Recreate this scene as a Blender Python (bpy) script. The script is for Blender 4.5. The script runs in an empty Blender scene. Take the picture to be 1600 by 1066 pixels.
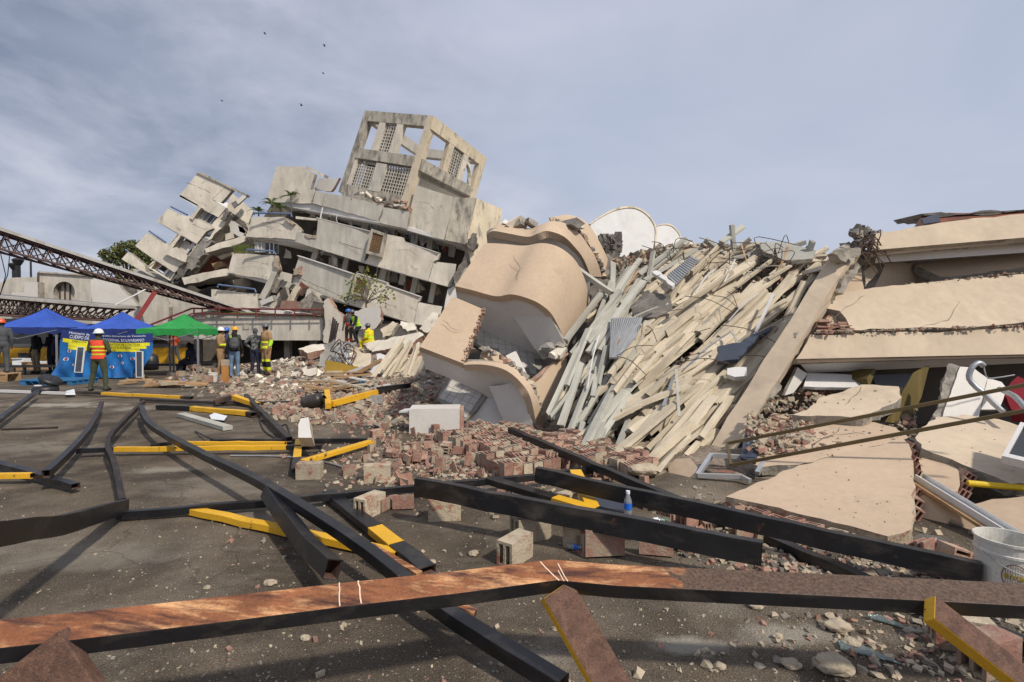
import bpy, bmesh, math, random
import numpy as np
from mathutils import Vector, Matrix, noise as mnoise

# ------------------------------------------------------------------ camera, sky, sun, exposure
SC = bpy.context.scene
COL = SC.collection
CAM_H, FPX, PITCH = 1.78, 800.0, math.atan(18 / 800)
cam = bpy.data.cameras.new('camera')
cam.lens, cam.sensor_width, cam.clip_start, cam.clip_end = 18.0, 36.0, 0.05, 3000
camo = bpy.data.objects.new('camera', cam)
COL.objects.link(camo)
camo.location = (0, 0, CAM_H)
camo.rotation_euler = (math.radians(90) - PITCH, 0, 0)
SC.camera = camo

SUN = Vector((0.50, -0.52, 0.75)).normalized()
SUN_EL = math.asin(SUN.z)
SUN_AZ = math.atan2(SUN.x, SUN.y)
w = bpy.data.worlds.new('World')
SC.world = w
w.use_nodes = True
nt = w.node_tree
for n in list(nt.nodes):
    nt.nodes.remove(n)


def nd(t, **k):
    n = nt.nodes.new(t)
    for a, b in k.items():
        setattr(n, a, b)
    return n


wo = nd('ShaderNodeOutputWorld')
bg = nd('ShaderNodeBackground')
bg.inputs['Strength'].default_value = 0.108
sky = nd('ShaderNodeTexSky', sky_type='NISHITA')
sky.sun_disc = False
sky.sun_elevation = SUN_EL
sky.sun_rotation = SUN_AZ
sky.air_density, sky.dust_density, sky.ozone_density = 1.0, 1.5, 1.2
tc = nd('ShaderNodeTexCoord')
mp = nd('ShaderNodeMapping')
mp.inputs['Scale'].default_value = (1.0, 1.0, 2.1)
mp.inputs['Location'].default_value = (0.35, 0.1, 0.2)
mp.inputs['Rotation'].default_value = (0.0, 0.22, 0.0)
nt.links.new(tc.outputs['Generated'], mp.inputs['Vector'])


def wnoise(scale, detail, rough, lac=2.0, dist=0.0):
    n = nd('ShaderNodeTexNoise')
    n.inputs['Scale'].default_value = scale
    n.inputs['Detail'].default_value = detail
    n.inputs['Roughness'].default_value = rough
    n.inputs['Distortion'].default_value = dist
    nt.links.new(mp.outputs['Vector'], n.inputs['Vector'])
    return n.outputs['Fac']


def wramp(fac, stops):
    r = nd('ShaderNodeValToRGB')
    while len(r.color_ramp.elements) < len(stops):
        r.color_ramp.elements.new(0.5)
    for e, (p, c) in zip(r.color_ramp.elements, stops):
        e.position, e.color = p, (*c, 1)
    nt.links.new(fac, r.inputs['Fac'])
    return r.outputs['Color']


def wmix(fac, a, b):
    m = nd('ShaderNodeMix', data_type='RGBA')
    if isinstance(fac, float):
        m.inputs[0].default_value = fac
    else:
        nt.links.new(fac, m.inputs[0])
    for s, v in ((m.inputs[6], a), (m.inputs[7], b)):
        if isinstance(v, tuple):
            s.default_value = (*v, 1)
        else:
            nt.links.new(v, s)
    return m.outputs[2]


# a mostly covered sky: high thin veil, broken grey cloud and some brighter wisps
veil = wramp(wnoise(2.2, 4, 0.5, dist=0.4), [(0.30, (3.7, 4.15, 5.15)), (0.70, (4.8, 4.95, 5.9))])
body = wramp(wnoise(3.1, 8, 0.56, dist=0.25), [(0.36, (1.8, 2.1, 2.85)), (0.50, (3.4, 3.6, 4.4)), (0.66, (5.5, 5.5, 6.0))])
sepx = nd('ShaderNodeSeparateXYZ')
nt.links.new(tc.outputs['Generated'], sepx.inputs[0])
bias = nd('ShaderNodeMath', operation='MULTIPLY_ADD')           # thicker cloud on the western (left) side
nt.links.new(sepx.outputs[0], bias.inputs[0])
bias.inputs[1].default_value = -0.30
nt.links.new(wnoise(1.6, 3, 0.5), bias.inputs[2])
cov = wramp(bias.outputs[0], [(0.44, (0, 0, 0)), (0.72, (1, 1, 1))])
cl = wmix(cov, veil, body)
nt.links.new(wmix(0.86, sky.outputs['Color'], cl), bg.inputs['Color'])
nt.links.new(bg.outputs['Background'], wo.inputs['Surface'])

sun = bpy.data.lights.new('sun', 'SUN')
sun.energy, sun.angle, sun.color = 3.05, math.radians(3.0), (1.0, 0.915, 0.805)
suno = bpy.data.objects.new('sun', sun)
COL.objects.link(suno)
suno.location = (20, -10, 40)
suno.rotation_euler = (-SUN).to_track_quat('-Z', 'Y').to_euler()

vs = SC.view_settings
vs.view_transform, vs.look, vs.gamma, vs.exposure = 'Standard', 'None', 1.0, 0.25
vs.use_curve_mapping = False
SC.cycles.use_denoising = True
SC.cycles.max_bounces = 6
SC.cycles.transparent_max_bounces = 6

# ------------------------------------------------------------------ pixel directions of the 1600 x 1066 photograph
_cp, _sp = math.cos(PITCH), math.sin(PITCH)


def ray(x, y):
    u, v = (x - 800) / FPX, (533 - y) / FPX
    return Vector((u, _cp + v * _sp, -_sp + v * _cp))


def W(x, y, d):                       # point seen at a pixel, d metres ahead
    r = ray(x, y)
    return Vector((0, 0, CAM_H)) + r * (d / r.y)


def G(x, y, z=0.0):                   # point seen at a pixel, at height z
    r = ray(x, y)
    return Vector((0, 0, CAM_H)) + r * ((z - CAM_H) / r.z)


def on_plane(x, y, p0, n):
    o, r = Vector((0, 0, CAM_H)), ray(x, y)
    return o + r * ((p0 - o).dot(n) / r.dot(n))


CAMP = Vector((0, 0, CAM_H))
RND = random.Random(7)

# ------------------------------------------------------------------ materials
MATS = {}


def lin(c):
    if isinstance(c, str):
        c = tuple(int(c[i:i + 2], 16) / 255 for i in (0, 2, 4))
        return tuple(((v + 0.055) / 1.055) ** 2.4 if v > 0.04045 else v / 12.92 for v in c)
    return c


def mat(name, col, rough=0.8, var=0.18, scale=3.0, stain=None, stain_lo=0.5, stain_hi=0.65, stain_scale=1.2, stretch=(1, 1, 1),
        bump=0.15, bump_scale=40, metal=0.0, spec=0.35, inst=0.0, fine=0.1, stain2=None, s2=(0.6, 0.7, 5.0), trans=0.0):
    if name in MATS:
        return MATS[name]
    col = lin(col)
    m = bpy.data.materials.new(name)
    m.use_nodes = True
    t = m.node_tree
    b = t.nodes['Principled BSDF']
    L = t.links.new

    def N(k):
        return t.nodes.new(k)
    tcn = N('ShaderNodeTexCoord')
    oi = N('ShaderNodeObjectInfo')
    sc = N('ShaderNodeVectorMath'); sc.operation = 'SCALE'
    cmb = N('ShaderNodeCombineXYZ')
    L(oi.outputs['Random'], cmb.inputs[0]); L(oi.outputs['Random'], cmb.inputs[2])
    L(cmb.outputs[0], sc.inputs[0]); sc.inputs['Scale'].default_value = 31.0
    ad = N('ShaderNodeVectorMath'); ad.operation = 'ADD'
    L(tcn.outputs['Object'], ad.inputs[0]); L(sc.outputs[0], ad.inputs[1])
    vec = ad.outputs[0]

    def nz(s, det=5, rg=0.55, st=(1, 1, 1), dist=0.0):
        mpn = N('ShaderNodeMapping'); mpn.inputs['Scale'].default_value = st
        L(vec, mpn.inputs['Vector'])
        n = N('ShaderNodeTexNoise')
        n.inputs['Scale'].default_value, n.inputs['Detail'].default_value, n.inputs['Roughness'].default_value = s, det, rg
        n.inputs['Distortion'].default_value = dist
        L(mpn.outputs[0], n.inputs['Vector'])
        return n.outputs['Fac']

    def ramp(f, lo, hi, c0, c1):
        r = N('ShaderNodeValToRGB')
        r.color_ramp.elements[0].position, r.color_ramp.elements[1].position = lo, hi
        r.color_ramp.elements[0].color, r.color_ramp.elements[1].color = (*c0, 1), (*c1, 1)
        L(f, r.inputs[0])
        return r.outputs[0]

    def mx(f, a, c):
        q = N('ShaderNodeMix'); q.data_type = 'RGBA'
        L(f, q.inputs[0])
        for s, v in ((q.inputs[6], a), (q.inputs[7], c)):
            if isinstance(v, tuple):
                s.default_value = (*v, 1)
            else:
                L(v, s)
        return q.outputs[2]
    d = tuple(v * (1 - var) for v in col)
    u = tuple(min(1, v * (1 + var * 0.7)) for v in col)
    c = ramp(nz(scale), 0.3, 0.7, d, u)
    if stain is not None:
        c = mx(ramp(nz(stain_scale, 7, 0.65, stretch, 0.3), stain_lo, stain_hi, (0, 0, 0), (1, 1, 1)), c, lin(stain))
    if stain2 is not None:
        c = mx(ramp(nz(s2[2], 6, 0.6, s2[3] if len(s2) > 3 else (1, 1, 1), 0.4), s2[0], s2[1], (0, 0, 0), (1, 1, 1)), c, lin(stain2))
    if fine:
        f = ramp(nz(bump_scale * 1.7, 3), 0.3, 0.7, (1 - fine,) * 3, (1 + fine,) * 3)
        q = N('ShaderNodeMix'); q.data_type = 'RGBA'; q.blend_type = 'MULTIPLY'; q.inputs[0].default_value = 1
        L(c, q.inputs[6]); L(f, q.inputs[7]); c = q.outputs[2]
    if inst:
        f = ramp(oi.outputs['Random'], 0, 1, (1 - inst,) * 3, (1 + inst,) * 3)
        q = N('ShaderNodeMix'); q.data_type = 'RGBA'; q.blend_type = 'MULTIPLY'; q.inputs[0].default_value = 1
        L(c, q.inputs[6]); L(f, q.inputs[7]); c = q.outputs[2]
    L(c, b.inputs['Base Color'])
    b.inputs['Roughness'].default_value = rough
    b.inputs['Metallic'].default_value = metal
    b.inputs['Specular IOR Level'].default_value = spec
    if trans:
        b.inputs['Transmission Weight'].default_value = trans
    if bump:
        bp = N('ShaderNodeBump'); bp.inputs['Strength'].default_value = bump; bp.inputs['Distance'].default_value = 0.02
        L(nz(bump_scale, 6, 0.6), bp.inputs['Height']); L(bp.outputs[0], b.inputs['Normal'])
    MATS[name] = m
    return m


# concrete and plaster
mat('cream', (0.70, 0.64, 0.53), 0.9, 0.14, 1.2, stain=(0.46, 0.42, 0.345), stain_lo=0.44, stain_hi=0.76, stain_scale=0.9, stretch=(1.6, 1.6, 0.5), bump_scale=18, stain2=(0.20, 0.19, 0.165), s2=(0.58, 0.80, 2.0))
mat('cream_grey', (0.56, 0.525, 0.45), 0.9, 0.16, 1.2, stain=(0.36, 0.34, 0.295), stain_lo=0.42, stain_hi=0.72, stain_scale=1.0, stretch=(2.5, 2.5, 0.4), bump_scale=18)
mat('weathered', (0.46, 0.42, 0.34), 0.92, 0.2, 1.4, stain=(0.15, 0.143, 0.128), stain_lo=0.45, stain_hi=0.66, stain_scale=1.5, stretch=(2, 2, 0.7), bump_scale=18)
mat('lit_cream', (0.64, 0.55, 0.40), 0.9, 0.12, 1.2, stain=(0.25, 0.24, 0.2), stain_lo=0.52, stain_hi=0.7, stain_scale=1.6, stretch=(2, 2, 0.7), bump_scale=18)  # warmer cream, sunlight on the right-facing sides put into the colour
mat('old_concrete', (0.30, 0.285, 0.255), 0.95, 0.25, 2.5, stain=(0.16, 0.155, 0.145), bump=0.5, bump_scale=14)
mat('core', (0.34, 0.31, 0.26), 0.97, 0.3, 6, stain=(0.17, 0.15, 0.13), bump=0.9, bump_scale=22, stain_scale=4)
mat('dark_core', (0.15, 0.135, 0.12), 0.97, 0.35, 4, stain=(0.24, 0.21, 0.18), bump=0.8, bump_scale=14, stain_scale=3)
mat('beige', (0.515, 0.395, 0.28), 0.88, 0.10, 0.9, stain=(0.455, 0.35, 0.25), stain_lo=0.50, stain_hi=0.80, stain_scale=0.9, stretch=(1.4, 1.4, .7), bump=0.12, bump_scale=9, stain2=(0.36, 0.285, 0.21), s2=(0.60, 0.84, 1.6), fine=0.05)
mat('beige_light', (0.535, 0.44, 0.325), 0.88, 0.10, 1.0, stain=(0.43, 0.35, 0.265), stain_lo=0.48, stain_hi=0.78, stain_scale=1.1, stretch=(1.4, 1.4, .7), bump=0.15, bump_scale=5, stain2=(0.36, 0.30, 0.235), s2=(0.60, 0.82, 1.8), fine=0.05)
mat('soffit', (0.68, 0.66, 0.63), 0.85, 0.08, 1.0, stain=(0.56, 0.53, 0.49), stain_lo=0.45, stain_hi=0.8, stain_scale=0.9, bump=0.1, bump_scale=12, fine=0.05)
mat('white_plaster', (0.61, 0.585, 0.54), 0.8, 0.06, 1.2, stain=(0.52, 0.49, 0.45), stain_lo=0.55, stain_hi=0.8, bump=0.1, bump_scale=12, fine=0.04)
mat('shell_white', (0.62, 0.615, 0.60), 0.8, 0.05, 1.2, stain=(0.48, 0.47, 0.45), stain_lo=0.48, stain_hi=0.8, bump=0.05, fine=0.04)
mat('tile_wall', (0.52, 0.495, 0.455), 0.6, 0.12, 2, stain=(0.42, 0.395, 0.36), bump=0.2, bump_scale=30)
mat('tile_grout', (0.27, 0.255, 0.23), 0.9)
mat('joist', (0.53, 0.46, 0.345), 0.92, 0.14, 2.0, stain=(0.33, 0.28, 0.205), stain_lo=0.5, stain_hi=0.75, stain_scale=2.2, stretch=(0.35, 2, 2), bump=0.35, bump_scale=26, inst=0.16)
mat('joist_grey', (0.40, 0.395, 0.345), 0.92, 0.14, 2.0, stain=(0.31, 0.285, 0.23), stain_lo=0.5, stain_hi=0.75, stain_scale=2.2, stretch=(0.35, 2, 2), bump=0.35, bump_scale=26, inst=0.16)
mat('brick', (0.36, 0.195, 0.148), 0.92, 0.25, 9, stain=(0.38, 0.30, 0.22), stain_lo=0.45, stain_hi=0.60, stain_scale=5.5, bump=0.5, bump_scale=45, inst=0.22)
mat('brick_mortar', (0.44, 0.375, 0.275), 0.95, 0.18, 8, stain=(0.31, 0.13, 0.085), stain_lo=0.52, stain_hi=0.62, stain_scale=6, bump=0.6, bump_scale=40, inst=0.15)
mat('red_wall', (0.22, 0.075, 0.05), 0.95, 0.25, 5, stain=(0.13, 0.06, 0.045), bump=0.4)
mat('chip_pale', (0.40, 0.335, 0.245), 0.95, 0.3, 3.5, fine=0.1, bump=0.2)
mat('chip_grey', (0.27, 0.24, 0.195), 0.95, 0.35, 3.5, fine=0.1, bump=0.2)
mat('chip_red', (0.30, 0.175, 0.132), 0.95, 0.3, 3.5, fine=0.1, bump=0.2)
mat('chip_dark', (0.13, 0.115, 0.10), 0.95, 0.35, 3.5, fine=0.1, bump=0.2)
mat('rubble_soil', (0.20, 0.165, 0.13), 0.98, 0.4, 1.6, stain=(0.33, 0.28, 0.215), stain_lo=0.5, stain_hi=0.62, stain_scale=2.5, bump=1.0, bump_scale=9, stain2=(0.24, 0.105, 0.075), s2=(0.58, 0.66, 4.0), fine=0.3)
# steel, paint
mat('black_steel', (0.012, 0.0125, 0.015), 0.38, 0.35, 5, stain=(0.060, 0.052, 0.044), stain_lo=0.52, stain_hi=0.74, stain_scale=2.6, stretch=(1, 1, 2.5), bump=0.06, bump_scale=30, spec=0.5, stain2=(0.075, 0.038, 0.024), s2=(0.66, 0.72, 7), inst=0.2)
mat('dull_steel', (0.030, 0.024, 0.022), 0.6, 0.35, 5, stain=(0.085, 0.05, 0.036), stain_lo=0.5, stain_hi=0.7, stain_scale=3, bump=0.1, bump_scale=30, inst=0.2)
mat('yellow_paint', (0.72, 0.40, 0.022), 0.5, 0.08, 3, stain=(0.52, 0.28, 0.03), stain_lo=0.55, stain_hi=0.8, stain_scale=2, bump=0.05, spec=0.45, stain2=(0.12, 0.075, 0.03), s2=(0.645, 0.67, 9))
mat('rust', (0.105, 0.058, 0.042), 0.85, 0.3, 26, stain=(0.165, 0.092, 0.062), stain_lo=0.45, stain_hi=0.7, stain_scale=16, bump=0.35, bump_scale=90, fine=0.35)
mat('rust_bright', (0.26, 0.10, 0.042), 0.5, 0.35, 7, stain=(0.74, 0.42, 0.20), stain_lo=0.50, stain_hi=0.68, stain_scale=3.0, stretch=(0.9, 3.5, 1), bump=0.15, bump_scale=50, stain2=(0.075, 0.030, 0.020), s2=(0.50, 0.64, 4, (0.7, 4, 1)), fine=0.2)
mat('scratch', (0.80, 0.62, 0.45), 0.5, 0.1, 20)
mat('truss_red', (0.095, 0.055, 0.046), 0.75, 0.3, 3, inst=0.2)
mat('post_red', (0.24, 0.035, 0.035), 0.55, 0.2, 2)
mat('rail_red', (0.16, 0.032, 0.033), 0.6, 0.2, 2)
mat('rail_blue', (0.11, 0.16, 0.26), 0.6, 0.2, 2)
mat('roof_sheet', (0.46, 0.44, 0.40), 0.6, 0.15, 0.8, stain=(0.28, 0.25, 0.21), stain_scale=0.8, bump=0.08)
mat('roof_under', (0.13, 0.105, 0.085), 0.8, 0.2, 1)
mat('white_paint', (0.62, 0.61, 0.59), 0.55, 0.06, 3, stain=(0.5, 0.49, 0.46), stain_lo=0.6, stain_hi=0.8, bump=0.05)
mat('alu', (0.55, 0.56, 0.57), 0.38, 0.12, 4, metal=0.6, bump=0.05)
mat('bronze', (0.125, 0.09, 0.042), 0.45, 0.15, 5, metal=0.3, bump=0.05)
mat('galv', (0.36, 0.38, 0.40), 0.45, 0.2, 8, metal=0.5, bump=0.08)
mat('corrugated', (0.33, 0.34, 0.35), 0.5, 0.2, 3, metal=0.3)
mat('rebar', (0.10, 0.062, 0.045), 0.8, 0.3, 12)
mat('glass_dark', (0.03, 0.033, 0.036), 0.15, 0.2, 2, spec=0.6, bump=0)
mat('glass_grey', (0.19, 0.20, 0.215), 0.25, 0.2, 1, spec=0.6, bump=0)
mat('pane', (0.45, 0.55, 0.52), 0.08, 0.05, 2, trans=0.85, bump=0)
mat('curtain', (0.46, 0.44, 0.39), 0.9, 0.15, 2)
mat('interior', (0.125, 0.108, 0.09), 0.95, 0.3, 1.0, stain=(0.07, 0.06, 0.05))  # dark wall colour with the shade of open rooms and holes put in
# cloth, plastic, wood
mat('tarp_blue', (0.034, 0.092, 0.42), 0.6, 0.16, 2, bump=0.6, bump_scale=5)
mat('tarp_navy', (0.018, 0.035, 0.16), 0.6, 0.15, 2, bump=0.1, bump_scale=8)
mat('banner_blue', (0.018, 0.15, 0.42), 0.5, 0.15, 2, stain=(0.02, 0.075, 0.25), stain_lo=0.5, stain_hi=0.7, stain_scale=1.5, bump=0.1, bump_scale=8)
mat('tarp_green', (0.024, 0.27, 0.058), 0.6, 0.16, 2, bump=0.6, bump_scale=5)
mat('tent_pole', (0.30, 0.31, 0.33), 0.45, 0.1, 4, metal=0.4)
mat('print_white', (0.72, 0.75, 0.78), 0.6, 0.05, 4)
mat('print_yellow', (0.72, 0.66, 0.02), 0.55, 0.08, 3)
mat('print_dark', (0.035, 0.04, 0.03), 0.7, 0.1, 3)
mat('print_red', (0.42, 0.05, 0.06), 0.6, 0.1, 3)
mat('print_green', (0.02, 0.22, 0.07), 0.6, 0.1, 3)
mat('print_brown', (0.24, 0.11, 0.06), 0.6, 0.1, 3)
mat('panel_cell', (0.050, 0.055, 0.065), 0.25, 0.2, 4, spec=0.6, bump=0)
mat('pallet_blue', (0.030, 0.14, 0.30), 0.7, 0.2, 4)
mat('wood', (0.42, 0.27, 0.14), 0.8, 0.2, 3, stain=(0.28, 0.165, 0.085), stretch=(0.4, 3, 3), bump=0.2, inst=0.2)
mat('wood_orange', (0.45, 0.21, 0.06), 0.7, 0.15, 3, stretch=(0.4, 3, 3), bump=0.1)
mat('wood_olive', (0.13, 0.098, 0.032), 0.6, 0.2, 2, stain=(0.18, 0.135, 0.045), stretch=(3, 3, 0.4), bump=0.1)
mat('mustard', (0.36, 0.225, 0.03), 0.65, 0.15, 2)
mat('plastic_black', (0.016, 0.016, 0.018), 0.45, 0.2, 4, spec=0.5)
mat('plastic_white', (0.60, 0.585, 0.53), 0.45, 0.08, 4, stain=(0.36, 0.33, 0.27), stain_lo=0.55, stain_hi=0.72, stain_scale=6, bump=0.1, stain2=(0.15, 0.14, 0.12), s2=(0.68, 0.74, 14))
mat('plastic_cyan', (0.05, 0.40, 0.50), 0.5, 0.1, 4)
mat('plastic_blue', (0.02, 0.14, 0.60), 0.4, 0.1, 4)
mat('plastic_yellow', (0.62, 0.42, 0.015), 0.45, 0.1, 4)
mat('bottle_clear', (0.68, 0.74, 0.76), 0.12, 0.05, 4, trans=0.75, bump=0)
mat('blue_sheet', (0.045, 0.055, 0.08), 0.5, 0.2, 3)
mat('red_fabric', (0.22, 0.012, 0.022), 0.75, 0.2, 4)
mat('tank_grey', (0.045, 0.043, 0.040), 0.4, 0.3, 5, metal=0.3, stain=(0.12, 0.10, 0.085))
mat('cardboard', (0.34, 0.22, 0.12), 0.9, 0.15, 3)
mat('yellow_wall', (0.55, 0.30, 0.015), 0.8, 0.1, 1, stain=(0.4, 0.24, 0.05), bump_scale=14)
mat('grey_paint', (0.12, 0.12, 0.12), 0.7, 0.1, 2)
# nature
mat('leaf_dark', (0.055, 0.085, 0.025), 0.75, 0.4, 0.6, bump=0, fine=0.2)
mat('leaf_olive', (0.15, 0.15, 0.045), 0.75, 0.35, 0.8, bump=0, fine=0.2)
mat('leaf_bright', (0.10, 0.16, 0.03), 0.7, 0.3, 1.5, bump=0, fine=0.2)
mat('leaf_yellow', (0.23, 0.22, 0.03), 0.7, 0.25, 2, bump=0, fine=0.2)
mat('bark', (0.13, 0.10, 0.075), 0.9, 0.3, 6, bump=0.4)
mat('moss', (0.10, 0.12, 0.025), 0.95, 0.3, 3)
# clothes
for k, c in dict(skin=(0.24, 0.125, 0.08), skin_dark=(0.13, 0.07, 0.045), hair=(0.015, 0.012, 0.010), olive=(0.055, 0.065, 0.035), hi_red=(0.70, 0.07, 0.035),
                 hi_yellow=(0.68, 0.74, 0.03), tan=(0.33, 0.205, 0.10), navy=(0.018, 0.022, 0.045), black_cloth=(0.014, 0.014, 0.016), jeans=(0.13, 0.21, 0.31),
                 grey_cloth=(0.075, 0.08, 0.085), camo=(0.10, 0.105, 0.10), orange_cloth=(0.62, 0.10, 0.03), yellow_cloth=(0.66, 0.54, 0.015), khaki=(0.24, 0.20, 0.13),
                 purple=(0.05, 0.04, 0.11), boot=(0.025, 0.022, 0.020), lime=(0.42, 0.70, 0.04)).items():
    mat(k, c, 0.85, 0.22, 6, bump=0.1, bump_scale=25)
mat('camo_cloth', (0.17, 0.175, 0.17), 0.85, 0.2, 10, stain=(0.03, 0.032, 0.033), stain_lo=0.47, stain_hi=0.53, stain_scale=9, stain2=(0.34, 0.34, 0.33), s2=(0.60, 0.63, 12))
for k, c in dict(helmet_white=(0.75, 0.75, 0.73), helmet_blue=(0.02, 0.13, 0.50), helmet_yellow=(0.78, 0.38, 0.01), helmet_grey=(0.10, 0.105, 0.115), helmet_orange=(0.72, 0.10, 0.03)).items():
    mat(k, c, 0.3, 0.05, 4, bump=0, spec=0.5)


# ground material: worn asphalt
def ground_mat():
    m = mat('asphalt', (0.115, 0.090, 0.063), 0.95, 0.45, 1.6, stain=(0.205, 0.170, 0.128), stain_lo=0.46, stain_hi=0.70, stain_scale=0.8, bump=0.9, bump_scale=75,
            stain2=(0.058, 0.046, 0.035), s2=(0.48, 0.66, 0.7), fine=0.65)
    t = m.node_tree
    b = t.nodes['Principled BSDF']
    L = t.links.new
    src = b.inputs['Base Color'].links[0].from_socket
    tcn = t.nodes.new('ShaderNodeTexCoord')
    # pale cement smears at their places on the ground
    n = t.nodes.new('ShaderNodeTexNoise'); n.inputs['Scale'].default_value = 2.6; n.inputs['Detail'].default_value = 8; n.inputs['Roughness'].default_value = 0.65
    L(tcn.outputs['Object'], n.inputs['Vector'])
    for (x, y, rx, ry, k) in SMEARS:
        mpn = t.nodes.new('ShaderNodeMapping'); mpn.vector_type = 'TEXTURE'
        mpn.inputs['Location'].default_value = (x, y, 0); mpn.inputs['Scale'].default_value = (rx, ry, 1)
        L(tcn.outputs['Object'], mpn.inputs['Vector'])
        ln = t.nodes.new('ShaderNodeVectorMath'); ln.operation = 'LENGTH'; L(mpn.outputs[0], ln.inputs[0])
        a = t.nodes.new('ShaderNodeMath'); a.operation = 'MULTIPLY_ADD'; L(n.outputs['Fac'], a.inputs[0]); a.inputs[1].default_value = 3.2; a.inputs[2].default_value = -1.15
        d = t.nodes.new('ShaderNodeMath'); d.operation = 'SUBTRACT'; L(a.outputs[0], d.inputs[0]); L(ln.outputs['Value'], d.inputs[1])
        r = t.nodes.new('ShaderNodeMapRange'); L(d.outputs[0], r.inputs[0]); r.inputs[1].default_value = -0.55; r.inputs[2].default_value = 0.15; r.inputs[4].default_value = k
        q = t.nodes.new('ShaderNodeMix'); q.data_type = 'RGBA'
        L(r.outputs[0], q.inputs[0]); L(src, q.inputs[6]); q.inputs[7].default_value = (0.33, 0.30, 0.245, 1)
        src = q.outputs[2]
    for scl, hi, c in ((34, 0.17, (0.34, 0.30, 0.235)), (90, 0.22, (0.36, 0.32, 0.26))):
        v = t.nodes.new('ShaderNodeTexVoronoi'); v.inputs['Scale'].default_value = scl
        L(tcn.outputs['Object'], v.inputs['Vector'])
        r = t.nodes.new('ShaderNodeMapRange'); L(v.outputs['Distance'], r.inputs[0]); r.inputs[1].default_value = hi; r.inputs[2].default_value = hi * .6
        r2 = t.nodes.new('ShaderNodeValToRGB'); r2.color_ramp.elements[0].position, r2.color_ramp.elements[1].position = 0.55, 0.75
        L(v.outputs['Color'], r2.inputs[0])
        mm = t.nodes.new('ShaderNodeMath'); mm.operation = 'MULTIPLY'; L(r.outputs[0], mm.inputs[0]); L(r2.outputs[0], mm.inputs[1])
        q = t.nodes.new('ShaderNodeMix'); q.data_type = 'RGBA'
        L(mm.outputs[0], q.inputs[0]); L(src, q.inputs[6]); q.inputs[7].default_value = (*c, 1)
        src = q.outputs[2]
    nd_ = t.nodes.new('ShaderNodeTexNoise'); nd_.inputs['Scale'].default_value = 1.1; nd_.inputs['Detail'].default_value = 9; nd_.inputs['Roughness'].default_value = .68
    mpd = t.nodes.new('ShaderNodeMapping'); mpd.inputs['Scale'].default_value = (.7, 1.5, 1); mpd.inputs['Rotation'].default_value = (0, 0, .5); L(tcn.outputs['Object'], mpd.inputs['Vector']); L(mpd.outputs[0], nd_.inputs['Vector'])
    r = t.nodes.new('ShaderNodeMapRange'); L(nd_.outputs['Fac'], r.inputs[0]); r.inputs[1].default_value = .52; r.inputs[2].default_value = .72; r.inputs[4].default_value = .75
    q = t.nodes.new('ShaderNodeMix'); q.data_type = 'RGBA'; L(r.outputs[0], q.inputs[0]); L(src, q.inputs[6]); q.inputs[7].default_value = (.255, .215, .165, 1); src = q.outputs[2]
    nw = t.nodes.new('ShaderNodeTexNoise'); nw.inputs['Scale'].default_value = 1.3; nw.inputs['Detail'].default_value = 6; L(tcn.outputs['Object'], nw.inputs['Vector'])
    ad = t.nodes.new('ShaderNodeMix'); ad.data_type = 'RGBA'; ad.blend_type = 'ADD'; ad.inputs[0].default_value = .9; L(tcn.outputs['Object'], ad.inputs[6]); L(nw.outputs['Color'], ad.inputs[7])
    vo = t.nodes.new('ShaderNodeTexVoronoi'); vo.feature = 'DISTANCE_TO_EDGE'; vo.inputs['Scale'].default_value = .42; L(ad.outputs[2], vo.inputs['Vector'])
    r = t.nodes.new('ShaderNodeMapRange'); L(vo.outputs['Distance'], r.inputs[0]); r.inputs[1].default_value = .006; r.inputs[2].default_value = .002; r.inputs[4].default_value = .38
    q = t.nodes.new('ShaderNodeMix'); q.data_type = 'RGBA'; L(r.outputs[0], q.inputs[0]); L(src, q.inputs[6]); q.inputs[7].default_value = (.03, .025, .02, 1); src = q.outputs[2]
    L(src, b.inputs['Base Color'])


SMEARS = []
for px_, py_, rx_, ry_, k_ in ((92, 633, 1.5, .45, 1.0), (1065, 1007, .28, .10, .9), (1240, 990, .34, .13, .8), (215, 639, .7, .3, .6), (262, 734, .45, .18, .7), (120, 870, .9, .35, .35), (330, 760, .8, .4, .3), (840, 1030, .3, .12, .5), (420, 800, .9, .3, .3), (60, 700, 1.2, .5, .35), (1130, 940, .5, .2, .3), (230, 960, .5, .2, .25)):
    q_ = G(px_, py_)
    SMEARS.append((q_.x, q_.y, rx_, ry_, k_))
ground_mat()


# ------------------------------------------------------------------ mesh helpers
WLOC = {}


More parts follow.
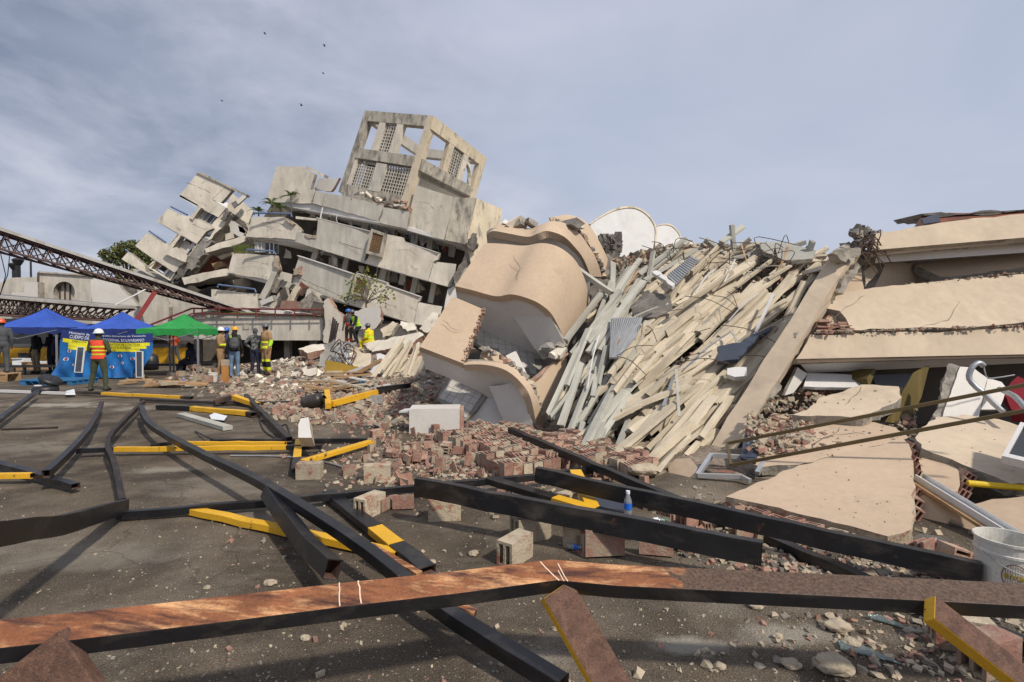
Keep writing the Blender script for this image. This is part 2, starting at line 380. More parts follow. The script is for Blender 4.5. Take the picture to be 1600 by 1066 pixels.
class MB:
    def __init__(s):
        s.v, s.f, s.m = [], [], []

    def add(s, vs_, fs, mi=0):
        o = len(s.v)
        s.v += [tuple(p) for p in vs_]
        s.f += [tuple(o + i for i in f) for f in fs]
        s.m += [mi] * len(fs) if isinstance(mi, int) else list(mi)
        return s

    def hexa(s, p, mi=0):              # p: four points of one face, then the four opposite ones
        return s.add(p, [(0, 3, 2, 1), (4, 5, 6, 7), (0, 1, 5, 4), (1, 2, 6, 5), (2, 3, 7, 6), (3, 0, 4, 7)], mi)

    def box(s, c, size, rot=None, mi=0):
        h = Vector(size) / 2
        pts = [Vector((x * h.x, y * h.y, z * h.z)) for z in (-1, 1) for x, y in ((-1, -1), (1, -1), (1, 1), (-1, 1))]
        if rot is not None:
            pts = [rot @ p for p in pts]
        return s.hexa([Vector(c) + p for p in pts], mi)

    def prism(s, front, back, mf=0, ms=1, mb_=None):
        n = len(front)
        o = len(s.v)
        s.v += [tuple(p) for p in front] + [tuple(p) for p in back]
        s.f.append(tuple(o + i for i in range(n)))
        s.f.append(tuple(o + n + i for i in reversed(range(n))))
        s.m += [mf, ms if mb_ is None else mb_]
        for i in range(n):
            j = (i + 1) % n
            s.f.append((o + j, o + i, o + n + i, o + n + j))
            s.m.append(ms)
        return s

    def tube(s, path, r, n=8, mi=0, cap=True):
        path = [Vector(p) for p in path]
        rs = r if isinstance(r, (list, tuple)) else [r] * len(path)
        rings, prev = [], None
        for i, p in enumerate(path):
            t = (path[min(i + 1, len(path) - 1)] - path[max(i - 1, 0)]).normalized()
            if prev is None:
                a = t.orthogonal().normalized()
            else:
                a = (prev - t * prev.dot(t)).normalized()
            prev = a
            b = t.cross(a)
            rings.append([p + (a * math.cos(k * math.tau / n) + b * math.sin(k * math.tau / n)) * rs[i] for k in range(n)])
        o = len(s.v)
        for rg in rings:
            s.v += [tuple(q) for q in rg]
        for i in range(len(path) - 1):
            for k in range(n):
                a, b = o + i * n + k, o + i * n + (k + 1) % n
                s.f.append((a, b, b + n, a + n)); s.m.append(mi)
        if cap:
            s.f.append(tuple(o + k for k in reversed(range(n)))); s.m.append(mi)
            e = o + (len(path) - 1) * n
            s.f.append(tuple(e + k for k in range(n))); s.m.append(mi)
        return s

    def bar(s, path, wd, ht, up=Vector((0, 0, 1)), mi=0, hollow=0.0, mi_in=None, roll=0.0):
        """rectangular section swept along a path: wd across, ht along up; hollow = wall thickness of an open-ended tube"""
        path = [Vector(p) for p in path]
        rings, inner = [], []
        for i, p in enumerate(path):
            t = (path[min(i + 1, len(path) - 1)] - path[max(i - 1, 0)]).normalized()
            sd = t.cross(up).normalized()
            u = sd.cross(t).normalized()
            if roll:
                sd, u = sd * math.cos(roll) + u * math.sin(roll), u * math.cos(roll) - sd * math.sin(roll)
            rings.append([p + sd * (a * wd / 2) + u * (b * ht / 2) for a, b in ((-1, -1), (1, -1), (1, 1), (-1, 1))])
            if hollow:
                inner.append([p + sd * (a * (wd / 2 - hollow)) + u * (b * (ht / 2 - hollow)) for a, b in ((-1, -1), (1, -1), (1, 1), (-1, 1))])
        o = len(s.v)
        for rg in rings:
            s.v += [tuple(q) for q in rg]
        for i in range(len(path) - 1):
            for k in range(4):
                a, b = o + i * 4 + k, o + i * 4 + (k + 1) % 4
                s.f.append((b, a, a + 4, b + 4)); s.m.append(mi)
        e = o + (len(path) - 1) * 4
        if not hollow:
            s.f.append((o, o + 1, o + 2, o + 3)); s.m.append(mi)
            s.f.append((e + 3, e + 2, e + 1, e)); s.m.append(mi)
        else:
            for end, base in ((0, o), (len(path) - 1, e)):
                t = (path[1] - path[0]) if end == 0 else (path[-2] - path[-1])
                t = t.normalized() * min(0.35, t.length * 0.5)
                q = len(s.v)
                s.v += [tuple(p) for p in inner[end]] + [tuple(p + t) for p in inner[end]]
                for k in range(4):
                    k2 = (k + 1) % 4
                    s.f.append((base + k, base + k2, q + k2, q + k)); s.m.append(mi)
                    s.f.append((q + k, q + k2, q + 4 + k2, q + 4 + k)); s.m.append(mi if mi_in is None else mi_in)
                s.f.append((q + 4, q + 5, q + 6, q + 7)); s.m.append(mi if mi_in is None else mi_in)
        return s

    def lathe(s, prof, c=(0, 0, 0), n=16, mi=0, rot=None):
        c = Vector(c)
        o = len(s.v)
        for r, z in prof:
            for k in range(n):
                a = k * math.tau / n
                p = Vector((r * math.cos(a), r * math.sin(a), z))
                if rot is not None:
                    p = rot @ p
                s.v.append(tuple(c + p))
        for i in range(len(prof) - 1):
            for k in range(n):
                a, b = o + i * n + k, o + i * n + (k + 1) % n
                s.f.append((a, b, b + n, a + n)); s.m.append(mi if isinstance(mi, int) else mi[i])
        return s

    def chunk(s, c, size, rng, mi=0):
        """a broken lump: jittered box with one corner knocked off"""
        rot = Matrix.Rotation(rng.uniform(0, 6.3), 3, 'Z') @ Matrix.Rotation(rng.uniform(-0.6, 0.6), 3, 'X') @ Matrix.Rotation(rng.uniform(-0.6, 0.6), 3, 'Y')
        h = Vector(size) / 2
        pts = []
        for z in (-1, 1):
            for x, y in ((-1, -1), (1, -1), (1, 1), (-1, 1)):
                j = [rng.uniform(0.45, 1.1) for _ in range(3)]
                pts.append(Vector(c) + rot @ Vector((x * h.x * j[0], y * h.y * j[1], z * h.z * j[2])))
        return s.hexa(pts, mi)


def mk(name, mb, mats, parent=None, label=None, cat=None, group=None, kind=None, smooth=False, loc=None):
    me = bpy.data.meshes.new(name)
    if not isinstance(mats, (list, tuple)):
        mats = [mats]
    v = np.array(mb.v, dtype=float)
    if parent is not None:
        base = WLOC[parent.name]
    elif loc is not None:
        base = np.array(loc, dtype=float)
    else:
        base = np.array([(v[:, 0].min() + v[:, 0].max()) / 2, (v[:, 1].min() + v[:, 1].max()) / 2, v[:, 2].min()])
    me.from_pydata((v - base).tolist(), [], mb.f)
    for m_ in mats:
        me.materials.append(MATS[m_])
    if len(mats) > 1:
        me.polygons.foreach_set('material_index', [min(i, len(mats) - 1) for i in mb.m])
    if smooth:
        me.polygons.foreach_set('use_smooth', [True] * len(me.polygons))
    me.update()
    o = bpy.data.objects.new(name, me)
    COL.objects.link(o)
    if parent is not None:
        o.parent = parent
    else:
        o.location = base
    WLOC[o.name] = base
    return tag(o, label, cat, group, kind)


def tag(o, label=None, cat=None, group=None, kind=None):
    for k, v_ in (('label', label), ('category', cat), ('group', group), ('kind', kind)):
        if v_:
            o[k] = v_
    return o


def thing(name, label, cat, loc, group=None):
    o = bpy.data.objects.new(name, None)
    COL.objects.link(o)
    o.location = loc
    o.empty_display_size = 0.2
    WLOC[o.name] = np.array(loc, dtype=float)
    return tag(o, label, cat, group)


def inst(name, me, M, parent=None, label=None, cat=None, group=None):
    o = bpy.data.objects.new(name, me)
    COL.objects.link(o)
    if parent is not None:
        o.parent = parent
        M = Matrix.Translation(-Vector(WLOC[parent.name])) @ M
    o.matrix_local = M
    return tag(o, label, cat, group)


def mesh_of(name, mb, mats, smooth=False):
    me = bpy.data.meshes.new(name)
    me.from_pydata(mb.v, [], mb.f)
    mats = mats if isinstance(mats, (list, tuple)) else [mats]
    for m_ in mats:
        me.materials.append(MATS[m_])
    if len(mats) > 1:
        me.polygons.foreach_set('material_index', [min(i, len(mats) - 1) for i in mb.m])
    if smooth:
        me.polygons.foreach_set('use_smooth', [True] * len(me.polygons))
    me.update()
    return me


def jag(pts, amp, step, rng, skip=()):
    """breaks every edge of a 3D polygon (except those in skip) into an uneven line within its plane"""
    n = len(pts)
    nrm = sum((pts[i].cross(pts[(i + 1) % n]) for i in range(n)), Vector()).normalized()
    out = []
    for i in range(n):
        a, b = pts[i], pts[(i + 1) % n]
        out.append(a)
        if i in skip:
            continue
        d = b - a
        k = max(1, int(d.length / step))
        sd = d.cross(nrm).normalized() if d.length > 1e-6 else Vector()
        off = 0
        for j in range(1, k):
            off = off * 0.55 + rng.uniform(-amp, amp)
            out.append(a + d * ((j + rng.uniform(-0.3, 0.3)) / k) + sd * off)
    return out


def plane3(a, b, c):
    p, q, r = W(*a), W(*b), W(*c)
    n = (q - p).cross(r - p).normalized()
    if n.dot(CAMP - p) < 0:
        n = -n
    return p, n


def panel_mb(outline, plane, thick, amp=0.0, step=0.15, skip=(), rng=None, mb=None, mf=0, ms=1, back=None, rough_back=0.0):
    rng = rng or RND
    p, n = plane3(*plane)
    pts = [on_plane(x, y, p, n) for x, y in outline]
    if amp:
        pts = jag(pts, amp, step, rng, skip)
    ext = -n * thick if back is None else back
    bk = [q + ext * (1 + (rng.uniform(-1, 1) * rough_back)) + (Vector([rng.uniform(-amp, amp) for _ in range(3)]) if amp else Vector()) for q in pts]
    # orientation: front polygon must face the camera side
    nr = sum((pts[i].cross(pts[(i + 1) % len(pts)]) for i in range(len(pts))), Vector())
    if nr.dot(n) < 0:
        pts.reverse(); bk.reverse()
    mb = mb or MB()
    return mb.prism(pts, bk, mf, ms)


def panel(name, outline, plane, thick, mats=('beige', 'core'), amp=0.03, step=0.15, skip=(), parent=None, back=None, rough_back=0.0, **k):
    return mk(name, panel_mb(outline, plane, thick, amp, step, skip, back=back, rough_back=rough_back), list(mats), parent, **k)


class Quad:
    """bilinear frame on a face given by four points (top-left, top-right, bottom-right, bottom-left); inw = inward direction"""

    def __init__(s, tl, tr, br, bl, inw=None):
        s.p = [Vector(q) for q in (tl, tr, br, bl)]
        n = (s.p[1] - s.p[0]).cross(s.p[3] - s.p[0]).normalized()
        if n.dot(CAMP - s.p[0]) > 0:
            n = -n
        s.n = n if inw is None else Vector(inw).normalized()

    def at(s, u, v, z=0.0):
        a = s.p[0].lerp(s.p[1], u)
        b = s.p[3].lerp(s.p[2], u)
        return a.lerp(b, v) + s.n * z

    def block(s, mb, u0, u1, v0, v1, z0, z1, mi=0, us=None, vs_=None):
        f = [s.at(u0, v0, z0), s.at(u1, v0, z0), s.at(u1, v1, z0), s.at(u0, v1, z0)]
        b = [s.at(u0, v0, z1), s.at(u1, v0, z1), s.at(u1, v1, z1), s.at(u0, v1, z1)]
        return mb.hexa(f + b, mi)


def align(d, up=Vector((0, 0, 1))):
    """rotation whose x axis is d and z axis near up"""
    x = Vector(d).normalized()
    y = up.cross(x)
    y = y.normalized() if y.length > 1e-5 else x.orthogonal().normalized()
    z = x.cross(y)
    return Matrix((x, y, z)).transposed()


def crack(parent, pts, plane, width=0.03, rng=RND):
    """an open jagged split in a wall face"""
    p, n = plane3(*plane)
    q = [on_plane(x, y, p, n) + n * 0.006 for x, y in pts]
    line = []
    for a, b in zip(q[:-1], q[1:]):
        k = max(2, int((b - a).length / 0.12))
        sd = (b - a).cross(n).normalized()
        for i in range(k):
            line.append(a.lerp(b, i / k) + sd * rng.uniform(-1, 1) * 0.03)
    line.append(q[-1])
    m_ = MB()
    top, bot = [], []
    for i, c in enumerate(line):
        t = (line[min(i + 1, len(line) - 1)] - line[max(i - 1, 0)]).normalized()
        sd = t.cross(n).normalized()
        wd = width * rng.uniform(0.25, 1.0) * (0.2 if i in (0, len(line) - 1) else 1)
        top.append(c + sd * wd / 2); bot.append(c - sd * wd / 2)
    k = len(line)
    m_.add(top + bot, [(i, i + 1, k + i + 1, k + i) for i in range(k - 1)])
    return mk('crack', m_, 'chip_dark', parent)


def bevel(o, wd=.005):
    md = o.modifiers.new('bevel', 'BEVEL'); md.width = wd; md.segments = 2; md.limit_method = 'ANGLE'; md.angle_limit = math.radians(50)
    return o


def crom(pts, n):
    out = []
    m_ = len(pts)
    for i in range(n + 1):
        t = i / n * (m_ - 1)
        k = min(int(t), m_ - 2)
        f = t - k
        p0, p1, p2, p3 = pts[max(k - 1, 0)], pts[k], pts[k + 1], pts[min(k + 2, m_ - 1)]
        out.append(0.5 * ((2 * p1) + (p2 - p0) * f + (2 * p0 - 5 * p1 + 4 * p2 - p3) * f * f + (3 * p1 - p0 - 3 * p2 + p3) * f ** 3))
    return out



# ------------------------------------------------------------------ ground and rubble terrain
def sstep(a, b, x):
    t = min(1, max(0, (x - a) / (b - a)))
    return t * t * (3 - 2 * t)


HEAP_PL = plane3((880, 690, 8.1), (1100, 715, 7.4), (1100, 388, 13.0))


def heap_z(x, y):
    p, n = HEAP_PL
    return p.z - ((x - p.x) * n.x + (y - p.y) * n.y) / n.z


def H(x, y):
    h = 0.0
    if y < 24 and -1 < x < 12:
        z = min(heap_z(x, y) - 0.45, 3.55)
        left = 0.75 + (y - 8.1) * 0.235
        z *= sstep(left - 0.7, left + 0.3, x)
        z *= 1 - sstep(14.5, 20, y)
        z *= 1 - sstep(7.5, 11, x)
        if x > 2.4:
            z *= sstep(7.7 + (x - 3) * 0.40, 9.1 + (x - 3) * 0.40, y) if y < 12 else 1
        h = max(h, z)
    h += 1.25 * math.exp(-((x + 5.2) / 3.3) ** 2 / 2 - ((y - 23.6) / 3.2) ** 2 / 2)
    h += 0.55 * math.exp(-((x + 3.2) / 1.3) ** 2 / 2 - ((y - 16.5) / 2.2) ** 2 / 2)
    h += 0.16 * math.exp(-((x + 3.4) / 1.9) ** 2 / 2 - ((y - 13.2) / 1.6) ** 2 / 2)
    h += 0.13 * math.exp(-((x - 0.2) / 1.5) ** 2 / 2 - ((y - 7.6) / 1.2) ** 2 / 2)
    h += 0.26 * math.exp(-((x - 4.8) / 1.5) ** 2 / 2 - ((y - 7.3) / 0.8) ** 2 / 2)
    h += 0.08 * math.exp(-((x - 3.2) / 0.8) ** 2 / 2 - ((y - 3.9) / 0.35) ** 2 / 2)
    return h


def Gh(x, y):                          # point of the terrain seen at a pixel
    p = G(x, y)
    for _ in range(4):
        if p.y > 60:
            break
        p = G(x, y, min(1.5, H(p.x, p.y)))
    return p


mb = MB()
mb.add([(-700, -60, 0), (700, -60, 0), (700, 1500, 0), (-700, 1500, 0)], [(0, 1, 2, 3)])
mk('ground', mb, 'asphalt', kind='structure', loc=(0, 0, 0), label='dark worn asphalt yard in front of the ruins')


mb = MB()
x0, x1, y0, y1, st = -13.0, 9.5, 3.6, 30.0, 0.22
nx, ny = int((x1 - x0) / st), int((y1 - y0) / st)
zz = [[0] * (ny + 1) for _ in range(nx + 1)]
for i in range(nx + 1):
    for j in range(ny + 1):
        x, y = x0 + i * st, y0 + j * st
        h = H(x, y)
        k = min(1, h * 3)
        zz[i][j] = h - 0.06 + k * 0.16 * mnoise.noise(Vector((x * 2.1, y * 2.1, 0))) + k * 0.10 * mnoise.noise(Vector((x * 5.3, y * 5.3, 4)))
idx = {}
for i in range(nx):
    for j in range(ny):
        c4 = ((i, j), (i + 1, j), (i + 1, j + 1), (i, j + 1))
        if max(zz[a][b] for a, b in c4) < 0.0:
            continue
        f = []
        for a, b in c4:
            if (a, b) not in idx:
                idx[(a, b)] = len(mb.v)
                mb.v.append((x0 + a * st, y0 + b * st, zz[a][b]))
            f.append(idx[(a, b)])
        mb.f.append(tuple(f)); mb.m.append(0)
mk('rubble_terrain', mb, 'rubble_soil', kind='structure', loc=(0, 0, 0), label='mounds of pulverised masonry under the debris')


# ------------------------------------------------------------------ collapsed apartment block in the middle
def quad_plane(pts, d0, d1, tilt=0.0):
    """plane through an outline: depth d0 at its left end, d1 at its right end, leaning back by tilt metres at the top"""
    xs = [p[0] for p in pts]; ys = [p[1] for p in pts]
    xl, xr, yt, yb = min(xs), max(xs), min(ys), max(ys)
    return ((xl, yb, d0), (xr, yb, d1), (xl, yt, d0 + tilt))


CB = thing('collapsed_apartment_block', 'tilted cream concrete apartment block with stepped balconies and a roof tower', 'building', (-7.0, 32.0, 0))


def facet(name, pts, d0, d1, thick=0.25, mats=('cream', 'core'), amp=0.03, skip=(), tilt=0.0, parent=None, step=0.3):
    return panel(name, pts, quad_plane(pts, d0, d1, tilt), thick, mats, amp, step, skip, parent or CB)


# roof level
facet('roof_parapet', [(432, 260), (470, 260), (492, 272), (485, 296), (493, 297), (487, 318), (415, 316)], 32.2, 31.2, amp=0.02)
facet('roof_parapet', [(497, 279), (530, 278), (517, 299), (491, 296)], 32.6, 32.2, mats=('white_plaster', 'brick'))
facet('cornice', [(479, 259), (507, 273), (506, 277), (477, 263)], 31.9, 31.5, thick=0.4)
facet('roof_parapet', [(493, 298), (540, 307), (600, 321), (597, 333), (590, 345), (540, 332), (488, 318)], 31.2, 30.1, mats=('cream_grey', 'core'))
facet('roof_parapet', [(599, 324), (640, 331), (635, 358), (592, 348)], 30.0, 29.7, mats=('cream_grey', 'core'), amp=0.02)
facet('roof_parapet', [(650, 289), (709, 308), (695, 375), (634, 358)], 30.0, 29.2, thick=0.3, amp=0.012)
facet('roof_parapet', [(709.5, 308), (745, 310), (728, 382), (695.5, 375)], 29.2, 29.6, thick=0.3, mats=('weathered', 'core'), amp=0.012)
facet('roof_parapet', [(745, 310), (785, 327), (782, 352), (762, 430), (738, 420), (728, 382)], 29.6, 31.6, thick=0.3, mats=('lit_cream', 'core'), amp=0.02)
# second level
facet('balcony_parapet', [(393, 339), (444, 339), (452, 344), (459, 349), (472, 361), (461, 375), (384, 370)], 31.4, 30.8, amp=0.03)
facet('balcony_parapet', [(464, 362), (494, 369), (497, 342), (580, 363), (569, 411), (461, 378)], 30.8, 29.9, mats=('cream_grey', 'core'), amp=0.015)
facet('parapet_coping', [(462, 338), (498, 342), (498, 345), (462, 342)], 31.0, 30.8, thick=0.3, amp=0)
facet('balcony_parapet', [(604, 366), (629, 371), (632, 379), (687, 397), (684, 406), (678, 408), (669, 439), (571, 411), (577, 398), (598, 402)], 29.9, 29.2, amp=0.012)
facet('balcony_parapet', [(678.5, 408), (713, 413), (711, 432), (703, 449), (669.5, 439)], 29.2, 29.9, mats=('cream_grey', 'core'), amp=0.02)
# third level
facet('balcony_parapet', [(364, 396), (431, 399), (434, 410), (437, 421), (425, 438), (356, 426)], 30.6, 30.0, amp=0.03)
facet('balcony_parapet', [(438, 424), (457, 429), (454, 442), (436, 436)], 30.2, 30.0, amp=0.015)
facet('balcony_parapet', [(458, 429), (467, 401), (552, 429), (541, 474), (456, 443)], 30.2, 29.3, mats=('cream_grey', 'core'), amp=0.012)
facet('balcony_parapet', [(558, 428), (606, 443), (606, 447), (658, 465), (655, 471), (653, 472), (646, 506), (542, 474)], 29.3, 28.7, amp=0.012)
facet('balcony_parapet', [(653.5, 472), (691, 479), (684, 512), (646.5, 506)], 28.7, 29.4, mats=('cream_grey', 'core'), amp=0.015)
# lowest level showing behind the canopy
facet('balcony_parapet', [(330, 452), (402, 459), (404, 484), (330, 474)], 29.6, 29.4, amp=0.02)
for pts, d0, d1 in (([(444, 340), (450, 343), (460, 350), (457, 352), (449, 346)], 30.75, 30.7), ([(476, 366), (494, 370), (493, 374), (480, 371)], 30.6, 30.5),
                    ([(428, 402), (436, 408), (436, 422), (428, 417)], 29.9, 29.9), ([(458, 420), (468, 416), (470, 430), (458, 430)], 29.9, 29.8)):
    facet('broken_brickwork', pts, d0, d1, 0.25, ('brick_mortar', 'brick'), 0.06, step=0.12)


def deck(name, edge, back, thick, mats, amp=0.04):
    """floor slab hanging behind a parapet: edge = (x, y, d) along its front, back = extrusion into the building"""
    top = [W(*e) for e in edge]
    m_ = MB()
    pts = top + [p + Vector(back) for p in reversed(top)]
    n = Vector((0, 0, -thick))
    m_.prism([p for p in pts], [p + n for p in pts], 0, 0)
    return mk(name, m_, mats, CB)


BK = (0.8, 6.5, 0.25)
deck('floor_slab', [(415, 312, 32.3), (487, 314, 31.4), (592, 343, 30.2), (634, 354, 29.9), (695, 371, 29.4), (728, 377, 29.8), (755, 392, 31.0)], BK, 0.2, 'soffit')
deck('floor_slab', [(384, 366, 31.6), (461, 373, 31.0), (571, 407, 30.0), (669, 435, 29.4), (703, 445, 30.0)], BK, 0.2, 'soffit')
deck('floor_slab', [(356, 422, 30.8), (425, 434, 30.2), (456, 440, 30.3), (545, 471, 29.4), (646, 502, 28.9), (684, 508, 29.5)], BK, 0.2, 'soffit')
deck('floor_slab', [(330, 470, 29.8), (404, 481, 29.6), (540, 500, 29.6)], (0.5, 5, 0.2), 0.2, 'soffit')
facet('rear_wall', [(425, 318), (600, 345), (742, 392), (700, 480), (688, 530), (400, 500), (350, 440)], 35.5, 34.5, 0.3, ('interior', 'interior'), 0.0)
for pts, d0, d1, mm in (([(345, 476), (540, 498), (690, 510), (698, 556), (345, 562)], 31.4, 30.6, 'old_concrete'), ([(360, 486), (380, 488), (376, 560), (352, 560)], 30.6, 30.6, 'cream_grey'), ([(680, 508), (704, 470), (720, 500), (716, 556), (684, 556)], 30.4, 31.5, 'cream_grey'), ([(540, 500), (640, 508), (640, 556), (540, 558)], 30.2, 30.0, 'cream_grey')):
    facet('crushed_ground_floor', pts, d0, d1, 3.0 if mm == 'old_concrete' else .4, (mm, 'core'), .06)
# leaning columns and fallen wall pieces inside the open storeys
for x, yt, yb, wd, d, ln in ((500, 322, 352, 9, 32.2, 8), (563, 338, 358, 10, 31.8, 6), (612, 352, 372, 6, 31.5, 3), (640, 361, 384, 10, 31.0, 4), (666, 366, 392, 8, 31.4, 3), (700, 378, 400, 9, 31.8, 3),
                             (484, 386, 408, 8, 31.8, 7), (533, 402, 426, 7, 31.5, 5), (520, 398, 415, 9, 31.8, -3), (590, 416, 440, 10, 31.0, 6), (622, 425, 444, 9, 31.2, 4), (640, 434, 458, 8, 31.0, 5), (668, 442, 472, 8, 30.8, 6), (602, 420, 438, 6, 31.5, 2)):
    facet('column', [(x + ln, yt), (x + ln + wd, yt + 2), (x + wd, yb + 2), (x, yb)], d, d, 0.3, ('cream_grey', 'core'), 0.02)
for i in range(26):
    r = RND
    x = r.uniform(440, 700); lev = r.choice((0, 1, 2))
    y = (352, 392, 428)[lev] + (x - 560) * 0.27 - 4 + r.uniform(-3, 6)
    facet('fallen_wall_piece', [(x, y - r.uniform(4, 12)), (x + r.uniform(4, 10), y - r.uniform(2, 10)), (x + r.uniform(6, 14), y + 6), (x - 3, y + 5)], 32.6 + r.uniform(-0.6, 0.8), 32.4, 0.2, (r.choice(('cream', 'cream_grey', 'red_wall', 'interior', 'old_concrete')), 'core'), 0.05)
# open ground storey on the left: broken columns and debris
for pts, d, m_ in (([(404, 465), (424, 425), (432, 428), (412, 470)], 29.4, 'cream_grey'), ([(440, 482), (462, 446), (470, 450), (450, 484)], 29.0, 'lit_cream'), ([(420, 478), (450, 440), (456, 444), (428, 482)], 30.0, 'cream_grey'),
                   ([(425, 437), (440, 437), (428, 458), (416, 452)], 29.6, 'core'), ([(405, 470), (425, 462), (428, 470), (408, 478)], 28.8, 'white_plaster'), ([(462, 478), (488, 455), (500, 470), (480, 486)], 29.2, 'core'),
                   ([(470, 440), (480, 447), (470, 462), (462, 455)], 29.8, 'red_wall'), ([(440, 470), (470, 472), (465, 486), (436, 484)], 28.8, 'chip_red'), ([(490, 470), (520, 474), (516, 490), (484, 488)], 28.9, 'interior'),
                   ([(480, 452), (500, 462), (496, 474), (476, 466)], 29.4, 'cream'), ([(436, 455), (446, 448), (452, 466), (440, 470)], 29.6, 'interior')):
    facet('fallen_wall_piece', pts, d, d - 0.2, 0.25, (m_, 'core'), 0.05)
facet('leaning_wall', [(732, 384), (748, 380), (746, 398), (728, 432), (713, 450), (706, 452), (722, 412)], 29.9, 30.2, 0.4, ('cream_grey', 'core'), 0.05)
facet('broken_core', [(738, 364), (745, 365), (747, 382), (738, 392), (729, 384)], 29.3, 29.3, 0.4, ('dark_core', 'dark_core'), 0.08, step=0.15)
facet('broken_core', [(720, 412), (729, 406), (729, 418), (712, 446), (708, 432)], 29.3, 29.5, 0.4, ('dark_core', 'dark_core'), 0.06, step=0.15)
facet('side_wall', [(700, 452), (716, 444), (700, 500), (688, 516)], 29.6, 29.9, 0.3, ('white_plaster', 'core'), 0.03)


for pts, d0, d1, wd in (([(497, 372), (530, 379), (571, 391)], 30.72, 29.8, .05), ([(580, 363), (576, 378), (569, 408)], 29.95, 29.8, .06), ([(600, 322), (597, 334), (591, 346)], 30.0, 29.9, .08), ([(493, 299), (490, 308), (487, 317)], 31.1, 31.1, .05), ([(458, 430), (500, 449), (540, 466)], 30.1, 29.3, .04), ([(405, 350), (425, 346), (445, 352)], 31.2, 30.8, .05),
                        ([(508, 302), (506, 312), (510, 322)], 30.9, 30.9, .03), ([(652, 315), (670, 318), (680, 330)], 29.7, 29.4, .03), ([(620, 392), (640, 390), (655, 402)], 29.5, 29.3, .025), ([(375, 410), (398, 408), (420, 414)], 30.3, 30.0, .03), ([(568, 452), (590, 470), (620, 480)], 29.0, 28.8, .025)):
    crack(CB, pts, ((pts[0][0], pts[0][1], d0 - .03), (pts[-1][0], pts[-1][1], d1 - .03), (pts[0][0], pts[0][1] + 40, d0 - .03)), wd)


# air conditioner boxes with slatted grilles
def ac_box(tl, tr, br, bl, d):
    q = Quad(W(*tl, d), W(*tr, d - 0.05), W(*br, d - 0.05), W(*bl, d))
    m_ = MB()
    for u0, u1, v0, v1 in ((0, 1, 0, .12), (0, 1, .88, 1), (0, .15, .12, .88), (.85, 1, .12, .88)):
        q.block(m_, u0, u1, v0, v1, -0.32, 0.3)
    b = mk('air_vent_box', m_, 'weathered', CB)
    m_ = MB()
    for k in range(11):
        q.block(m_, .15, .85, .13 + k * .068, .155 + k * .068, -0.25, -0.18)
    for k in range(5):
        q.block(m_, .2 + k * .14, .23 + k * .14, .12, .88, -0.17, -0.14)
    mk('vent_grille', m_, 'wood', b)
    m_ = MB(); q.block(m_, .15, .85, .12, .88, 0.1, 0.2); mk('vent_backing', m_, 'interior', b)


ac_box((583, 359), (606, 367), (598, 403), (574, 397), 29.75)
ac_box((559, 429), (581, 437), (574, 466), (550, 459), 29.15)

# roof tower: an open concrete frame with breeze-block screens
FQ = Quad(W(570.5, 172.5, 32.3), W(678, 181, 30), W(639, 307, 30), W(533, 286, 32.3))
RQ = Quad(W(678, 181, 30), W(761, 247, 34), W(743, 309, 34), W(657, 265, 30))


def tower_part(name, Q, blocks, m_):
    b = MB()
    for u0, u1, v0, v1, z0, z1 in blocks:
        Q.block(b, u0, u1, v0, v1, z0, z1)
    return mk(name, b, m_, TW)


TWm = MB(); FQ.block(TWm, 0.07, 0.96, 1.0, 1.17, 0.02, 0.6)
TW = mk('roof_tower', TWm, 'weathered', CB)
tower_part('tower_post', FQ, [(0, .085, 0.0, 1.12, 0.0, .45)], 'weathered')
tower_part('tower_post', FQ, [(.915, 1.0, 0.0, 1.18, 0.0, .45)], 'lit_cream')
tower_part('tower_beam', FQ, [(.085, .915, 0, .135, .01, .42)], 'weathered')
tower_part('tower_beam', FQ, [(.085, .915, .51, .64, -.03, .45)], 'weathered')
tower_part('tower_post', FQ, [(.27, .36, .135, .51, .02, .35)], 'cream')
tower_part('tower_post', FQ, [(.53, .62, .135, .51, .02, .35)], 'cream')
tower_part('tower_post', FQ, [(.085, .13, .64, 1.0, .03, .40)], 'cream')
tower_part('leaning_panel', FQ, [(.42, .57, .66, 1.02, .0, .2)], 'cream_grey')


def screen(Q, u0, u1, v0, v1, nu, nv, z=0.12):
    b = MB()
    for k in range(nu + 1):
        u = u0 + (u1 - u0) * k / nu
        Q.block(b, u - .0042, u + .0042, v0, v1, z, z + .10)
    for k in range(nv + 1):
        v = v0 + (v1 - v0) * k / nv
        Q.block(b, u0, u1, v - .0048, v + .0048, z + .004, z + .095)
    mk('breeze_block_screen', b, 'cream_grey', TW, kind='stuff')


screen(FQ, .37, .52, .14, .51, 4, 9)
screen(FQ, .13, .42, .72, 1.0, 8, 7)
screen(FQ, .57, .91, .66, 1.0, 9, 8)
tower_part('tower_back_panel', FQ, [(.13, .91, .64, 1.0, .9, 1.0)], 'interior')  # dark panel behind the screens, the shade in their holes put into its colour
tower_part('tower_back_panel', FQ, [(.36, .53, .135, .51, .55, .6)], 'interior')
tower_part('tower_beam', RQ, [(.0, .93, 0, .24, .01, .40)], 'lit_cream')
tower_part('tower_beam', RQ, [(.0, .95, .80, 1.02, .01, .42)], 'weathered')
tower_part('tower_post', RQ, [(.90, 1.0, 0.0, 1.12, 0, .42)], 'lit_cream')
tower_part('tower_post', RQ, [(.33, .42, .24, .80, .02, .35)], 'lit_cream')
tower_part('tower_post', RQ, [(.60, .69, .24, .80, .02, .35)], 'cream')
screen(RQ, .42, .60, .24, .80, 5, 9)
tower_part('tower_back_panel', RQ, [(.42, .60, .24, .80, .5, .55)], 'interior')
tower_part('sagging_slab', RQ, [(.0, .92, 1.0, 1.10, .5, 2.6)], 'cream_grey')
b = MB()
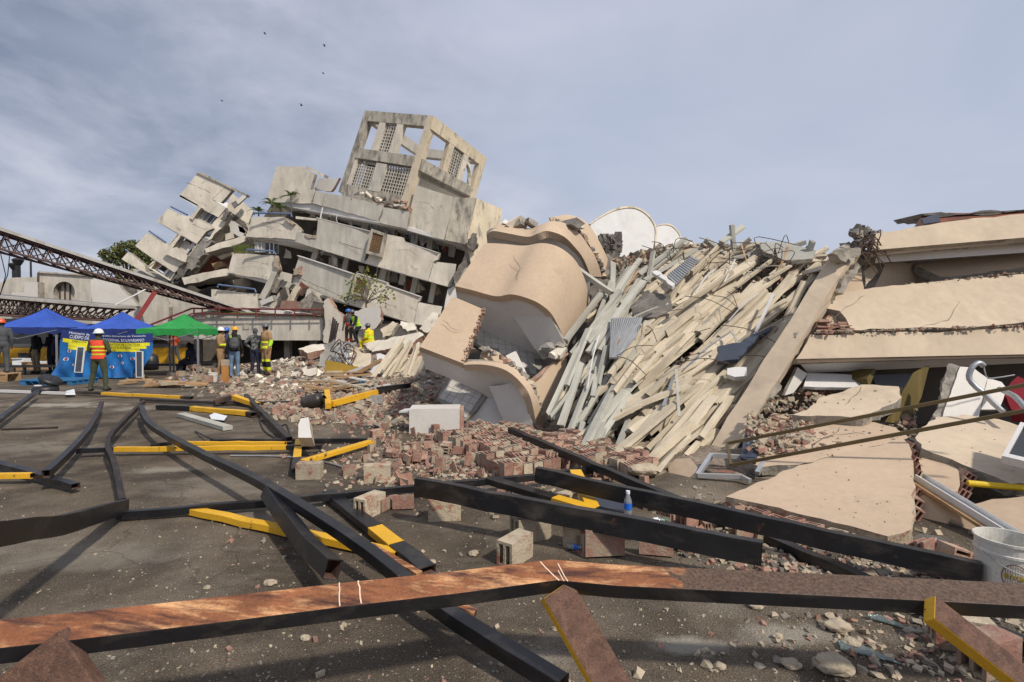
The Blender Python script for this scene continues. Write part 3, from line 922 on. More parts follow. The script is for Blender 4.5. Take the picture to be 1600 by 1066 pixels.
arc = [RQ.at(.70 + .17 * math.sin(a), .95 - .60 * math.cos(a) ** 1.0 if a < 1.5 else .92, .25) for a in [i * 0.25 for i in range(7)]]
b.bar(arc, .22, .22)
mk('tower_arch', b, 'cream', TW)
# hidden sides of the frame, seen through the openings
BQ1 = Quad(FQ.at(0, 0), FQ.at(0, 0) + (RQ.at(1, 0) - RQ.at(0, 0)), FQ.at(0, .64) + (RQ.at(1, 0) - RQ.at(0, 0)), FQ.at(0, .64), inw=(FQ.p[1] - FQ.p[0]))
BQ2 = Quad(BQ1.at(1, 0), RQ.at(1, 0), RQ.at(1, 0.95), BQ1.at(1, 1), inw=-(RQ.at(1, 0) - RQ.at(0, 0)))
for Q in (BQ1, BQ2):
    tower_part('tower_beam', Q, [(.06, .94, 0, .2, 0, .4)], 'cream_grey')
    tower_part('tower_beam', Q, [(.06, .94, .8, 1.0, 0, .4)], 'cream_grey')
    tower_part('tower_post', Q, [(.40, .48, .2, .8, 0, .35)], 'cream')
tower_part('tower_post', BQ2, [(-.03, .05, 0, 1.1, -.1, .35)], 'cream')
# brick scraps where the tower has broken from the roof
for i in range(22):
    b = MB()
    x = RND.uniform(532, 640); y = 300 + (x - 532) * 0.20 + RND.uniform(-5, 8)
    b.chunk(W(x, y, 30.9 - (x - 532) * .01), (RND.uniform(.25, .6), .3, RND.uniform(.12, .25)), RND)
    mk('broken_roof_piece', b, RND.choice(('brick', 'core', 'cream', 'brick')), CB)
# balcony railings
for pts in (((397, 336), (397, 333), (455, 334), (456, 339)), ((385, 394), (386, 390), (428, 393), (431, 398)), ((340, 449), (341, 445), (398, 452), (400, 457))):
    b = MB(); b.tube([W(x, y, 30.8 if y < 360 else 30.0 if y < 420 else 29.3) for x, y in pts], 0.055, 6)
    mk('balcony_rail', b, 'rail_blue', CB)
for pts, d0, d1 in (([(467, 400), (510, 414), (552, 428)], 30.1, 29.25), ([(558, 427), (606, 442)], 29.25, 29.0), ([(606, 446), (658, 464)], 29.0, 28.7), ([(497, 341), (540, 352), (580, 362)], 30.75, 29.9), ([(632, 378), (687, 396)], 29.7, 29.2)):
    b = MB(); n_ = len(pts); b.bar([W(x, y, d0 + (d1 - d0) * i / (n_ - 1) + .08) for i, (x, y) in enumerate(pts)], .34, .05); mk('parapet_coping', b, 'white_plaster', CB)
for i in range(22):                       # cables, pipes and rags left hanging in the open storeys
    x = RND.uniform(470, 700); lev = RND.choice((0, 1)); y = (334, 392)[lev] + (x - 540) * .27
    a = W(x, y, 31.0); L_ = RND.uniform(.4, 1.1)
    b = MB(); b.tube(crom([a, a + Vector((RND.uniform(-.15, .15), -.1, -L_ * .5)), a + Vector((RND.uniform(-.3, .3), RND.uniform(-.2, .1), -L_))], 7), RND.choice((.018, .018, .04)), 5); mk('hanging_cable', b, RND.choice(('plastic_black', 'galv', 'rail_blue', 'white_paint')), CB)
for x, y, w_, h_, mm in ((545, 345, 6, 12, 'curtain'), (598, 356, 8, 12, 'curtain'), (655, 372, 7, 13, 'white_plaster'), (520, 404, 7, 12, 'white_plaster'), (627, 432, 6, 10, 'print_white'), (560, 415, 8, 12, 'curtain'), (676, 448, 9, 14, 'wood'), (690, 385, 8, 10, 'red_wall')):
    facet('torn_hanging', [(x, y), (x + w_, y + 1), (x + w_ * .8, y + h_), (x + w_ * .2, y + h_ * .8)], 31.6, 31.5, .05, (mm, mm), .04)
# windows at the back of the left balconies
for x0_, y0_, x1_, y1_, d in ((398, 378, 414, 394, 31.6), (416, 380, 434, 396, 31.6)):
    facet('window', [(x0_, y0_), (x1_, y0_ + 1), (x1_, y1_), (x0_, y1_)], d, d, 0.1, ('glass_dark' if x0_ > 410 else 'curtain', 'white_paint'), 0)
    for t in (0.25, 0.6):
        xx = x0_ + (x1_ - x0_) * t
        facet('window_frame', [(xx, y0_), (xx + 1.4, y0_), (xx + 1.4, y1_), (xx, y1_)], d - .06, d - .06, 0.08, ('white_paint', 'white_paint'), 0)

# ------------------------------------------------------------------ tilted annex on the left
AN = thing('tilted_annex', 'tilted cream stairwell block with three stepped balconies, left of the main ruin', 'building', (-20.0, 33.0, 0))


def af(name, pts, d0, d1, thick=0.25, mats=('cream', 'core'), amp=0.015, parent=None, step=0.3, tilt=0.0):
    return panel(name, pts, quad_plane(pts, d0, d1, tilt), thick, mats, amp, step, (), parent or AN)


af('upper_wall', [(309, 270), (366, 294), (345, 317), (331, 312), (353, 325), (341, 340), (308, 322), (280, 307)], 33, 33, 0.3)
af('parapet_cap', [(306, 270), (312, 269), (386, 304), (384, 307)], 32.9, 32.9, 0.4, ('weathered', 'core'), 0.03)
af('balcony_wall', [(262, 326), (290, 338), (298, 338), (329, 352), (333, 357), (322, 362), (307, 381), (275, 363), (245, 346)], 32.8, 32.8, 0.3)
af('balcony_wall', [(230, 364), (253, 379), (261, 381), (284, 398), (290, 409), (273, 426), (243, 407), (211, 384)], 32.6, 32.6, 0.3)
af('balcony_wall', [(200, 394), (226, 414), (228, 424), (238, 432), (190, 405)], 32.4, 32.4, 0.3)
for x, y in ((298, 338), (267, 381), (232, 416)):
    af('corner_post', [(x + 13, y - 15), (x + 16, y - 13), (x + 3, y + 6), (x - 2, y + 2)], 32.7, 32.7, 0.3)
for a, b_, c in (((280, 308), (308, 324), (1.6, 3.2, .2)), ((246, 347), (276, 365), (1.6, 3.2, .2)), ((212, 385), (244, 409), (1.6, 3.2, .2))):
    m_ = MB(); p, q = W(*a, 33), W(*b_, 33); bk = Vector(c)
    m_.prism([p, q, q + bk, p + bk], [v_ + Vector((0.05, 0, .15)) for v_ in (p, q, q + bk, p + bk)], 0, 0)
    mk('balcony_floor', m_, 'soffit', AN)
for (a, b_) in (((267, 323), (293, 336)), ((233, 361), (259, 379)), ((196, 390), (224, 413))):
    m_ = MB(); m_.tube([W(*a, 33.2), W(*b_, 33.2)], 0.06, 6); mk('balcony_rail', m_, 'rail_blue', AN)


def annex_window(tl, tr, br, bl, panes, d, open_=False):
    q = Quad(W(*tl, d), W(*tr, d), W(*br, d), W(*bl, d))
    m_ = MB(); q.block(m_, 0, 1, 0, 1, 1.0, 1.1); wb = mk('window', m_, 'interior', AN)
    for v0, v1, u0, u1 in ((-.04, 0, -.02, 1.02), (1, 1.04, -.02, 1.02), (0, 1, -.03, 0), (0, 1, 1, 1.03)):
        m_ = MB(); q.block(m_, u0, u1, v0, v1, .05, .6); mk('window_reveal', m_, 'cream', wb)
    for u0, u1, mm in panes:
        m_ = MB(); q.block(m_, u0 + .015, u1 - .015, .05, .95, .35, .4); mk('pane', m_, mm, wb)
        m_ = MB(); q.block(m_, u1 - .015, u1 + .015, 0, 1, .3, .42); mk('window_frame', m_, 'alu', wb)


annex_window((312, 325), (341, 338), (330, 352), (302, 338), ((.05, .3, 'curtain'), (.3, .52, 'glass_grey'), (.52, .76, 'glass_dark'), (.76, 1, 'glass_grey')), 33.0)
annex_window((277, 366), (307, 382), (292, 402), (258, 390), ((.05, .2, 'curtain'), (.62, .78, 'white_plaster')), 32.8)
annex_window((243, 408), (272, 426), (264, 438), (230, 417), ((.0, .22, 'brick'), (.5, .62, 'white_plaster'), (.62, .8, 'glass_grey'), (.8, .95, 'curtain')), 32.6)
af('fallen_panel', [(256, 393), (275, 386), (293, 400), (290, 410), (262, 398)], 32.3, 32.3, 0.15, ('cream', 'brick'), 0.03)
m_ = MB(); m_.lathe([(0.01, 0), (.42, .05), (.42, .2), (.01, .25)], W(290, 387, 33.5), 14, rot=Matrix.Rotation(1.45, 3, 'X')); mk('dish', m_, 'white_plaster', AN)
af('broken_edge', [(353, 326), (361, 336), (331, 373), (322, 378), (333, 358), (330, 353), (341, 340)], 32.9, 33.2, 0.5, ('cream', 'core'), 0.06)
af('broken_edge', [(352, 328), (358, 331), (352, 344), (344, 342)], 32.75, 32.8, 0.3, ('dark_core', 'dark_core'), 0.07, step=0.15)
af('broken_edge', [(326, 373), (332, 377), (292, 430), (270, 446), (263, 438), (307, 382), (318, 371)], 32.8, 33, 0.5, ('old_concrete', 'core'), 0.09, step=0.18)
af('broken_edge', [(282, 414), (294, 420), (286, 434), (268, 440)], 32.6, 32.6, 0.3, ('dark_core', 'dark_core'), 0.1, step=0.15)
af('side_wall', [(361, 337), (352, 345), (331, 374), (296, 424), (306, 428), (350, 372), (356, 362), (362, 345)], 33.4, 34.2, 0.3, ('lit_cream', 'core'), 0.03)
af('rear_wall', [(362, 302), (396, 330), (388, 350), (370, 340), (354, 326)], 34.5, 35.0, 0.3, ('cream', 'core'), 0.02)
af('roof_beam', [(361, 318), (382, 302), (387, 306), (366, 325)], 33.6, 34, 0.3, ('white_plaster', 'core'), 0.03)
af('rear_wall', [(356, 330), (392, 352), (386, 378), (330, 378), (345, 350)], 35.6, 36, 0.3, ('cream', 'core'), 0.02)
af('broken_edge', [(358, 331), (385, 350), (384, 356), (362, 342)], 34.4, 34.8, 0.3, ('dark_core', 'dark_core'), 0.06)
af('rear_wall', [(330, 378), (386, 378), (366, 426), (296, 432)], 35.8, 35.8, 0.3, ('red_wall', 'red_wall'), 0.0)
af('hanging_slab', [(320, 389), (340, 380), (359, 375), (382, 368), (385, 376), (357, 386), (322, 395)], 31.5, 31.8, 1.6, ('cream', 'core'), 0.04)
af('hanging_slab', [(284, 434), (318, 426), (356, 420), (358, 430), (320, 438), (288, 445)], 31.2, 31.2, 1.6, ('cream', 'core'), 0.04)
for pts, mm in (([(357, 344), (366, 346), (384, 362), (378, 372), (360, 362)], 'white_plaster'), ([(352, 366), (364, 362), (366, 372), (352, 376)], 'cream'), ([(334, 398), (360, 390), (364, 404), (346, 406)], 'interior'),
                ([(330, 412), (346, 408), (352, 416), (336, 422)], 'wood'), ([(300, 440), (330, 432), (340, 446), (310, 452)], 'old_concrete'), ([(336, 438), (358, 434), (364, 452), (340, 456)], 'interior'), ([(372, 352), (384, 358), (384, 366), (374, 362)], 'brick')):
    af('fallen_wall_piece', pts, 33.6, 33.6, 0.3, (mm, 'core'), 0.06)

for pts in ([(331, 312), (345, 299), (352, 292)], [(300, 350), (312, 356), (326, 360)], [(262, 390), (272, 398), (288, 405)], [(290, 285), (310, 292), (330, 302)]):
    crack(AN, pts, ((pts[0][0], pts[0][1], 32.5), (pts[-1][0], pts[-1][1], 32.5), (pts[0][0], pts[0][1] + 40, 32.5)), .04)

for pts, d0, mm in (([(208, 420), (240, 430), (268, 442), (300, 440), (352, 436), (362, 556), (212, 556)], 34.4, 'cream_grey'), ([(262, 438), (300, 436), (350, 432), (356, 480), (270, 470)], 33.6, 'interior')):
    af('crushed_lower_floors', pts, d0, d0, 2.0 if mm != 'interior' else .3, (mm, 'core'), .06)

# ------------------------------------------------------------------ low wall with the walkway railing
LW = thing('retaining_wall', 'long grey stained low wall with a slab edge, behind the rescue workers', 'wall', tuple(G(400, 575)))
p = quad_plane([(303, 489), (504, 494), (504, 532), (303, 532)], 26, 26)
panel('wall_face', [(303, 489), (330, 486), (400, 488), (504, 494), (504, 532), (440, 532), (303, 530)], p, 0.35, ('cream_grey', 'core'), 0.01, parent=LW)
panel('wall_recess', [(379, 506), (389, 506), (389, 515), (379, 515)], ((379, 506, 25.97), (389, 506, 25.97), (379, 515, 25.97)), 0.02, ('weathered', 'weathered'), 0, parent=LW)
panel('moss_strip', [(330, 486), (504, 493), (504, 495.5), (330, 488)], ((330, 486, 25.9), (504, 493, 25.9), (330, 488, 25.9)), 0.4, ('moss', 'moss'), 0.01, parent=LW)
m_ = MB(); m_.prism([W(303, 531, 26.3), W(504, 532, 26.3), W(504, 532, 26.3) + Vector((0, 4, 0)), W(303, 531, 26.3) + Vector((0, 4, 0))], [v_ + Vector((0, 0, .2)) for v_ in (W(303, 531, 26.3), W(504, 532, 26.3), W(504, 532, 26.3) + Vector((0, 4, 0)), W(303, 531, 26.3) + Vector((0, 4, 0)))], 0, 0)
mk('walkway_slab', m_, 'old_concrete', LW)
for x in (310, 368, 404, 450, 490):
    m_ = MB(); t = W(x, 531, 27.2); m_.box((t.x, t.y, t.z / 2), (.3, .3, t.z)); mk('pier', m_, 'old_concrete', LW)
m_ = MB(); a, b_ = W(200, 531, 29.5), W(520, 531, 29.5); m_.box(((a.x + b_.x) / 2, 29.5, .8), (b_.x - a.x, .2, 1.6)); mk('back_wall', m_, 'interior', LW)
for pts in ([(506, 470), (512, 466), (530, 490), (540, 497), (544, 530), (530, 540), (506, 536)], [(516, 500), (560, 486), (585, 480), (592, 478), (596, 500), (588, 512), (560, 516), (535, 524)]):
    panel('broken_wall_end' if pts[0][0] < 510 else 'white_fallen_wall', pts, quad_plane(pts, 25.6, 25.3), 0.3, ('cream' if pts[0][0] < 510 else 'white_plaster', 'brick'), 0.06, parent=LW)
RL = thing('walkway_railing', 'dark red steel railing running along the top of the low wall', 'railing', tuple(W(400, 489, 25.6)))
m_ = MB()
m_.tube([W(204, 520, 24.5), W(300, 482, 25.6), W(504, 484, 25.7)], 0.045, 6); mk('top_rail', m_, 'rail_red', RL)
m_ = MB(); m_.tube([W(204, 532, 24.5), W(300, 490, 25.6), W(504, 492, 25.7)], 0.03, 6); mk('lower_rail', m_, 'rail_red', RL)
for x in (232, 268, 303, 316, 343, 371, 400, 430, 460, 490):
    y = 482 + (x - 300) * .01 if x >= 300 else 482 + (300 - x) * .396
    d = 25.6 if x >= 300 else 25.6 - (300 - x) * .0115
    m_ = MB(); m_.tube([W(x, y, d), W(x, y + (14 if x >= 300 else 18), d)], 0.035, 6); mk('baluster', m_, 'rail_red', RL)

# ------------------------------------------------------------------ white hall with the round window, behind the canopies
WH = thing('white_hall', 'off-white hall with a round window and a caved-in right end', 'building', tuple(G(110, 560)))


def hall(name, pts, d, thick=0.3, mats=('white_plaster', 'core'), amp=0.0, d1=None):
    return panel(name, pts, quad_plane(pts, d, d if d1 is None else d1), thick, mats, amp, 0.3, (), WH)


C0, rr = (100, 457), 17
circ = [(C0[0] + rr * math.cos(a), C0[1] + rr * math.sin(a)) for a in [math.pi + i * math.pi / 12 for i in range(13)]]
circ2 = [(C0[0] + rr * math.cos(a), C0[1] + rr * math.sin(a)) for a in [math.pi - i * math.pi / 12 for i in range(13)]]
hall('wall', [(60, 425), (143, 431), (143, 457)] + list(reversed(circ)) + [(60, 457)], 28, mats=('cream_grey', 'core'))
hall('wall', [(60, 457)] + circ2 + [(143, 457), (143, 530), (60, 530)], 28, mats=('cream_grey', 'core'))
rw = hall('round_window', [(C0[0] + rr * math.cos(i * .35), C0[1] + rr * math.sin(i * .35)) for i in range(18)], 28.35, 0.05, ('cream_grey', 'cream_grey'))
for x in (92, 100, 108):
    panel('window_mullion', [(x, 441), (x + 1, 441), (x + 1, 473), (x, 473)], ((x, 441, 28.25), (x + 1, 441, 28.25), (x, 473, 28.25)), 0.08, ('rebar', 'rebar'), 0, parent=rw)
hall('wall', [(143, 431), (172, 436), (186, 446), (200, 462), (221, 482), (240, 500), (262, 512), (262, 532), (143, 530)], 28, amp=0.05, d1=28.6)
hall('wall', [(-60, 452), (0, 442), (18, 434), (60, 433), (60, 530), (-60, 530)], 28.4, mats=('cream_grey', 'core'))
hall('stair_block', [(18, 457), (38, 457), (38, 441), (59, 441), (59, 470), (18, 470)], 27.6, 0.6)
hall('wall', [(214, 450), (232, 446), (252, 462), (264, 480), (264, 530), (226, 505), (218, 480)], 27.4, mats=('cream_grey', 'core'), amp=0.04)
hall('wall', [(228, 442), (300, 462), (345, 480), (345, 535), (228, 535)], 30.2, mats=('cream_grey', 'core'), amp=0.04)
hall('cavity_shade', [(175, 436), (232, 446), (236, 506), (200, 480)], 29.2, 0.2, ('dark_core', 'dark_core'))  # flat dark panel, the shade of the caved-in gap put into its colour
hall('roof', [(60, 424), (145, 430), (145, 432), (60, 426.5)], 27.9, 3.5, ('weathered', 'weathered'))
hall('roof_block', [(110, 427), (118, 420), (128, 423), (127, 430)], 28.4, 0.8)
hall('ramp_wall', [(262, 500), (300, 492), (303, 532), (262, 532)], 27.0, 0.3, ('white_plaster', 'core'))
hall('opening_shade', [(-60, 498), (92, 498), (98, 506), (148, 506), (152, 516), (152, 540), (-60, 540)], 27.2, 0.15, ('glass_dark', 'glass_dark'))  # flat dark panel in place of the shaded recess under the canopy
m_ = MB(); m_.tube([W(60, 426, 27.8), W(59, 466, 27.8)], 0.05, 6); mk('downpipe', m_, 'rebar', WH)


# ------------------------------------------------------------------ canopies on steel trusses
def canopy(name, label, top0, top1, dep0, dep1, bot0, bot1, nbay, back, rt):
    A, B = W(*top0, dep0), W(*top1, dep1)
    C, D = W(*bot0, dep0), W(*bot1, dep1)
    t = thing(name, label, 'canopy', (A.x * .5 + B.x * .5, A.y * .5 + B.y * .5, 0))
    bk = Vector(back)
    nseg = 8
    for k in range(nseg):
        a, b = A.lerp(B, k / nseg), A.lerp(B, (k + 1) / nseg - .002)
        m_ = MB()
        m_.prism([a, b, b + bk, a + bk], [q + Vector((0, 0, -rt)) for q in (a, b, b + bk, a + bk)], 0, 0)
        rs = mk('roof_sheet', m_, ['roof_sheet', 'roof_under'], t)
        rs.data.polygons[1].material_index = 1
    dn = Vector((0, 0, -rt - 0.05))
    for off in (bk * .12, bk * .72):
        m_ = MB(); m_.tube([A + off + dn, B + off + dn], 0.05, 6); mk('top_chord', m_, 'truss_red', t)
        m_ = MB(); m_.tube([C + off, D + off], 0.05, 6); mk('bottom_chord', m_, 'truss_red', t)
        for k in range(nbay):
            f0, f1, fm = k / nbay, (k + 1) / nbay, (k + .5) / nbay
            for p, q in ((C.lerp(D, f0), A.lerp(B, fm) + dn), (A.lerp(B, fm) + dn, C.lerp(D, f1))):
                m_ = MB(); m_.tube([p + off, q + off], 0.026, 5); mk('diagonal_brace', m_, 'truss_red', t)
    for k in range(nbay + 1):
        f = k / nbay
        p = C.lerp(D, f)
        for q0, q1 in ((bk * .12, bk * .72),):
            m_ = MB(); m_.tube([p + q0, A.lerp(B, f) + dn + q1], 0.022, 5); mk('cross_brace', m_, 'truss_red', t)
            m_ = MB(); m_.tube([p + q1, A.lerp(B, f) + dn + q0], 0.022, 5); mk('cross_brace', m_, 'truss_red', t)
            m_ = MB(); m_.tube([p + q0, p + q1], 0.022, 5); mk('cross_brace', m_, 'truss_red', t)
    return t


canopy('fallen_canopy', 'long sagging walkway canopy with rusty truss, sloping down to the right', (-60, 335), (388, 484), 21.5, 26.2, (-60, 372), (400, 494), 22, (0.3, 1.7, -0.52), 0.14)
canopy('flat_canopy', 'level canopy roof on a dark lattice truss above the blue tents', (-60, 457), (182, 478), 23.2, 23.6, (-60, 490), (160, 501), 18, (0, 1.6, 0.05), 0.12)
m_ = MB(); m_.bar([W(203, 516, 24.0), W(243, 455, 24.6)], .2, .2)
mk('slanted_red_post', m_, 'post_red', label='thick dark red steel post leaning right under the sagging canopy', cat='post')
m_ = MB(); m_.tube([W(180, 477, 23.4), W(215, 459, 24), W(228, 452, 24.4)], 0.035, 6)
mk('loose_strip', m_, 'white_paint', label='pale thin strip hanging from the end of the level canopy', cat='strip')
for x, y, d, yb, lbl in ((28, 411, 33, 433, 'taller twin-headed lamp standing above the white hall on the left'), (22.5, 418, 34, 434, 'shorter lamp just left of the taller one above the hall')):
    t = thing('street_lamp', lbl, 'street lamp', (W(x, 500, d).x, d, 0))
    m_ = MB(); b0 = W(x, y, d); m_.tube([(b0.x, d, 0), b0], 0.13, 8); mk('pole', m_, 'plastic_black', t)
    m_ = MB(); m_.lathe([(.05, -.25), (.18, -.1), (.32, .18), (.22, .28), (.02, .33)], b0, 10); mk('lamp_head', m_, 'plastic_black', t)
m_ = MB(); p0 = W(48, 409, 31); m_.tube([(p0.x, 31, 4.0), p0], .05, 6)
for k in range(6):
    m_.tube([W(46.8, 411 + k * 3.6, 31), W(49.2, 411 + k * 3.6, 31)], .03, 5)
mk('antenna', m_, 'plastic_black', label='thin black ribbed antenna mast above the white hall', cat='antenna')
for x0_, xm, x1_ in ((0, 6, 16), (2, 3, 0)):
    m_ = MB(); m_.tube([W(x1_, 392, 24), W(xm + 6, 430, 24), W(x0_ - 4, 470, 24)], .02, 5)
    mk('hanging_cable', m_, 'plastic_black', label='thin loose cable hanging from the canopy at the far left edge' if x1_ > 5 else 'short cable at the very left edge under the canopy', cat='cable')
# yellow dado wall under the tents
m_ = MB(); a, b_ = G(-40, 572), G(302, 569); yv = 27.0
m_.box(((W(-40, 560, yv).x + W(302, 560, yv).x) / 2, yv, .42), (W(302, 560, yv).x - W(-40, 560, yv).x, .2, .84), mi=0)
YW = mk('yellow_wall', m_, 'yellow_wall', label='low yellow wall with a dark top band behind the tents', cat='wall')
m_ = MB(); m_.box(((W(-40, 560, yv).x + W(302, 560, yv).x) / 2, yv, .93), (W(302, 560, yv).x - W(-40, 560, yv).x, .24, .18)); mk('top_band', m_, 'grey_paint', YW)

# ------------------------------------------------------------------ toppled block with rounded beige balconies
def ribbon(mb, A, B, mi):
    n = len(A)
    mb.add(list(A) + list(B), [(i, i + 1, n + i + 1, n + i) for i in range(n - 1)], mi)


def curved_wall(name, top, bot, thick, mats, parent, n=36, rag_top=0.0, rag_end=0.0):
    T = crom([W(*p) for p in top], n)
    B = crom([W(*p) for p in bot], n)
    if rag_top:
        T = [t + (b - t).normalized() * RND.uniform(0, rag_top) for t, b in zip(T, B)]
    T2, B2 = [], []
    for i in range(len(T)):
        tg = (B[min(i + 1, n)] - B[max(i - 1, 0)]).normalized()
        nr = tg.cross((T[i] - B[i]).normalized()).normalized()
        if nr.dot(CAMP - B[i]) > 0 and nr.y < 0.3:
            nr = -nr
        T2.append(T[i] + nr * thick); B2.append(B[i] + nr * thick)
    m_ = MB()
    ribbon(m_, T, B, 0); ribbon(m_, T2, B2, 0); ribbon(m_, T, T2, 1); ribbon(m_, B, B2, 2)
    m_.add([T[0], T2[0], B2[0], B[0]], [(0, 1, 2, 3)], 1)
    m_.add([T[-1], T2[-1], B2[-1], B[-1]], [(0, 1, 2, 3)], 1)
    o = mk(name, m_, mats, parent, smooth=False)
    o.data.polygons.foreach_set('use_smooth', [p.material_index == 0 for p in o.data.polygons])
    return o, B2


RBB = thing('toppled_balcony_block', 'toppled beige block with three rounded balconies showing pale undersides', 'building', tuple(G(770, 672)))
WV = Vector((0.05, 0.68, -0.73))
UV = Vector((0.0, 0.73, 0.68))


def soffit(name, edge, L, parent, mats=('soffit', 'core'), n=36, thick=0.12):
    E = crom([W(*p) for p in edge], n)
    m_ = MB()
    L0, L1 = L if isinstance(L, tuple) else (L, L)
    E2 = [p + WV * (L0 + (L1 - L0) * sstep(.25, .6, i / n)) for i, p in enumerate(E)]
    up = UV * thick
    ribbon(m_, E, E2, 0); ribbon(m_, [p + up for p in E], [p + up for p in E2], 0); ribbon(m_, E2, [p + up for p in E2], 1)
    ribbon(m_, E, [p + up for p in E], 1)
    return mk(name, m_, mats, parent)


BEI = ['beige', 'brick_mortar', 'beige']
mid_b = [(711, 447, 10.1), (740, 454, 10.0), (775, 463, 9.9), (800, 460, 9.75), (832, 469, 9.65), (852, 481, 9.7), (864, 494, 9.8), (876, 517, 10.0), (886, 542, 10.3)]
mid_t = [(757, 380, 10.9), (785, 381, 10.7), (818, 384, 10.6), (845, 380, 10.4), (868, 384, 10.35), (888, 396, 10.4), (903, 413, 10.6), (915, 440, 11.0), (922, 470, 11.5)]
curved_wall('balcony_parapet', mid_t, mid_b, 0.16, BEI, RBB)
soffit('balcony_soffit', [(x, y, d + .1) for x, y, d in mid_b], (1.5, 1.9), RBB)
low_b = [(656, 542, 9.3), (690, 555, 9.25), (724, 568, 9.15)]
curved_wall('balcony_parapet', [(707, 463, 10.1), (731, 473, 10.0), (756, 484, 9.95)], low_b, 0.16, BEI, RBB, n=8)
low_b2 = [(656, 542, 9.4), (690, 555, 9.35), (724, 568, 9.25), (757, 570, 9.15), (789, 578, 9.0), (813, 597, 8.9), (829, 622, 8.85), (839, 668, 9.0)]
soffit('balcony_soffit', low_b2, (.6, 1.25), RBB)
curved_wall('balcony_parapet', [(726, 565, 9.22), (757, 563, 9.2), (795, 570, 9.05), (822, 591, 8.95), (842, 626, 8.95), (853, 666, 9.1)],
            [(724, 570, 9.15), (757, 570, 9.05), (789, 578, 8.9), (813, 597, 8.8), (829, 622, 8.75), (839, 670, 8.9)], 0.14, ['beige', 'brick_mortar', 'beige'], RBB, rag_top=0.05)
panel('balcony_parapet', [(832, 602), (846, 590), (858, 575), (886, 560), (882, 590), (871, 624), (851, 664), (842, 640)], ((832, 602, 9.1), (886, 560, 9.9), (851, 664, 9.1)), 0.16, ('beige', 'brick'), 0.025, 0.08, parent=RBB)
panel('broken_parapet', [(757, 541), (776, 549), (800, 567), (827, 596), (833, 607), (814, 601), (790, 584), (768, 569), (750, 556)], ((757, 541, 9.75), (827, 596, 9.3), (768, 569, 9.45)), 0.14, ('beige', 'brick_mortar'), 0.015, 0.06, parent=RBB)
top_b = [(760, 367, 11.3), (770, 361, 11.2), (795, 365, 11.1), (825, 370, 11.0), (840, 365, 10.9), (856, 361, 10.9), (880, 369, 11.0), (897, 385, 11.3), (912, 405, 11.7), (923, 432, 12.2)]
top_t = [(766, 359, 11.6), (779, 350, 11.7), (803, 352, 11.6), (828, 357, 11.5), (846, 350, 11.4), (866, 345, 11.45), (890, 352, 11.5), (912, 372, 11.9), (932, 405, 12.4), (941, 433, 12.9)]
curved_wall('balcony_parapet', top_t, top_b, 0.16, BEI, RBB, rag_top=0.05)
soffit('balcony_soffit', [(x, y, d + .1) for x, y, d in top_b], 2.0, RBB)
curved_wall('rounded_wall', [(865, 339, 12.4), (889, 336, 12.5), (918, 349, 12.8), (943, 390, 13.3), (959, 431, 13.8)], [(866, 348, 11.9), (890, 356, 11.9), (914, 376, 12.2), (935, 408, 12.8), (944, 436, 13.2)], 0.2, BEI, RBB)
# tiled bathroom walls that the fall has exposed: every tile course proud of its grout


def tiled(outline, plane, step_px=(0.11, 0.11)):
    p, n = plane3(*plane)
    base = panel('tiled_wall', outline, plane, 0.12, ('tile_grout', 'core'), 0.02, 0.2, parent=RBB)
    pts = [on_plane(x, y, p, n) for x, y in outline]
    ex = (pts[1] - pts[0]).normalized(); ey = n.cross(ex)
    if ey.z > 0:
        ey = -ey
    uv = [((q - pts[0]).dot(ex), (q - pts[0]).dot(ey)) for q in pts]

    def inside(u, v):
        c = False
        for i in range(len(uv)):
            (a, b), (c_, d) = uv[i], uv[i - 1]
            if (b > v) != (d > v) and u < (c_ - a) * (v - b) / (d - b) + a:
                c = not c
        return c
    s = 0.15
    m_ = MB(); m_.box((0, 0, 0), (s - .008, s - .008, .012))
    me = mesh_of('tile', m_, 'tile_wall')
    R = Matrix((ex, ey, n)).transposed().to_4x4()
    u0, u1 = min(u for u, v in uv), max(u for u, v in uv)
    v0, v1 = min(v for u, v in uv), max(v for u, v in uv)
    for i in range(int((u1 - u0) / s) + 1):
        for j in range(int((v1 - v0) / s) + 1):
            u, v = u0 + (i + .5) * s, v0 + (j + .5) * s
            if all(inside(u + a * .07, v + b * .07) for a in (-1, 1) for b in (-1, 1)) and RND.random() > 0.03:
                inst('tile', me, Matrix.Translation(pts[0] + ex * u + ey * v + n * 0.004) @ R, base)


tiled([(745, 482), (790, 489), (822, 512), (846, 560), (848, 600), (800, 566), (757, 546), (735, 545)], ((745, 482, 11.3), (846, 560, 10.7), (757, 546, 10.4)))
tiled([(702, 582), (757, 604), (762, 617), (745, 640), (727, 658), (683, 624)], ((702, 582, 10.3), (757, 604, 9.95), (690, 640, 9.75)))
panel('room_wall', [(757, 604), (775, 592), (815, 600), (842, 672), (729, 668), (727, 657), (762, 617)], ((757, 604, 10.0), (830, 640, 9.35), (735, 664, 9.55)), 0.15, ('white_plaster', 'core'), 0.02, parent=RBB)
panel('room_wall', [(790, 556), (806, 548), (826, 590), (818, 592)], ((790, 556, 10.2), (806, 548, 10.3), (826, 590, 9.8)), 0.12, ('white_plaster', 'core'), 0.0, parent=RBB)
panel('room_wall', [(802, 497), (830, 484), (856, 486), (884, 541), (866, 556), (848, 562)], ((802, 497, 10.25), (856, 486, 9.85), (848, 562, 10.2)), 0.1, ('white_plaster', 'core'), 0.01, parent=RBB)
panel('room_wall', [(764, 604), (806, 597), (822, 625), (835, 672), (790, 668)], ((764, 604, 9.4), (806, 597, 9.05), (790, 668, 9.2)), 0.1, ('white_plaster', 'core'), 0.01, parent=RBB)
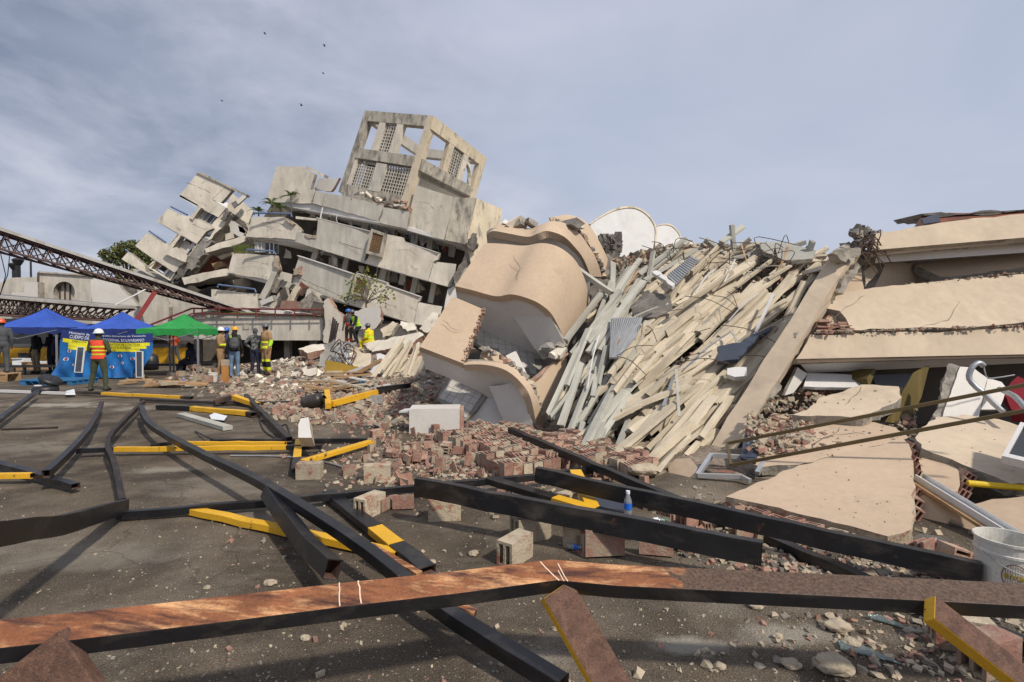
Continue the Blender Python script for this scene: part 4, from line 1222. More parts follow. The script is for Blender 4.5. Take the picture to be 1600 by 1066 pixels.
panel('window_frame', [(740, 534), (795, 563), (800, 574), (797, 575), (791, 566), (738, 538)], ((740, 534, 10.2), (795, 563, 9.9), (738, 538, 10.15)), 0.08, ('plastic_black', 'plastic_black'), 0.0, parent=RBB)
panel('shade_backing', [(700, 590), (715, 470), (765, 385), (870, 360), (925, 420), (915, 520), (880, 560), (842, 640), (800, 690), (690, 670)], ((700, 590, 11.6), (915, 520, 12.3), (870, 360, 14.0)), 0.3, ('interior', 'interior'), 0, parent=RBB)  # dark panel closing the view through, shade of the hollow put into its colour
panel('shade_backing', [(896, 440), (950, 396), (975, 410), (950, 560), (880, 640), (872, 600)], ((896, 440, 12.6), (950, 396, 13.6), (880, 640, 10.8)), 0.3, ('dark_core', 'dark_core'), 0.05, parent=RBB)  # dark panel filling the gap to the heap, shade put into its colour
# hollow bricks along the broken parapet end
mbk = MB()
for (a, b) in (((-.15, .15), (-.1, -.078)), ((-.15, .15), (.078, .1))):
    mbk.box((0, 0, b[0] / 2 + b[1] / 2), (.30, .15, .022))
for y in (-.064, 0, .064):
    mbk.box((0, y, 0), (.30, .022, .156))
BRICK = mesh_of('brick', mbk, 'brick')
BRICK_M = mesh_of('mortared_brick', mbk, 'brick_mortar')
mbh = MB()
mbh.box((-.04, 0, -.089), (.22, .15, .022)); mbh.box((-.05, -.064, 0.01), (.20, .022, .176)); mbh.box((-.07, .064, -.02), (.16, .022, .116)); mbh.box((-.03, 0, .0), (.17, .022, .15))
BRICK_H = mesh_of('broken_brick', mbh, 'brick')
mbs = MB(); mbs.box((0, 0, 0), (.26, .02, .17)); mbs.box((.04, .04, -.07), (.18, .06, .02))
BRICK_S = mesh_of('brick_shard', mbs, 'brick')
for k in range(17):
    x, y = 754 - k * 1.9 + RND.uniform(-2, 2), 486 + k * 4.9 + RND.uniform(-1, 1)
    p = W(x + 2, y, 9.95 - k * .045)
    inst('brick', BRICK_H, Matrix.Translation(p) @ align(WV, UV).to_4x4() @ Matrix.Rotation(RND.uniform(-.5, .5), 4, 'X') @ Matrix.Rotation(RND.uniform(-.3, .3), 4, 'Z') @ Matrix.Scale(RND.uniform(.3, .5), 4), RBB)
for k in range(14):
    t = k / 13
    x, y = 832 + 54 * t, 600 - 42 * t - 4
    inst('brick', BRICK_H, Matrix.Translation(W(x, y, 9.2 + .8 * t)) @ align((1, .6, .6), UV).to_4x4() @ Matrix.Rotation(RND.uniform(-.4, .4), 4, 'X') @ Matrix.Scale(.42, 4), RBB)
for k in range(18):
    t = k / 17
    q = crom([W(757, 545, 9.55), W(797, 567, 9.3), W(827, 596, 9.1), (W(838, 630, 9.05)), W(851, 664, 9.15)], 40)[int(t * 40)]
    m_ = MB(); m_.chunk(q, (.16, .12, .1), RND); mk('brick_fragment', m_, RND.choice(('brick', 'brick_mortar', 'core')), RBB)
for x, y, d, s in ((862, 545, 9.9, .45), (872, 552, 9.7, .35), (850, 548, 10, .3), (878, 543, 9.9, .3), (868, 556, 9.6, .25), (806, 348, 11.6, .5), (830, 349, 11.5, .35), (790, 350, 11.7, .3), (893, 350, 11.5, .5), (903, 356, 11.7, .4), (815, 352, 11.5, .3)):
    m_ = MB(); m_.chunk(W(x, y, d), (s, s * .7, s * .45), RND); mk('concrete_lump', m_, RND.choice(('core', 'cream', 'old_concrete')), RBB)

for k in range(26):
    t = k / 25
    q = crom([W(862, 346, 11.9), W(889, 355, 11.85), W(914, 376, 12.2), W(934, 406, 12.75), W(943, 436, 13.2)], 40)[int(t * 40)]
    m_ = MB(); m_.chunk(q + Vector((RND.uniform(-.05, .05), -.05, RND.uniform(-.05, .05))), (.18, .12, .1), RND); mk('concrete_fragment', m_, RND.choice(('core', 'dark_core', 'beige')), RBB)
for pts, pl in (([(800, 400), (812, 420), (808, 440)], ((800, 400, 10.3), (830, 400, 10.2), (800, 440, 9.95))), ([(690, 500), (705, 512), (722, 516)], ((690, 500, 9.62), (722, 516, 9.55), (690, 540, 9.3)))):
    crack(RBB, pts, pl, .012)
# pale rounded balcony undersides standing up behind the heap
for pts, d, lbl in (([(922, 351), (938, 340), (955, 331), (970, 326.5), (985, 325), (998, 328), (1009, 335), (1017, 344), (1023, 356), (1023, 372), (1019, 398), (985, 412), (955, 418), (935, 400)], 15.0, 'largest pale rounded balcony slab standing on end behind the joist heap'),
                    ([(1024, 354), (1036, 351.5), (1047, 353), (1056, 360), (1062, 370), (1065, 388), (1062, 402), (1020, 404)], 18.0, 'middle pale rounded balcony slab, behind and right of the largest one'),
                    ([(1062, 379), (1072, 376), (1082, 379), (1089, 387), (1092, 400), (1062, 402)], 21.0, 'smallest and farthest pale rounded balcony slab on the heap crest')):
    t = thing('rounded_balcony_slab', lbl, 'balcony', tuple(W(pts[-2][0], pts[-2][1], d)))
    pl = quad_plane(pts, d - .5, d + .4, .6)
    panel('slab_underside', pts, pl, 0.12, ('shell_white', 'shell_white'), 0, parent=t)
    p_, n_ = plane3(*pl)
    curve = [on_plane(x, y, p_, n_) for x, y in pts[:-2]]
    curve = crom(curve, 30)
    m_ = MB()
    ctr = sum(curve, Vector()) / len(curve)
    out = [(q - ctr).normalized() for q in curve]
    A = [q - o * .01 + n_ * .03 for q, o in zip(curve, out)]; B = [q + o * .05 + n_ * .03 for q, o in zip(curve, out)]
    bkv = -n_ * 1.0
    ribbon(m_, A, B, 0); ribbon(m_, B, [q + bkv for q in B], 0); ribbon(m_, A, [q + bkv for q in A], 0); ribbon(m_, [q + bkv for q in A], [q + bkv for q in B], 0)
    mk('parapet_rim', m_, 'lit_cream', t)
m_ = MB()
for i in range(34):
    m_.chunk(W(RND.uniform(938, 966), RND.uniform(372, 414), 13.8), (.3, .3, .3), RND)
mk('hanging_concrete', m_, 'dark_core', label='dark mass of crushed concrete hanging beside the largest rounded slab', cat='concrete', kind='stuff')

# ------------------------------------------------------------------ heap of precast concrete joists
HP, HN = HEAP_PL


def zz2(x, y):
    return 860 + x / 2.4217, 310 + y / 2.4217


JM = {}
for fam, mm in (('c', 'joist'), ('g', 'joist_grey')):
    for ln in (1.2, 2.0, 3.0, 4.2):
        for v_ in range(2):
            m_ = MB()
            wd, ht = (.12, .095) if v_ == 0 else (.17, .052)
            nseg = max(3, int(ln / .35))
            rings = []
            for i in range(nseg + 1):
                x = -ln / 2 + ln * i / nseg
                e = 0.03 if i in (0, nseg) else 0.006
                dx = RND.uniform(-.05, .05) if i in (0, nseg) else 0
                sag = 0.004 * ln * math.sin(i / nseg * math.pi) * (1 if v_ else -1)
                rings.append([(x + dx + RND.uniform(-e, e), a * wd / 2 * (1 if b < 0 else .72) + RND.uniform(-e, e) * .4, b * ht / 2 + sag + RND.uniform(-e, e) * .4) for a, b in ((-1, -1), (1, -1), (1, 1), (-1, 1))])
            for rg in rings:
                m_.v += rg
            for i in range(nseg):
                for k in range(4):
                    a, b = i * 4 + k, i * 4 + (k + 1) % 4
                    m_.f.append((b, a, a + 4, b + 4)); m_.m.append(0)
            m_.f += [(0, 1, 2, 3), (nseg * 4 + 3, nseg * 4 + 2, nseg * 4 + 1, nseg * 4)]; m_.m += [1, 1]
            JM[(fam, ln, v_)] = mesh_of('concrete_joist', m_, [mm, 'core'])

JL = {'c': 'cream precast concrete joist lying among its like', 'g': 'grey precast concrete joist lying among its like'}
JG = {'c': 'cream joists on the heap', 'g': 'grey joists on the heap'}


def joist(a, b, fam, lift=0.1, lift2=None, v_=None, pa=None, pb=None):
    p = pa if pa is not None else on_plane(*a, HP, HN) + HN * lift
    q = pb if pb is not None else on_plane(*b, HP, HN) + HN * (lift if lift2 is None else lift2)
    if pa is None and p.z < .08:
        p = G(*a, .08)
    if pb is None and q.z < .08:
        q = G(*b, .06)
    d = q - p
    L = d.length
    ln = min((1.2, 2.0, 3.0, 4.2), key=lambda k: abs(k - L))
    v_ = RND.choice((0, 1, 1)) if v_ is None else v_
    M = Matrix.Translation((p + q) / 2) @ (align(d, HN) @ Matrix.Rotation(RND.gauss(0, .3), 3, 'X')).to_4x4() @ Matrix.Diagonal((L / ln, RND.uniform(.5, 1.05), RND.uniform(.7, 1.15), 1))
    mid = (p + q) / 2
    zone = 'near the heap crest' if mid.z > 3.1 else 'on the lower slope by the leaning column' if mid.x > 2.6 and mid.z < 1.6 else 'at the foot of the heap' if mid.z < .8 else 'on the upper slope' if mid.z > 2.1 else 'halfway up the heap'
    return inst('concrete_joist', JM[(fam, ln, v_)], M, None, JL[fam] + ' ' + zone, 'joist', JG[fam])


CJ = [(640, 215, 530, 330), (690, 330, 480, 430), (680, 345, 440, 510), (795, 360, 560, 540), (815, 390, 570, 610), (830, 410, 600, 640), (890, 420, 640, 560), (850, 500, 650, 630), (840, 520, 700, 640), (770, 280, 650, 350),
      (900, 300, 810, 370), (370, 530, 230, 730), (480, 500, 240, 735), (580, 650, 200, 850), (440, 590, 310, 760), (490, 630, 330, 765), (530, 720, 300, 980), (520, 780, 260, 860), (430, 790, 220, 910), (610, 820, 490, 960),
      (680, 800, 560, 960), (540, 890, 340, 1020), (520, 940, 390, 1040), (630, 660, 470, 740), (760, 300, 590, 400), (700, 420, 570, 520), (560, 470, 430, 560), (860, 330, 700, 480), (500, 560, 380, 640), (400, 860, 300, 940), (350, 650, 240, 800), (480, 700, 360, 800)]
GJ = [(510, 200, 330, 340), (550, 225, 350, 350), (520, 205, 360, 315), (240, 310, 235, 440), (355, 370, 270, 460), (340, 330, 255, 450), (200, 420, 60, 590), (265, 400, 80, 640), (260, 450, 140, 610), (350, 380, 150, 640),
      (230, 540, 160, 700), (120, 680, 40, 910), (160, 730, 70, 930), (180, 690, 165, 820), (100, 650, 0, 850), (230, 380, 170, 510), (215, 630, 180, 760), (290, 370, 100, 650), (720, 170, 640, 225), (300, 440, 190, 640), (150, 560, 60, 760), (240, 600, 130, 800), (90, 760, 10, 880)]
for a, b, c, d in CJ:
    joist(zz2(a, b), zz2(c, d), 'c', RND.uniform(.22, .42), RND.uniform(.15, .4))
for a, b, c, d in GJ:
    joist(zz2(a, b), zz2(c, d), 'g', RND.uniform(.22, .45), RND.uniform(.15, .4))
for i in range(430):
    x, y = RND.uniform(875, 1270), RND.uniform(392, 735)
    # keep to the visible slope: left edge, right edge (column), bottom edge
    if x < 985 - (y - 400) * .36 or x > 1314 - (y - 380) * .66 or y > 690 + (x - 880) * .24 or y < 385 + abs(x - 1080) * .06:
        continue
    gfam = x < 1010 - (y - 400) * .12 and RND.random() < .85
    ang = RND.gauss(1.02, .10) if gfam else RND.gauss(.74, .09)
    ln = RND.choice((RND.uniform(40, 90), RND.uniform(90, 210)))
    dx, dy = -math.cos(ang) * ln / 2, math.sin(ang) * ln / 2
    if y - dy < 391 + abs(x - dx - 1090) * .05 or x + abs(dx) > 1326 - (y - dy - 380) * .66 or y + dy > 735:
        continue
    joist((x - dx, y - dy), (x + dx, y + dy), 'g' if gfam else 'c', RND.uniform(0, .22), RND.uniform(0, .22))
joist(None, None, 'g', pa=W(903, 421, 11.4), pb=W(955, 457, 10.9), v_=0)
joist(None, None, 'g', pa=W(1103, 375, 12.6), pb=W(1135, 400, 12.4), v_=0)
joist(None, None, 'g', pa=W(1020, 395, 12.0), pb=W(1013, 440, 11.6), v_=0)
joist(None, None, 'c', pa=W(1258, 440, 10.4), pb=W(1228, 503, 9.8), v_=1)
for i in range(24):                       # thin bent metal strips and battens tangled among the joists
    x, y = RND.uniform(900, 1230), RND.uniform(410, 690)
    if x < 975 - (y - 400) * .36 or x > 1290 - (y - 380) * .66:
        continue
    an = RND.gauss(.95, .45); ln = RND.uniform(25, 80)
    a_ = on_plane(x - math.cos(an) * ln / 2, min(715, y + math.sin(an) * ln / 2), HP, HN) + HN * RND.uniform(.3, .5)
    b_ = on_plane(x + math.cos(an) * ln / 2, max(405, y - math.sin(an) * ln / 2), HP, HN) + HN * RND.uniform(.3, .6)
    if min(a_.z, b_.z) < .05:
        continue
    m_ = MB(); m_.bar(crom([a_, a_.lerp(b_, .5) + HN * RND.uniform(-.08, .12), b_], 6), RND.uniform(.02, .06), .012)
    mm_ = RND.choice(('galv', 'white_paint', 'joist_grey', 'wood'))
    mk('bent_strip', m_, mm_, label={'galv': 'thin bent metal strip caught among the joists', 'white_paint': 'thin white strip caught among the joists', 'joist_grey': 'thin grey batten caught among the joists', 'wood': 'thin brown batten caught among the joists'}[mm_], cat='strip', group='strips among the joists')
# fan of joists on the middle mound
JL2 = 'weathered concrete joist in the fan of joists left of the toppled balconies'
for k in range(17):
    t = k / 16
    a = (620 + 55 * t + RND.uniform(-8, 8), 528 + 12 * t + RND.uniform(-4, 26))
    b = (585 + 62 * t + RND.uniform(-5, 5), 585 + 22 * t + RND.uniform(-8, 5))
    p, q = W(*a, 16.2 + RND.uniform(-.4, .5)), W(*b, 14.4 + RND.uniform(-.3, .3))
    o = joist(None, None, 'c', pa=p, pb=q)
    o['label'] = JL2; o['group'] = 'joist fan on the middle mound'

# ------------------------------------------------------------------ pancaked beige block on the right
PB = thing('pancaked_block', 'pancaked beige block with a leaning column and stacked parapets, far right', 'building', (6.6, 8.5, 0))


def prism_col(L0, R0, S0, L1, R1, S1):
    pts0 = [W(*L0), W(*R0), W(*S0)]; pts1 = [W(*L1), W(*R1), W(*S1)]
    pts0.append(pts0[0] + pts0[2] - pts0[1]); pts1.append(pts1[0] + pts1[2] - pts1[1])
    return pts0, pts1


p0, p1 = prism_col((1300, 396, 8.4), (1322, 413, 8.2), (1350, 392, 8.6), (1107, 700, 7.45), (1145, 712, 7.2), (1184, 655, 7.7))
m_ = MB()
nseg = 14
for i in range(nseg + 1):
    t = i / nseg
    for a, b in zip(p0, p1):
        q = a.lerp(b, t)
        j = .035 if i in (0, nseg) else .012
        m_.v.append(tuple(q + Vector([RND.uniform(-j, j) for _ in range(3)])))
for i in range(nseg):
    for k in range(4):
        a, b = i * 4 + k, i * 4 + (k + 1) % 4
        m_.f.append((b, a, a + 4, b + 4)); m_.m.append(0)
m_.f += [(0, 1, 2, 3), (nseg * 4 + 3, nseg * 4 + 2, nseg * 4 + 1, nseg * 4)]; m_.m += [1, 1]
COLM = mk('leaning_column', m_, ['beige_light', 'core'], PB)
for pts, d in (([(1316, 436), (1340, 410), (1345, 418), (1318, 460), (1309, 458)], 8.22), ([(1246, 520), (1252, 512), (1258, 524), (1248, 552), (1238, 558), (1244, 538)], 7.86), ([(1206, 600), (1216, 590), (1222, 604), (1208, 622), (1198, 626)], 7.62), ([(1303, 396), (1316, 390), (1346, 388), (1344, 398), (1322, 410)], 8.1)):
    panel('spalled_core', pts, quad_plane(pts, d - .1, d + .12), 0.15, ('core', 'core'), 0.03, 0.06, parent=COLM)


def rb(name, pts, plane, thick, mats=('beige_light', 'core'), amp=0.02, step=0.14, back=None, skip=()):
    return panel(name, pts, plane, thick, mats, amp, step, skip, PB, back)


# stacked parapets and slabs
rb('parapet', [(1369, 365), (1456, 351), (1537, 340), (1640, 331), (1640, 368), (1362, 391)], ((1362, 391, 8.4), (1640, 368, 8.4), (1369, 365, 8.55)), 0.22, skip=(3, 4))
rb('floor_slab', [(1362, 392), (1640, 369), (1640, 374), (1364, 399)], ((1362, 392, 8.5), (1640, 369, 8.5), (1364, 399, 8.5)), 3, back=Vector((.3, 2.6, -.05)), amp=0, mats=('beige', 'soffit'))
rb('beam_edge', [(1366, 399), (1640, 375), (1640, 392), (1368, 411)], ((1366, 399, 8.75), (1640, 375, 8.75), (1368, 411, 8.75)), .25, amp=0.0, mats=('soffit', 'core'))
rb('inner_wall', [(1360, 412), (1640, 392), (1640, 440), (1390, 450), (1340, 450)], ((1360, 412, 9.6), (1640, 392, 9.6), (1390, 450, 9.6)), .2, ('soffit', 'core'), 0.0)
rb('inner_wall', [(1384, 412), (1428, 410), (1440, 446), (1366, 450)], ((1384, 412, 9.0), (1428, 410, 9.4), (1366, 450, 8.9)), .15, ('beige', 'core'), 0.02)
rb('inner_wall', [(1430, 415), (1480, 405), (1640, 392), (1640, 415), (1470, 432)], ((1430, 415, 9.3), (1640, 392, 9.2), (1470, 432, 9.0)), .15, ('beige', 'core'), 0.03)
rb('parapet', [(1292, 482), (1306, 462), (1316, 456), (1394, 446), (1506, 436), (1640, 423), (1640, 501), (1522, 511), (1400, 514), (1330, 516), (1322, 498), (1312, 486)], ((1330, 516, 7.9), (1640, 501, 7.9), (1394, 446, 8.5)), 0.2, skip=(5,))
rb('parapet', [(1266, 523), (1330, 520), (1480, 518), (1640, 508), (1640, 553), (1480, 556), (1244, 561)], ((1244, 561, 7.75), (1640, 553, 7.75), (1266, 523, 7.9)), 0.22, skip=(3, 4, 5))
rb('floor_slab', [(1244, 562), (1640, 554), (1640, 557), (1248, 567)], ((1244, 562, 7.8), (1640, 554, 7.8), (1248, 567, 7.8)), 3, back=Vector((.2, 2.2, .12)), amp=0, mats=('beige', 'soffit'))
rb('beam_edge', [(1248, 566), (1640, 557), (1640, 566), (1262, 583)], ((1248, 566, 7.95), (1640, 557, 7.95), (1262, 583, 8.3)), .2, amp=0.0, mats=('soffit', 'core'))
rb('shade_backing', [(1240, 575), (1640, 560), (1640, 700), (1240, 700)], ((1240, 575, 9.6), (1640, 560, 9.6), (1240, 700, 9.6)), .2, ('interior', 'interior'), 0)  # dark panel, shade below the lowest parapet put into its colour
rb('upper_brickwork', [(1438, 340), (1446, 334), (1500, 333), (1640, 330), (1640, 337), (1537, 341), (1456, 352)], ((1438, 340, 9.2), (1640, 330, 9.2), (1456, 352, 9.0)), .5, ('red_wall', 'brick'), 0.04)
rb('roof_crust', [(1440, 334), (1520, 332), (1640, 328), (1640, 331), (1520, 335), (1446, 337)], ((1440, 334, 9.15), (1640, 328, 9.15), (1446, 337, 9.15)), .7, ('dark_core', 'dark_core'), 0.03)
rb('roof_sheet', [(1440, 342), (1466, 334), (1470, 346), (1444, 350)], ((1440, 342, 8.9), (1466, 334, 8.9), (1444, 350, 8.8)), .04, ('blue_sheet', 'blue_sheet'), 0.02)
rb('bracket_wall', [(1318, 455), (1330, 424), (1346, 420), (1350, 450), (1346, 460)], ((1318, 455, 8.5), (1346, 420, 8.7), (1346, 460, 8.45)), .3, ('beige', 'core'), 0.02)
rb('bracket_wall', [(1350, 424), (1366, 412), (1372, 424), (1352, 448)], ((1350, 424, 8.8), (1366, 412, 9.0), (1352, 448, 8.6)), .2, ('beige', 'core'), 0.02)
for i in range(12):
    x, y = 1284 + RND.uniform(0, 14) if i < 5 else RND.uniform(1304, 1326), RND.uniform(503, 521)
    inst('brick', BRICK_S, Matrix.Translation(W(x, y, 7.95)) @ Matrix.Rotation(RND.uniform(-.3, .3), 4, 'Z') @ Matrix.Rotation(1.57 + RND.uniform(-.3, .3), 4, 'X') @ Matrix.Scale(.8, 4), PB)
rb('brick_core', [(1290, 500), (1300, 482), (1314, 488), (1326, 514), (1296, 522)], ((1290, 500, 8.2), (1314, 488, 8.3), (1296, 522, 8.1)), .2, ('brick_mortar', 'brick'), 0.04)
# crushed joint at the top of the column
CR = thing('crushed_joint', 'grey crushed concrete knot with bent rebar on top of the leaning column', 'rubble', tuple(W(1340, 400, 8.7)))
for i in range(60):
    u_ = RND.random()
    m_ = MB(); m_.chunk(W(1346 + RND.gauss(0, 9) - u_ * 6, 356 + u_ * 52, 8.75 + RND.uniform(-.15, .3)), (RND.uniform(.07, .17), .12, RND.uniform(.06, .14)), RND)
    mk('concrete_lump', m_, RND.choice(('old_concrete', 'dark_core', 'core')), CR)
for i in range(12):
    a = W(RND.uniform(1328, 1350), RND.uniform(370, 410), 8.5)
    pth = [a, a + Vector((RND.uniform(-.1, .15), -.1, RND.uniform(.05, .3))), a + Vector((RND.uniform(0, .4), -.1, RND.uniform(-.1, .35))), a + Vector((RND.uniform(.1, .5), 0, RND.uniform(-.3, .1)))]
    m_ = MB(); m_.tube(crom(pth, 8), .009, 5); mk('rebar', m_, 'rebar', CR)


# loose broken wall panels in front of it
def loose(name, pts, plane, thick, lbl, cat='wall panel', mats=('beige_light', 'core'), amp=0.025, step=0.09, skip=(), rough_back=0.0):
    return panel(name, pts, plane, thick, mats, amp, step, skip, None, None, rough_back, label=lbl, cat=cat)


loose('broken_wall_panel', [(1134, 776), (1175, 758), (1249, 727), (1330, 705), (1411, 686), (1420, 694), (1427, 720), (1424, 745), (1431, 760), (1424, 800), (1424, 827), (1387, 838), (1330, 822), (1266, 807), (1200, 790)], ((1134, 776, 5.05), (1387, 838, 4.1), (1411, 686, 5.7)), .14,
      'largest smooth beige wall panel lying tilted in front, behind the black beams', mats=('beige', 'brick_mortar'))
loose('broken_wall_panel', [(1171, 680), (1208, 645), (1260, 650), (1367, 660), (1400, 668), (1420, 684), (1350, 702), (1249, 726), (1190, 730), (1160, 715)], ((1171, 680, 7.0), (1249, 726, 6.05), (1380, 662, 6.9)), .12, 'cracked beige wall panel under the bronze window frame', mats=('beige', 'core'))
loose('broken_wall_panel', [(1238, 648), (1262, 640), (1282, 621), (1346, 601), (1404, 604), (1409, 621), (1392, 632), (1374, 641), (1350, 653), (1290, 650)], ((1238, 648, 7.2), (1350, 653, 6.85), (1346, 601, 7.7)), .14, 'small beige wall panel with crumbled right end, below the white board', mats=('beige_light', 'core'))
loose('broken_wall_panel', [(1430, 684), (1440, 672), (1462, 652), (1502, 648), (1560, 655), (1640, 680), (1640, 760), (1580, 756), (1530, 736), (1470, 712), (1440, 700)], ((1430, 684, 5.9), (1640, 756, 4.9), (1502, 648, 6.6)), .13, 'beige wall panel on the far right lying under the window sash', mats=('beige_light', 'core'))
loose('broken_wall_panel', [(1440, 715), (1468, 714), (1490, 726), (1507, 740), (1500, 758), (1495, 769), (1470, 762), (1436, 745)], ((1440, 715, 5.6), (1507, 740, 5.2), (1470, 762, 5.0)), .15, 'short beige wall stub with open hollow bricks at its lower right', mats=('beige', 'brick'))
loose('broken_wall_panel', [(1428, 752), (1500, 795), (1556, 832), (1540, 870), (1424, 836), (1424, 800)], ((1428, 752, 5.1), (1556, 832, 4.4), (1424, 836, 4.75)), .14, 'shaded beige wall panel underneath the white metal channel', mats=('beige', 'core'))
loose('broken_wall_panel', [(1512, 790), (1550, 780), (1640, 772), (1640, 850), (1585, 845)], ((1512, 790, 4.9), (1640, 772, 4.7), (1585, 845, 4.35)), .15, 'grubby beige wall panel at the right edge behind the bucket', mats=('beige', 'core'))
loose('leaning_stub', [(1044, 730), (1056, 717), (1078, 716), (1086, 728), (1090, 752), (1046, 752)], ((1044, 730, 6.4), (1086, 728, 6.2), (1046, 752, 6.25)), .25, 'short beige column stub with shattered top at the foot of the heap', 'column', ('beige', 'core'), 0.03)

for pts, pl, wd in (([(1262, 706), (1275, 690), (1300, 680), (1312, 668)], ((1171, 680, 7.0), (1249, 726, 6.05), (1380, 662, 6.9)), .015), ([(1250, 690), (1290, 684), (1340, 676), (1352, 680)], ((1171, 680, 7.0), (1249, 726, 6.05), (1380, 662, 6.9)), .012),
                    ([(1300, 500), (1340, 470), (1352, 462)], ((1330, 516, 7.9), (1640, 501, 7.9), (1394, 446, 8.5)), .012), ([(1440, 512), (1480, 500), (1500, 470)], ((1330, 516, 7.9), (1640, 501, 7.9), (1394, 446, 8.5)), .008),
                    ([(1320, 634), (1338, 618), (1346, 604)], ((1238, 648, 7.2), (1350, 653, 6.85), (1346, 601, 7.7)), .01)):
    crack(PB, pts, pl, wd)

# the pancaked block runs on to the right beyond the picture
for nm, yt, yb, dt, db, sl, th, mm in (('parapet', 331, 368, 8.55, 8.4, .085, .22, 'beige_light'), ('parapet', 423, 501, 8.5, 7.9, .10, .2, 'beige_light'), ('parapet', 508, 553, 7.9, 7.75, .03, .22, 'beige_light'), ('beam_edge', 375, 392, 8.75, 8.75, .085, .25, 'soffit'), ('beam_edge', 557, 566, 7.95, 8.2, .03, .2, 'soffit'),
                                       ('floor_slab', 369, 374, 8.5, 8.5, .085, 2.6, 'soffit'), ('floor_slab', 554, 557, 7.8, 7.8, .03, 2.2, 'soffit'), ('inner_wall', 392, 440, 9.6, 9.6, .085, .2, 'soffit'), ('shade_backing', 560, 700, 9.6, 9.6, 0, .2, 'interior')):
    a, b = W(1640.5, yt, dt), W(1640.5, yb, db)
    v = Vector((1, 0, sl)) * 7.0; bk = Vector((0, th, 0))
    m_ = MB(); m_.hexa([a, a + v, b + v, b, a + bk, a + v + bk, b + v + bk, b + bk]); mk(nm, m_, mm, PB)
m_ = MB(); a = W(1640, 500, 9.0); m_.box((a.x + 7.3, 8.9, 1.7), (.3, 2.4, 3.4)); mk('end_wall', m_, 'beige', PB)

# ------------------------------------------------------------------ fallen steel beams
def beam(label, segs, wd, ht, group=None, up=Vector((0, 0, 1)), roll=0.0, hollow=True):
    """segs: list of (points, material); points are world positions"""
    allp = [p for s in segs for p in s[0]]
    base = min(allp, key=lambda p: p.z)
    t = thing('steel_beam', label, 'beam', (base.x, base.y, max(0, base.z - ht / 2)), group)
    for pts, mm in segs:
        m_ = MB()
        fine = [pts[0]]
        for a_, b_ in zip(pts[:-1], pts[1:]):
            k = max(1, int((b_ - a_).length / .22))
            fine += [a_.lerp(b_, i / k) + Vector((RND.gauss(0, .0035), RND.gauss(0, .0035), RND.gauss(0, .0035))) for i in range(1, k)] + [b_]
        pts = fine
        m_.bar(pts, wd, ht, up, 0, 0.006 if hollow else 0, 1, roll)
        bevel(mk({'yellow_paint': 'yellow_section', 'rust': 'rusty_section'}.get(mm, 'tube_section'), m_, [mm, 'rust'], t))
    return t


def gz(*a):
    return [G(x, y, z) for x, y, z in a]


def ext(p, q, f):
    return p + (q - p) * f


def cut(a, b, *fr):
    return [a.lerp(b, f) for f in fr]


# the nearest frame: a flat rusty chord on three legs
FR = thing('fallen_steel_frame', 'nearest steel frame with a bright rusty chord and yellow-edged braces across the foreground', 'steel frame', tuple(G(960, 1120)))
cA, cB, cC = W(-140, 1016, 1.82), W(868, 901, 2.50), W(1720, 946, 2.28)
cM = cA.lerp(cB, .93)
upv = Vector((0, -.28, 1)).normalized()
B2_, B3_ = cB.lerp(cC, .32), cB.lerp(cC, .62)


def slabbar(name, pts, wd, ht, mats_, parent, up):
    """flat tube with its own material on the top face"""
    m_ = MB(); m_.bar(pts, wd, ht, up)
    n = len(pts) - 1
    for i in range(len(m_.f)):
        m_.m[i] = 1
    for s in range(n):
        m_.m[s * 4 + 2] = 0
    return bevel(mk(name, m_, mats_, parent))


def chord_mat(x0):
    """polished rust that fades into dull brown scale along an uneven line"""
    m = MATS['rust_bright'].copy(); m.name = 'chord_top'
    t = m.node_tree; L = t.links.new
    b = t.nodes['Principled BSDF']; src = b.inputs['Base Color'].links[0].from_socket
    tcn = t.nodes.new('ShaderNodeTexCoord'); sp = t.nodes.new('ShaderNodeSeparateXYZ'); L(tcn.outputs['Object'], sp.inputs[0])
    n = t.nodes.new('ShaderNodeTexNoise'); n.inputs['Scale'].default_value = 9; n.inputs['Detail'].default_value = 8; n.inputs['Distortion'].default_value = .8; L(tcn.outputs['Object'], n.inputs['Vector'])
    a = t.nodes.new('ShaderNodeMath'); a.operation = 'MULTIPLY_ADD'; L(n.outputs['Fac'], a.inputs[0]); a.inputs[1].default_value = .55; L(sp.outputs[0], a.inputs[2])
    r = t.nodes.new('ShaderNodeMapRange'); L(a.outputs[0], r.inputs[0]); r.inputs[1].default_value = x0 + .24; r.inputs[2].default_value = x0 + .30
    n2 = t.nodes.new('ShaderNodeTexNoise'); n2.inputs['Scale'].default_value = 70; n2.inputs['Detail'].default_value = 6; L(tcn.outputs['Object'], n2.inputs['Vector'])
    rp = t.nodes.new('ShaderNodeValToRGB'); rp.color_ramp.elements[0].position, rp.color_ramp.elements[1].position = .35, .68
    rp.color_ramp.elements[0].color, rp.color_ramp.elements[1].color = (.060, .039, .028, 1), (.150, .094, .062, 1); L(n2.outputs['Fac'], rp.inputs[0])
    q = t.nodes.new('ShaderNodeMix'); q.data_type = 'RGBA'; L(r.outputs[0], q.inputs[0]); L(src, q.inputs[6]); L(rp.outputs[0], q.inputs[7]); L(q.outputs[2], b.inputs['Base Color'])
    b.inputs['Roughness'].default_value = .6
    MATS['chord_top'] = m


